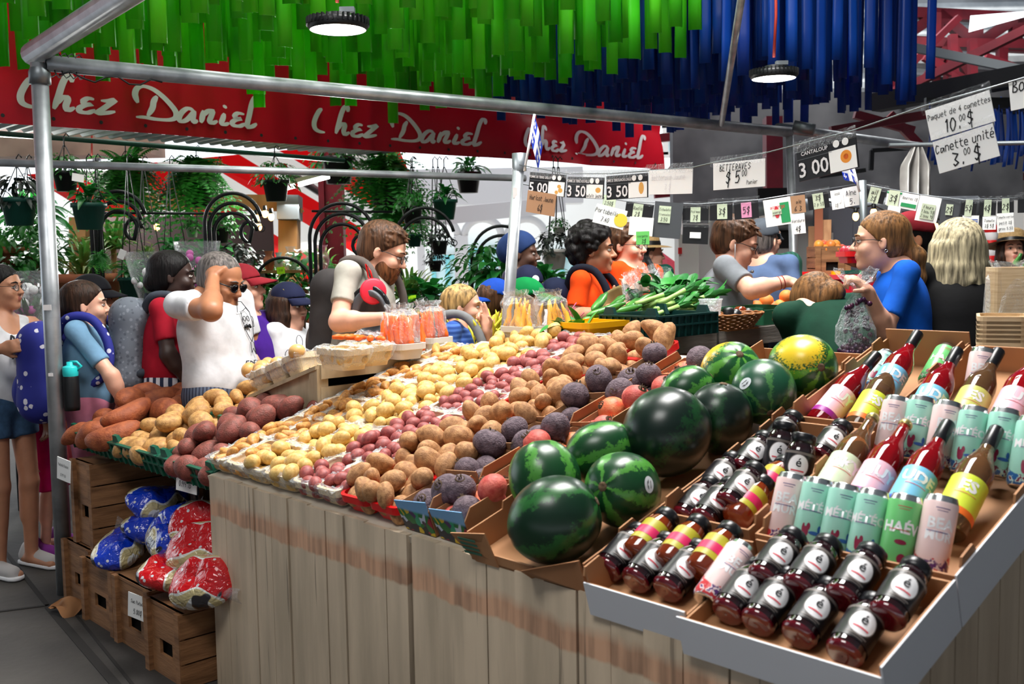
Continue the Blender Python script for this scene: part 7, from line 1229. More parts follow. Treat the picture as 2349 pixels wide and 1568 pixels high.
RC = MB(); RC.lathe([(.001, -.014), (.05, -.014), (.058, -.008), (.058, .008), (.05, .014), (.001, .014)], 26, R=frame((.3, -1, .1))); o_ = RC.build('round_case', mat('red_case', (222, 36, 60), .45)); o_.location = P(856, 668, 4.5); tag(o_, 'round red case clipped to the backpack strap of the bearded man', 'case'); b = MB(); b.tube([(0, 0, .05), (-.01, 0, .09), (-.03, .01, .12), (-.02, .01, .06), (0, 0, .05)], .004, 5); b.build('clip', m_rtray, o_)
p = person('blonde girl with a ponytail and a blue striped shirt holding two fingers to her nose', 4.75, (1064, 706), 84, (1058, 806), (1058, 900), c_bst, 'fair', sc=.84, sw=.13, bulk=.85, hair=h_bl, hstyle='pony', pants=c_dk, sleeve=.9, tyaw=75, res=.005, arms=(None, (1118, 812, -.02, 1118, 758, -.1, 1106, 712, -.1, (-.4, -.5, .2), 1.15, 2))); wear_pack(p, 'dark backpack with grey straps on the blonde girl', .22, .3, .13, c_dk, cloth('strap_grey', (120, 122, 124)), -.05, .02)
person('child in a blue cap worn backwards between the blonde girl and the slanted post', 5.05, (1140, 694), 125, (1140, 800), (1140, 890), c_dk, 'tan', sc=.85, sw=.14, bulk=.85, hair=h_br, hstyle='short', pants=c_dk, cap=(k_blu, True))
p = person('woman in a dark blue headwrap behind the slanted post', 5.7, (1196, 584), 80, (1186, 686), (1186, 800), c_pat, 'deep', sc=.92, sw=.17, bulk=1.1, hair=None, dress=1, sleeve=1.2); C = SDF(.0065); h = p['h']; C.ell(h(-.02, 0, .05), np.array([.115, .09, .1])*.92, p['HR'], .02, clip=[(h(.05, 0, .04), p['HR']@np.array([.6, 0, -.8]))]); C.ell(h(-.09, 0, .02), np.array([.06, .07, .07])*.92, p['HR'], .04); sobj('headwrap', C.mesh(1), cloth('wrap_blue', (40, 62, 110)), p['root'], p['o'])
def emblem(co, h, o, sc): b = MB(); b.lathe([(.001, 0), (.02, 0)], 16, h(.108, 0, .085)-o, frame(h(.2, 0, .11)-h(.1, 0, .085))); b.build('emblem', m_fw, co)
person('child in a navy cap with white emblem behind the boy in the green cap', 5.35, (1212, 662), 20, (1226, 752), (1228, 850), c_white, 'tan', sc=.86, sw=.14, bulk=.85, hair=h_br, hstyle='short', pants=c_dk, cap=(k_nav, False, k_nav, emblem), pitch=12)
person('boy in a bright green cap beside the slanted post', 4.85, (1210, 695), 86, (1204, 802), (1204, 900), c_dk, 'fair', sc=.86, sw=.135, bulk=.86, hair=h_br, hstyle='short', pants=c_dk, cap=(k_grn, False), tyaw=80)
p = person('young man with big curly black hair in an orange T-shirt with a navy backpack', 5.4, (1364, 576), 78, (1352, 698), (1350, 812), c_or, 'tan', sc=1.0, sw=.175, bulk=.98, hair=h_dk, hstyle='curly', pants=c_dk, sleeve=.7, tyaw=70, res=.0058, arms=((1318, 730, -.2, 1400, 708, -.28, 1424, 700, -.3, (0, .4, -1), .6), (1385, 740, .12, 1410, 690, -.1, 1424, 675, -.12, (-.5, .3, -.5), .8))); wear_pack(p, 'navy backpack on the young man with curly hair', .28, .42, .15, cloth('navy_pack', (28, 36, 62)), cloth('navy_pack2', (22, 26, 40)), -.09, .02)
b = MB(); q = P(1404, 712, 5.12); b.grid(lambda i, j: (.11*(i-.5)*2*(1-.15*j), -.03*math.cos(i*5), .03*math.sin(i*3.14)+.10*(.5-j)+.03*(i-.5)*2), 14, 8); o_ = b.build('sun_hat', c_kh); o_.location = q; o_.modifiers.new('t', 'SOLIDIFY').thickness = .012; o_.rotation_euler = (0, -.6, .3); tag(o_, 'khaki sun hat held folded by the young man with curly hair', 'hat')
p = person('young man in thin glasses and an orange T-shirt with a black sling bag', 5.65, (1438, 566), 58, (1450, 672), (1450, 800), c_or, 'fair', sc=1.0, sw=.18, bulk=.98, hair=h_br, hstyle='swept', pants=c_dk, sleeve=.75, tyaw=40, glasses='thin', res=.0058, arms=((1408, 722, -.15, 1445, 672, -.25, 1474, 656, -.27, (.2, 1, 0), .8), None)); pts = [p['sA'][1]-p['ll']*.06+p['tu']*.075, p['C']+p['fl']*.14+p['tu']*.05+p['ll']*.06, p['C']+p['fl']*.15-p['tu']*.05+p['ll']*.02]; t = pack('black sling bag across the chest of the young man in thin glasses', 'sling_bag', p['C']+p['fl']*.17-p['tu']*.15-p['ll']*.03, np.stack([-p['fl'], -p['ll'], p['tu']], 1)@rot('X', .5), .2, .13, .07, m_black, m_black, [pts], False); b = MB(); b.tube([p['C']-p['o']+p['fl']*.118+p['tu']*(.15-.07*math.cos(a))+p['ll']*.085*math.sin(a) for a in np.linspace(-1.4, 1.4, 15)], .0025, 5); b.build('necklace', m_alu, p['root'])
p = person('man in a straw hat and dark green shirt standing farther back', 7.0, (1488, 584), 100, (1506, 668), (1506, 790), c_gree, 'fair', sc=1, sw=.19, bulk=1.05, hair=h_gy, hstyle='crop', pants=c_dk, sleeve=.8, res=.008)
def brimhat(p, m, band, sc=1., name='hat', tilt=0):
    h, o = p['h'], p['o']; R = p['HR']@rot('Y', tilt); b = MB(); b.lathe([(.19*sc, -.012), (.15*sc, -.002), (.1*sc, .004), (.094*sc, .03), (.085*sc, .09), (.06*sc, .108), (.001, .1)], 28, h(-.01, 0, .06)-o, R); hb = b.build(name, m, p['root']); b = MB(); b.lathe([(.102*sc, .006), (.097*sc, .034)], 28, h(-.01, 0, .06)-o, R); b.build('hat_band', band, hb)
m_straw = mat('straw', (190, 158, 108), .7, col2=(160, 128, 82), scale=60); brimhat(p, m_straw, m_black, .92, 'straw_hat')
p = person('young man in a grey T-shirt and glasses reaching out over the counter', 5.3, (1688, 560), 76, (1664, 678), (1642, 812), c_gt, 'fair', pitch=20, sc=1.1, sw=.185, bulk=1.06, hair=h_br, hstyle='swept', pants=c_dk, sleeve=.72, tyaw=72, glasses='thin', res=.0055, arms=((1724, 664, -.32, 1804, 645, -.3, 1852, 654, -.28, (.2, .2, -1), .4, 0), (1712, 712, .1, 1700, 690, .05, 1690, 676, .0, (-1, 0, 0), .9))); b = MB()
for k in (0, .02): w_ = p['AR'][0][2]; d = (w_-p['AR'][0][1]); d /= np.linalg.norm(d); R = frame(d); b.tube([w_-d*(.02+k)+R@np.array([.032*math.cos(a), .032*math.sin(a), 0])-p['o'] for a in np.linspace(0, 6.28, 17)[:-1]], .0028, 5, closed=True)
b.build('bracelet', mat('bracelet_red', (150, 50, 40), .5), p['root']); b = MB(); b.tube([p['h'](.0, -.09, -.0)-p['o'], p['h'](.02, -.085, -.06)-p['o'], p['h'](.06, -.06, -.11)-p['o'], p['h'](.11, -.02, -.1)-p['o']], .0025, 5); b.ell(p['h'](.115, -.015, -.095)-p['o'], .009); b.build('headset_mic', m_galv, p['root'])
person('man in a grey cap and slate blue T-shirt seen from behind', 5.9, (1752, 556), 135, (1750, 655), (1755, 790), c_sl, 'fair', sc=.98, sw=.175, bulk=1., hair=h_gy, hstyle='crop', pants=c_dk, sleeve=.8, cap=(k_gry, False), res=.0075)
person('broad grey-haired person in dark green plaid behind the man in the grey cap', 6.5, (1757, 544), 120, (1756, 650), (1758, 800), c_plaid, 'fair', sc=1.0, sw=.22, bulk=1.3, hair=h_gy, hstyle='short', pants=c_dk, sleeve=1.3, res=.008)
p = person('woman in a dark green T-shirt bending down over the counter', 4.35, (1872, 702), -140, (1916, 764), (1950, 838), c_grn, 'fair', pitch=48, sc=1., sw=.175, bulk=1.12, hair=h_gb, hstyle='bun', pants=c_dk, sleeve=.8, tyaw=-168, lean=-.16, res=.006, hem=.0, arms=((1990, 850, .05, 1975, 900, .15, 1970, 930, .2, (0, 1, 0), .3), (1842, 812, .1, 1850, 870, .25, 1850, 900, .25, (0, 1, 0), .3)))
p = person('girl with a light brown ponytail and royal blue T-shirt holding up a bag of grapes', 4.3, (2016, 556), -104, (2062, 694), (2068, 826), c_blu, 'fair', sc=1.0, sw=.165, bulk=.95, hair=h_gb, hstyle='pony', pants=c_dk, sleeve=.75, tyaw=-98, glasses='thin', res=.0055, arms=(None, (2030, 756, -.2, 1990, 668, -.3, 1962, 640, -.32, (-.4, .2, -.7), 1.1))); b = MB(); b.tube([p['h'](-.02, .088, -.035)-p['o']+np.array([.006*math.cos(a), 0, .006*math.sin(a)]) for a in np.linspace(0, 6.28, 11)], .0015, 5); b.build('earring', m_alu, p['root'])
q = p['AR'][1][2]+np.array([-.05, -.03, .0]); GB = thing('grape_bag', 'clear plastic bag of purple grapes held up by the girl in royal blue', 'bag', q); b = MB(); rs = np.random.default_rng(4); n = 30; secs = []
for z, r, wv in ((.075, .075, .02), (.05, .06, .015), (.02, .018, .004), (-.01, .014, .003), (-.07, .045, .006), (-.14, .075, .006), (-.2, .075, .006), (-.245, .045, .004), (-.255, .005, 0)): secs.append([((r+wv*math.sin(a*5)+rs.normal()*.003)*math.cos(a), (r+wv*math.cos(a*4)+rs.normal()*.003)*math.sin(a), z+rs.normal()*.004+wv*math.sin(a*3)) for a in np.linspace(0, 6.283, n+1)[:-1]])
shell(b, secs, closed_floor=False); b.build('plastic_bag', m_bagc, GB); b = MB(); b.ell((0, 0, 0), .0105, None, 10, 7); gr = b.build('grape', mat('grape_purple', (70, 22, 46), .3, col2=(46, 18, 60), scale=30, rand=1)); X, R_ = pile(120, lambda r: .0105, .06, .06, .3, 5, 110)
for k, x in enumerate(X): o_ = gr if k == 0 else dup(gr); o_.location = q+x-np.array([0, 0, .24]); tag(o_, 'purple grape in the clear bag held by the girl in royal blue', 'grape', 'grapes in the held bag')
p = person('woman with shoulder-length platinum hair in black seen from behind', 4.4, (2190, 582), 188, (2196, 706), (2196, 812), c_blk, 'fair', sc=1.08, sw=.2, bulk=1.32, hair=h_gr, hstyle='bob', pants=c_blk, sleeve=1.0, res=.0065, tyaw=182, arms=(None, (2110, 716, .05, 2080, 770, -.1, 2070, 790, -.1, (0, 1, 0), .4))); b = MB(); b.tube([p['Hp']-p['o']+p['tu']*.02+p['fl']*.17*math.cos(a)+p['ll']*.245*math.sin(a) for a in np.linspace(0, 6.28, 33)[:-1]], .012, 6, closed=True); b.build('belt', m_black, p['root'])
p = person('woman in a brimmed straw hat and maroon tank top at the far right', 7.5, (2322, 576), -14, (2324, 660), (2326, 790), c_mar, 'fair', pitch=-12, sc=.98, sw=.17, bulk=.95, tank=1, hair=h_db, hstyle='long', pants=c_dk, res=.008); brimhat(p, m_straw, m_black, 1., 'straw_hat')
p = person('person in a maroon cap behind the girl in royal blue, holding a red tray', 4.95, (2086, 552), -84, (2092, 664), (2096, 800), c_dk, 'olive', sc=1.0, sw=.17, bulk=.95, hair=h_dk, hstyle='crop', pants=c_dk, sleeve=.6, cap=(k_mar, False), tyaw=-80, arms=(None, (2036, 642, -.25, 1998, 612, -.22, 1968, 606, -.22, (0, .2, 1), .4))); w_ = p['AR'][1][2]; d = p['AR'][1][1]-w_; d /= np.linalg.norm(d); b = MB(); b.lathe([(.034, -.012), (.036, -.008), (.036, .008), (.034, .012)], 18, w_+d*.03-p['o'], frame(d)); b.box(w_+d*.03-p['o']+np.array([0, -.036, .01]), (.03, .012, .03)); b.build('wrist_watch', m_black, p['root'])
q = w_+np.array([-.085, -.02, .02]); o_ = basket('red_tray', .06, .085, .05, m_rtray, 'small red tray of plums and apricots held out beside the dark post', 'tray', None, False); place(o_, q, None); b = MB(); b.ell((0, 0, 0), .028, None, 14, 10); ap = b.build('apricot', mat('apricot', (252, 166, 30), .5)); b = MB(); b.ell((0, 0, 0), .03, None, 14, 10); pl_ = b.build('plum', mat('plum_red', (150, 20, 40), .35))
for k, (pr_, x, y, z, nm) in enumerate(((ap, .03, 0, .075, 'apricot'), (ap, .02, .04, .045, 'apricot'), (ap, .035, -.045, .045, 'apricot'), (pl_, -.03, -.03, .05, 'plum'), (pl_, -.03, .03, .05, 'plum'))): o_ = pr_ if k in (0, 3) else dup(pr_); o_.location = q+np.array([x, y, z]); tag(o_, 'orange apricot in the held red tray' if nm == 'apricot' else 'dark red plum in the held red tray', nm, nm+'s in the held tray')
# ---------------------------------------------------------------- nursery plants behind the customers
m_fern, m_oval, m_dkl, m_grs, m_brd = (mat('fern_green', (58, 150, 52), .5, col2=(28, 98, 40), scale=5, transl=.4), mat('oval_leaf', (52, 132, 46), .4, col2=(20, 84, 36), scale=6, transl=.2), mat('dark_leaf', (52, 62, 52), .5, col2=(24, 34, 32), scale=7), mat('grass_blade', (74, 132, 54), .5, col2=(140, 140, 70), scale=4, transl=.2), mat('broad_leaf', (40, 128, 50), .35, col2=(12, 62, 30), scale=3, transl=.25))
m_potk, m_potg, m_potw, m_terra = mat('black_pot', (28, 28, 32), .45), mat('green_pot', (20, 78, 66), .45), mat('white_pot', (226, 226, 222), .4), mat('terracotta', (176, 104, 72), .7); m_flr = mat('red_flower', (220, 24, 24), .5); m_flp = mat('pink_flower', (206, 96, 176), .6)
def fol(kind, seed):
    r = random.Random(seed); b = MB(); mats = [m_fern]
    if kind == 'fern':
        for k in range(105):
            a = r.uniform(0, 6.28); e = r.uniform(-.5, 1.4); L = r.uniform(.6, 1.1); dr = r.uniform(.45, 1.25); d = np.array([math.cos(a)*math.cos(e), math.sin(a)*math.cos(e), math.sin(e)]); s = np.array([-math.sin(a), math.cos(a), 0.]); n = 15
            for i in range(1, n+1):
                t = i/n; c = d*L*t-np.array([0, 0, dr*t*t*L]); w_ = .18*math.sin(math.pi*min(.97, .1+.9*t))**.7; dd = d-np.array([0, 0, 2*dr*t]); dd /= np.linalg.norm(dd)
                for q in (-1, 1): b.add([c, c+s*q*w_*.5+dd*.045, c+s*q*w_+dd*.01-np.array([0, 0, .02]), c+s*q*w_*.5-dd*.005], [(0, 1, 2, 3)])
    elif kind in ('oval', 'dark', 'trail', 'flower'):
        mats = [m_dkl if kind == 'dark' else m_oval, m_flr]
        for k in range(150 if kind != 'trail' else 190):
            a = r.uniform(0, 6.28); e = r.uniform(-.5, 1.4); R_ = r.uniform(.35, 1)**.6; c = np.array([math.cos(a)*math.cos(e)*R_*.9, math.sin(a)*math.cos(e)*R_*.9, math.sin(e)*R_*.75])
            if kind == 'trail': c[2] = -abs(r.gauss(0, .8)) if k % 2 else c[2]*.6
            a2, e2 = a+r.uniform(-.9, .9), r.uniform(-.7, .6); blade(b, c, (math.cos(a2)*math.cos(e2), math.sin(a2)*math.cos(e2), math.sin(e2)), r.uniform(.2, .38), r.uniform(.11, .2), .5, 1 if kind == 'flower' and k % 6 == 0 else 0, n=3)
        for k in range(10): a = k*.63; b.tube([(0, 0, -.3), (.3*math.cos(a), .3*math.sin(a), .1), (.6*math.cos(a), .6*math.sin(a), .3 if kind != 'trail' else -.5)], .012, 4)
    elif kind == 'grass':
        mats = [m_grs]
        for k in range(80): a = r.uniform(0, 6.28); e = r.uniform(.5, 1.5); blade(b, (r.uniform(-.15, .15), r.uniform(-.15, .15), -.1), (math.cos(a)*math.cos(e), math.sin(a)*math.cos(e), math.sin(e)), r.uniform(.8, 1.4), .07, .5, n=5)
    else:
        mats = [m_brd]
        for k in range(30): a = k*2.4; e = r.uniform(.1, 1.3); d = (math.cos(a)*math.cos(e), math.sin(a)*math.cos(e), math.sin(e)); L0 = r.uniform(.2, .5); b.tube([(0, 0, -.2), np.array(d)*L0], .015, 4); blade(b, np.array(d)*L0, (d[0], d[1], d[2]*.6), r.uniform(.5, .8), r.uniform(.22, .34), .6, n=5)
    o = b.build('foliage', mats); me = o.data; bpy.data.objects.remove(o); return me
FOL = {}
def plant(label, kind, px, py, z, sz, pot=None, hang=0, seed=0, cat='plant', name='hanging_plant', ps=.55, floor=False):
    k = (kind, seed % 2)
    if k not in FOL: FOL[k] = fol(kind, hash_(kind)+seed % 2)
    q = P(px, py, z); t = thing(name, label, cat, q, None); f = bpy.data.objects.new('foliage', FOL[k]); COL.objects.link(f); f.parent = t; f.scale = (sz, sz, sz); f.rotation_euler = (0, 0, seed*1.3)
    pr = sz*(.3 if kind == 'fern' else ps)
    if pot is not None:
        f.location = (0, 0, 0); b = MB(); h_ = pr*1.5; b.lathe([(.001, -h_-pr*.2), (pr*.72, -h_-pr*.2), (pr*.95, -pr*.35), (pr*1.05, -pr*.35), (pr*1.05, -pr*.1), (pr*.9, -pr*.1), (pr*.85, -pr*.3), (.001, -pr*.3)], 18); b.build('pot', pot, t)
    if hang:
        b = MB(); hang = 2.35-q[2] if z > 8 else max(.14, (py-384)*z/FPX)
        for a in (0, 2.1, 4.2): b.tube([(pr*math.cos(a), pr*math.sin(a), -pr*.1), (.006*math.cos(a), .006*math.sin(a), hang)], .003, 4)
        b.tube([(0, 0, hang-.01), (0, 0, hang+.05), (.015, 0, hang+.07), (.03, 0, hang+.05)], .004, 4); b.build('hanger', m_black, t)
    if floor: b = MB(); b.tube([(0, 0, -q[2]), (0, 0, -pr if pot else 0)], .02, 6); b.build('stem', m_blackm if pot else m_wood, t)
    return t
HP = [('large hanging fern left of the two above the girl in crimson', 'fern', 290, 395, 6.9, .4, m_potk, .33, 0), ('large hanging fern above the man in sunglasses', 'fern', 452, 402, 7.2, .43, m_potk, .33, 1), ('very large hanging fern above the bearded man', 'fern', 885, 395, 8.3, .52, m_potk, .3, 0), ('second fern drooping behind the bearded man beside the maroon pillar', 'fern', 915, 470, 8.6, .42, None, .2, 1),
 ('dark-leaved plant in a green pot hanging at the left edge', 'dark', 42, 450, 5.6, .17, m_potg, .3, 0), ('small-leaved plant hanging just right of the corner post', 'oval', 150, 390, 5.9, .13, m_potk, .2, 0), ('heart-leaved plant in a dark green pot right of the corner post', 'broad', 203, 462, 5.5, .16, m_potg, .25, 0), ('red-flowered plant in a black pot hanging before the striped tent', 'flower', 632, 410, 6.4, .15, m_potk, .25, 0), ('leafy plant in a black pot under the banner beside the maroon pillar', 'oval', 775, 356, 8.4, .25, m_potk, .2, 1),
 ('orchid-like plant in a dark pot near the slanted post', 'broad', 1074, 392, 8.8, .2, m_potk, .25, 1), ('leafy plant in a dark pot beneath the ferns at the right', 'oval', 945, 470, 6.8, .13, m_potk, .3, 0), ('leafy plant in a dark green pot beneath the low rail near the slanted post', 'broad', 1020, 455, 6.8, .15, m_potg, .25, 0), ('small plant in a square dark pot over the bearded man right shoulder', 'oval', 950, 535, 7.2, .1, m_potg, .2, 1), ('dark foliage pot hanging next to the small square pot', 'dark', 1008, 550, 7.3, .11, m_potk, .2, 1), ('small dark pot hanging lowest before the bright street', 'dark', 998, 596, 7.4, .09, m_potk, .2, 0),
 ('grassy plant hanging over the girl in light blue', 'grass', 338, 590, 6.6, .16, m_potk, .3, 0), ('light green leafy plant hanging above the girl in crimson', 'broad', 398, 575, 6.5, .15, m_potk, .3, 1), ('round mossy green plant hanging right of the corner post', 'fern', 230, 588, 5.8, .09, None, .3, 0), ('heart-leaved plant in a green pot behind the girl in light blue', 'broad', 305, 632, 5.9, .15, m_potg, .3, 1), ('trailing plant under the dark-leaved pot at the left edge', 'trail', 70, 520, 6.0, .17, None, .3, 0), ('dark foliage ball hanging behind the curly-haired man', 'dark', 1272, 568, 7.0, .16, m_potw, .3, 0), ('small white pot hanging above the dark foliage ball', 'oval', 1282, 518, 7.2, .08, m_potw, .25, 1), ('small plant in a white pot hanging before the wooden beam', 'oval', 440, 520, 7.4, .08, m_potw, .25, 0), ('leafy plant hanging beside the second metal arch', 'oval', 505, 520, 7.2, .12, m_potk, .3, 0)]
for (lab, kd, x, y, z, sz, pt, hg, sd) in HP: plant(lab, kd, x, y, z, sz, pt, hg, sd)
FP = [('trail', 30, 560, 6.4, .3), ('oval', 95, 590, 6.6, .3), ('broad', 70, 500, 7.0, .34), ('grass', 200, 620, 6.2, .36), ('oval', 260, 700, 6.5, .3), ('grass', 260, 560, 7.4, .36), ('broad', 330, 740, 6.8, .3), ('oval', 600, 720, 6.6, .26), ('broad', 610, 655, 7.2, .26), ('dark', 545, 605, 7.0, .2), ('oval', 700, 640, 7.0, .28), ('grass', 740, 620, 7.4, .3), ('broad', 735, 720, 6.4, .28), ('grass', 940, 680, 6.4, .34), ('broad', 985, 700, 6.2, .28), ('dark', 1005, 750, 6.0, .26), ('oval', 1110, 620, 6.8, .26), ('broad', 1150, 640, 6.6, .28), ('broad', 1255, 660, 6.6, .26), ('grass', 1262, 690, 6.4, .26), ('dark', 590, 800, 6.0, .24), ('oval', 20, 650, 6.2, .26), ('oval', 130, 760, 6.1, .3), ('broad', 480, 600, 7.4, .28), ('oval', 420, 650, 7.6, .3), ('dark', 330, 860, 6.2, .28), ('oval', 620, 790, 6.2, .2)]
NM = {'trail': 'trailing', 'oval': 'small-leaved', 'broad': 'broad-leaved', 'grass': 'grassy', 'dark': 'dark-leaved'}
WH = lambda x: 'at the left edge' if x < 120 else 'behind the girl in light blue' if x < 300 else 'behind the girl in crimson' if x < 480 else 'behind the boy in the maroon cap' if x < 640 else 'behind the girl in the navy cap' if x < 800 else 'in front of the bearded man' if x < 1040 else 'behind the slanted post' if x < 1200 else 'beside the boy in the green cap'
WV = lambda y, z: ('in the upper rank' if y < 610 else 'at head height' if y < 690 else 'low down' if y < 750 else 'lowest')+(', farther back' if z > 6.9 else '')
for k, (kd, x, y, z, sz) in enumerate(FP): plant('%s nursery plant %s, %s' % (NM[kd], WH(x), WV(y, z)), kd, x, y, z, sz, m_terra if k % 3 == 0 else None, 0, k, name='nursery_plant', floor=True)
# black metal garden arches
def hook(label, px, py, z, r, flip=1, nn=3):
    q = P(px, py, z); t = thing('garden_arch', label, 'arch', (q[0], q[1], 0), None); o = np.array([q[0], q[1], 0]); 
    for k in range(nn):
        rr = r*(1-.16*k); b = MB(); c = q-o-np.array([0, 0, .03*k]); pts = [c+np.array([-rr, 0, -(q[2]-.02)+.03*k]), c+np.array([-rr, 0, 0])]+[c+np.array([-rr*math.cos(a), 0, rr*math.sin(a)*1.05]) for a in np.linspace(.1, math.pi*.93, 18)]
        if k == 2: e = pts[-1]; pts += [e+np.array([-.02-.05*math.sin(a), 0, -.02-.06*math.cos(a)+.0]) for a in np.linspace(0, 4.6, 10)]
        b.tube(pts, .012, 6); b.build('bow', m_blackm, t)
    b = MB(); e = q-o+np.array([r*.98, 0, .22*r-.05]); b.tube([e+np.array([.02*math.cos(a), 0, .02*math.sin(a)-.02]) for a in np.linspace(0, 6.28, 11)[:-1]], .003, 4, closed=True); b.build('ring', m_blackm, t); return t
hook('black triple metal arch right of the corner post', 272, 505, 6.0, .16); hook('black triple metal arch above the man in sunglasses', 535, 512, 6.1, .17); hook('black triple metal arch left of the maroon pillar', 785, 545, 6.3, .2); hook('black metal arch over the bearded man forehead', 975, 548, 6.6, .19, nn=2)
hook('dark low arch trellis holding the vase shelf', 650, 660, 6.8, .19, nn=1); hook('large round black arch beside the slanted post', 1150, 590, 6.9, .2, nn=2)
tube_thing('hanging_bar', 'thin black bar across the arches behind the man in sunglasses', 'bar', [P(222, 488, 6.1), P(555, 490, 6.25)], .008, m_blackm); tube_thing('hanging_bar', 'thin black bar across the arch beside the maroon pillar', 'bar', [P(715, 484, 6.5), P(900, 486, 6.7)], .008, m_blackm)
# timber frame, shelf with vases, dark back wall of the nursery
t = thing('timber_frame', 'honey-coloured timber post and beam with a grey end plate', 'frame', P(660, 900, 7.8), None); o = np.array(t.location)
for a, c, w_, nm, m in (((664, 470, 7.8), (664, 1000, 7.8), .14, 'post', m_wood), ((330, 462, 7.8), (650, 466, 7.8), .12, 'beam', m_wood), ((668, 500, 7.75), (692, 478, 7.75), .05, 'bracket', m_wood), ((665, 450, 7.72), (665, 505, 7.72), .16, 'end_plate', m_galvd), ((185, 500, 7.4), (185, 980, 7.4), .12, 'post', m_wood)): b = MB(); b.beam(P(*a)-o, P(*c)-o, w_); b.build(nm, m, t)
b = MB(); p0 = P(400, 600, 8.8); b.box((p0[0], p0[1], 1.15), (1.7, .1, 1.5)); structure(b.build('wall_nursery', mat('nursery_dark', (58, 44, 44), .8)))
b = MB(); b.box(P(90, 330, 9.5)+(-.2, 0, .0), (2.6, .4, .26)); structure(b.build('lintel_concrete', mat('old_concrete', (150, 132, 116), .85, col2=(118, 102, 90), scale=3)))
corrug('canopy_sheet', BO-VH*1.3-UH*.12+ZUP*.03, VH, -UH, 4.2, .4, .09, .014, m_roof)
t = thing('vase_shelf', 'wooden shelf with glass vases behind the girl in the navy cap', 'shelf', P(670, 622, 6.9), None); b = MB(); b.box((0, 0, 0), (.46, .2, .02)); b.build('board', m_wood, t); b = MB(); b.box((0, .0, -.25), (.46, .2, .02)); b.build('board', m_wood, t)
for x in (-.22, .22): b = MB(); b.box((x, 0, -.5), (.03, .18, 1.0)); b.build('upright', m_wood, t)
m_vg = film_mat('vase_glass', .1, .03); m_vp = film_mat('vase_glass_pink', .25, .05, (240, 150, 180))
for k, (x, h_, r_, m, lab) in enumerate(((618, .13, .04, m_terra, 'terracotta vase on the shelf'), (640, .12, .03, m_potw, 'pale narrow vase on the shelf'), (668, .16, .045, m_vg, 'frosted glass vase on the shelf'), (700, .14, .04, m_vg, 'clear glass flask vase on the shelf'), (740, .17, .05, m_vp, 'pink glass vase on the shelf'))):
    b = MB(); b.lathe([(.001, 0), (r_*.6, 0), (r_, h_*.4), (r_*.9, h_*.6), (r_*.5, h_*.8), (r_*.8, h_)], 16); o_ = b.build('vase', m); o_.location = P(x, 620, 6.85); tag(o_, lab, 'vase', None)
# bouquets in cellophane at the left
for k, (x, y, z, lab, m) in enumerate(((68, 705, 5.3, 'white flower bouquet in clear film left of the corner post', m_fw), (56, 760, 5.25, 'pink and white bouquet low beside the girl in the tank top', m_flp), (345, 655, 5.7, 'white orchid bouquet in clear film behind the girl in crimson', m_fw), (455, 630, 5.8, 'lilac bouquet in clear film beside the man in sunglasses', m_flp))):
    t = thing('bouquet', lab, 'bouquet', P(x, y, z), None); b = MB(); r_ = random.Random(k)
    for i in range(14): b.ell((r_.uniform(-.07, .07), r_.uniform(-.06, .06), r_.uniform(-.05, .12)), r_.uniform(.016, .03), None, 8, 6)
    b.build('flowers', m, t); b = MB()
    for i in range(16): a = i*.8; blade(b, (0, 0, -.12), (.5*math.cos(a), .5*math.sin(a), 1), .22, .03, .1, n=3)
    b.build('leaves', m_oval, t); cb = MB(); cb.lathe([(.02, -.25), (.05, -.12), (.11, .08), (.13, .19)], 16); cb.build('film', m_bagc, t)
for k, (x, y, z, lab) in enumerate(((952, 712, 5.9, 'upper neon price tag among the plants by the bearded man'), (945, 683, 6.1, 'neon price tag on the plant above the others by the bearded man'), (626, 690, 6.4, 'neon price tag left of the girl in the navy cap'), (652, 652, 6.6, 'neon price tag over the girl in the navy cap'), (643, 618, 6.7, 'neon price tag on the vase shelf edge'), (990, 735, 5.9, 'small neon price tag low by the blonde girl'))): sign(lab, x-9, y-5, x+9, y-7, z, z, 16, 'y', [('h', '12.00', .5, .5, .012, 'k')], name='price_tag')
sign('small white tag hanging from the low rail right of the corner post', 166, 396, 193, 401, 4.9, 4.95, 18, 'w', [], name='price_tag'); sign('white slanted tag hanging below the first metal arch', 276, 570, 290, 576, 5.6, 5.6, 22, 'w', [], name='price_tag')
# ---------------------------------------------------------------- right-hand stall background
def box_thing(name, label, cat, c, d, m, R=None): b = MB(); b.box((0, 0, 0), d); o = b.build(name, m); place(o, c, R); return tag(o, label, cat)
m_cab = mat('cabinet_grey', (84, 88, 98), .45, .1); t = thing('metal_cabinet', 'dark grey metal cabinet with papers behind the leaning planks', 'cabinet', P(1935, 640, 7.9), None)
b = MB(); b.box((0, 0, -.35), (.36, .4, 1.8)); b.build('body', m_cab, t); b = MB(); b.box((.08, -.205, .02), (.16, .01, 1.0)); b.build('door', m_cab, t); b = MB(); b.box((.13, -.215, .1), (.015, .015, .14)); b.build('handle', m_galv, t); b = MB(); b.box((.09, -.212, .32), (.1, .003, .16)); b.build('paper', m_paper, t)
for k, (x0, y0, x1, y1, w_, lab) in enumerate(((1866, 1045, 1862, 520, .05, 'pale plank leaning at the left of the cabinet'), (1878, 1045, 1878, 455, .06, 'tall reddish plank leaning beside the cabinet'), (1886, 1045, 1896, 505, .07, 'wide light plank leaning beside the cabinet'), (1900, 1045, 1904, 535, .045, 'grey plank leaning closest to the cabinet'))): b = MB(); b.beam(P(x0, y0, 7.3), P(x1, y1, 7.6), w_, .03); tag(b.build('plank', (m_wood, m_terra, mat('pine', (222, 170, 120), .6, col2=(196, 140, 92), scale=6, stretch=(4, 4, .3)), m_gwood)[k]), lab, 'plank')
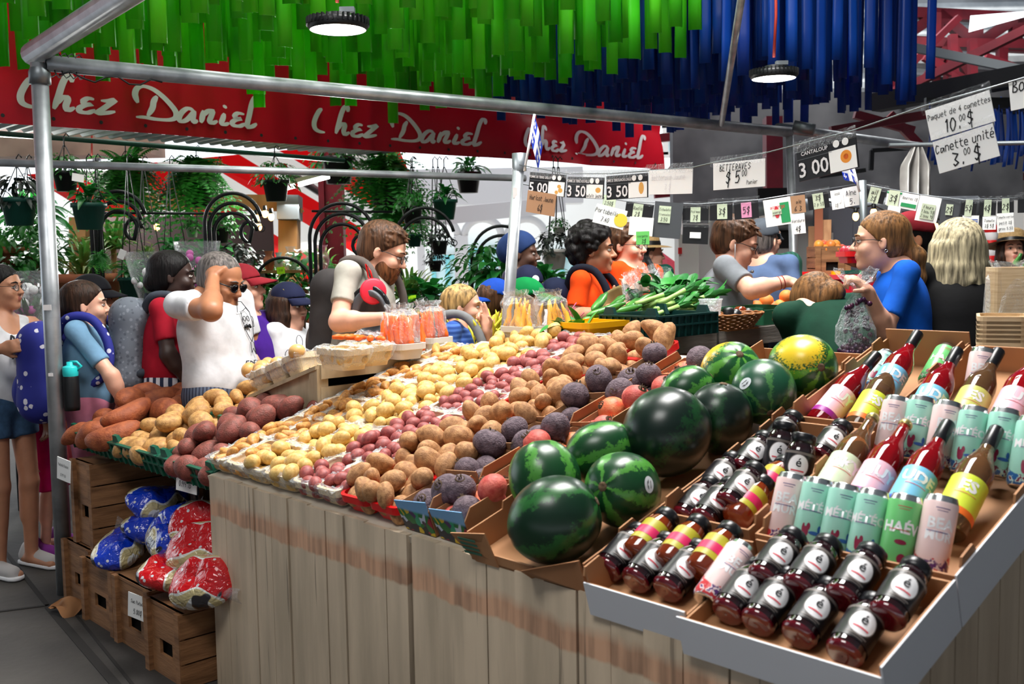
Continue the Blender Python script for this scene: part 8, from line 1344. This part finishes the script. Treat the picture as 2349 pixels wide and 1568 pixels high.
q = P(1900, 640, 6.9); t = crate('wooden crate of apples standing on the red counter', q[0]-.1, q[1], 0, .24, .2, .22, rows=3, lidded=False); place(t, q-(.12, .1, .0), None); b = MB(); b.ell((0, 0, 0), .034, None, 12, 9); ap = b.build('apple', mat('apple_red', (190, 44, 56), .35, col2=(226, 150, 60), scale=3, rand=1))
for k in range(9): o_ = ap if k == 0 else dup(ap); o_.location = q+np.array([-.08+.04*(k % 5), -.02-.03*(k//5), .2+.03*(k % 2)]); tag(o_, 'red and yellow apple heaped in the crate on the red counter', 'apple', 'apples in the crate')
t = thing('red_counter', 'bright red counter front behind the leaning girl and the far post', 'counter', P(1925, 690, 6.8), None); b = MB(); b.box((-.05, .1, -.35), (.9, .3, 1.0)); b.build('front', mat('counter_red', (196, 16, 40), .5), t); b = MB(); b.box((-.05, .1, .16), (.94, .34, .03)); b.build('top', m_redp, t)
def punnet(label, x, y, z, m): t = basket('punnet', .06, .06, .08, m, label, 'basket', None, False); place(t, P(x, y, z), None)
punnet('red plastic punnet on the red counter left of the apple crate', 1846, 652, 6.85, m_rtray); punnet('green plastic punnet on the red counter behind the grape bag', 1948, 648, 6.8, m_potg); punnet('yellow plastic punnet on the red counter', 1925, 650, 6.85, m_ytray); punnet('green plastic punnet at the right end of the red counter', 1980, 648, 6.8, mat('punnet_green', (30, 150, 90), .4))
m_tarp = mat('silver_tarp', (206, 204, 200), .35, .35, col2=(150, 146, 142), scale=4, bump=.5, bscale=8)
def tarp(label, x0, x1, y0, y1, z, seed):
    a, c = P(x0, y0, z), P(x1, y1, z); W_, H_ = c[0]-a[0], a[2]-c[2]; b = MB(); b.grid(lambda i, j: np.array([(.5+(i-.5)*(.35+.65*min(1, j*3)))*W_, .05*math.sin(i*19+seed+j*2)*(.3+j), -H_*j]), 34, 16); o_ = b.build('tarp', m_tarp, origin=None); o_.location = a; tag(o_, label, 'tarp')
tarp('silver tarpaulin gathered on hooks above the row of cards', 2070, 2142, 338, 462, 6.2, 1); tarp('silver tarpaulin hanging behind the girl in royal blue', 2085, 2142, 500, 640, 6.0, 4)
m_bulb = mat('bulb_glow', (255, 190, 110), .4, emit=9)
for k, (x, y, z) in enumerate(((1963, 496, 6.9), (2004, 487, 6.9), (2074, 505, 6.8), (2145, 520, 6.8), (1948, 380, 12), (608, 490, 7.5), (588, 500, 7.5), (622, 497, 7.4), (594, 520, 7.6), (360, 520, 7.6))):
    q = P(x, y, z); t = thing('light_bulb', ('glowing bulb, %s on the string behind the dark post' % ORD[k] if k < 4 else 'distant warm bulb under the roof trusses' if k == 4 else 'glowing bulb, %s of those under the timber beam' % ORD[k-5]), 'light bulb', q, 'string lights'); b = MB(); b.ell((0, 0, 0), (.022, .022, .03), None, 10, 8); b.build('glass', m_bulb, t); b = MB(); b.lathe([(.014, .02), (.016, .03), (.014, .06), (.001, .06)], 10); b.build('socket', m_black, t)
tube_thing('light_string', 'drooping black cable of the bulbs behind the dark post', 'cable', [P(1900, 462, 6.9), P(1963, 478, 6.9), P(2004, 470, 6.9), P(2050, 492, 6.85), P(2110, 486, 6.8), P(2145, 500, 6.8), P(2200, 520, 6.8)], .006, m_black)
b = MB(); b.box(P(1776, 500, 8.5)+(0, .06, 0), (.26, .06, .5)); structure(b.build('window_7', m_dark)); b = MB(); b.box(P(1575, 610, 8.2), (.16, .2, .5)); tag(b.build('white_machine', m_white), 'white machine with a small colourful screen behind the straw hat man', 'machine'); b = MB(); b.box(P(1560, 575, 8.05), (.03, .01, .05)); structure(b.build('trim_7', m_flr))
t = thing('parasol', 'pink and white parasol open behind the man in the straw hat', 'parasol', P(1500, 605, 9.0), None); b = MB(); b.lathe([(.46, -.2), (.36, -.05), (.2, .07), (.001, .13)], 10, m=[0, 1, 1], R=rot('Y', .35), smooth=False); b.build('canopy', [mat('parasol_pink', (240, 190, 200), .6, transl=.5), mat('parasol_red', (226, 60, 90), .6, transl=.5)], t); b = MB(); b.tube([(0, 0, .1), (-.3, 0, -.9)], .012, 6); b.build('pole', m_galv, t)
t = thing('striped_column', 'red and white striped column far behind the platinum-haired woman', 'column', P(2272, 580, 8.0), None)
b = MB()
for k in range(8): b.lathe([(.045, -.2+.06*k), (.055, -.17+.06*k), (.045, -.14+.06*k)], 14, m=k % 2)
b.build('rings', [m_flr, m_fw], t)
m_stack = mat('stacked_splint', (214, 190, 154), .6, col2=(186, 154, 116), scale=8, stretch=(1, 1, 8))
for k in range(16):
    o_ = basket('splint_basket', .07, .1, .05, m_stack, 'empty splint basket in the tall film-wrapped stack at the right edge, %s' % (ORD[k]+' from the bottom' if k < 12 else 'near the top'), 'basket', 'stacked empty baskets', False) if k == 0 else dup(o0_, None, None, None, 'empty splint basket in the tall film-wrapped stack at the right edge, %s' % (ORD[k]+' from the bottom' if k < 12 else 'near the top'))
    o0_ = o_; place(o_, P(2318, 772, 3.55)+(0, 0, .0125*k), RB@rot('Z', .5))
cbag('wrinkled clear film around the stack of empty baskets at the right edge', P(2318, 775, 3.55), RB@rot('Z', .5), .08, .11, .24, 3)
for k in range(6): o_ = dup(o0_, None, None, None, 'empty splint basket in the low unwrapped stack, %s from the bottom' % ORD[k]); o_['group'] = 'low stack of baskets'; place(o_, P(2298, 812, 3.2)+(0, 0, .014*k), RB@rot('Z', .4))
box_thing('side_table', 'low table under the stacks of baskets at the right edge', 'table', (P(2318, 818, 3.35)[0], P(2318, 818, 3.35)[1], .58), (.5, .5, 1.16), m_gwood); t0 = P(2335, 648, 5.2)
b = MB(); b.ell((0, 0, 0), (.04, .04, .034), None, 12, 9); tm = b.build('tomato', mat('tomato_red', (226, 40, 30), .3))
for k in range(7): o_ = tm if k == 0 else dup(tm); o_.location = P(2310+k*9, 636-(k % 2)*8, 5.2); tag(o_, 'red tomato heaped at the far right edge', 'tomato', 'tomatoes at the right edge')
for k in range(3): o_ = dup(ZU); place(o_, P(2308+k*12, 660, 5.05), rot('Y', .3+.2*k)@rot('X', .2), .8); tag(o_, 'zucchini in the small blue punnet at the right edge', 'zucchini', 'zucchini at the right edge')
punnet('small light blue punnet of zucchini at the right edge', 2312, 664, 5.05, mat('punnet_blue', (110, 190, 200), .4)); box_thing('produce_table', 'table of tomatoes at the far right edge', 'table', (P(2380, 680, 5.3)[0], P(2380, 680, 5.3)[1], .63), (.8, .5, 1.24), m_gwood)
# prototypes that were never placed
for key, L_ in PROTO.items():
    for o_, u_ in L_:
        if not u_:
            for c in list(o_.children): bpy.data.objects.remove(c)
            bpy.data.objects.remove(o_)

# fluorescent tubes lighting the nursery
for lab, a, c, pw in (('fluorescent tube at the left edge under the banner', P(-30, 306, 6.9), P(88, 313, 7.1), 18), ('slanted fluorescent tube beside the maroon pillar', P(652, 432, 7.6), P(755, 404, 7.6), 32)):
    t = thing('tube_lamp', lab, 'lamp', (a+c)/2, None); o = np.array(t.location); b = MB(); b.tube([a-o, c-o], .018, 8); b.build('tube', m_lampon, t); b = MB(); b.beam(a-o+(0, 0, .03), c-o+(0, 0, .03), .05, .03); b.build('housing', m_white, t)
    l = light('tube_light', 'AREA', tuple(o+(0, -.06, -.05)), pw, (1, 1, .96), .35, None, tuple(o+(0, -1.5, -1.2))); l.parent = t; l.location = (0, -.06, -.05)
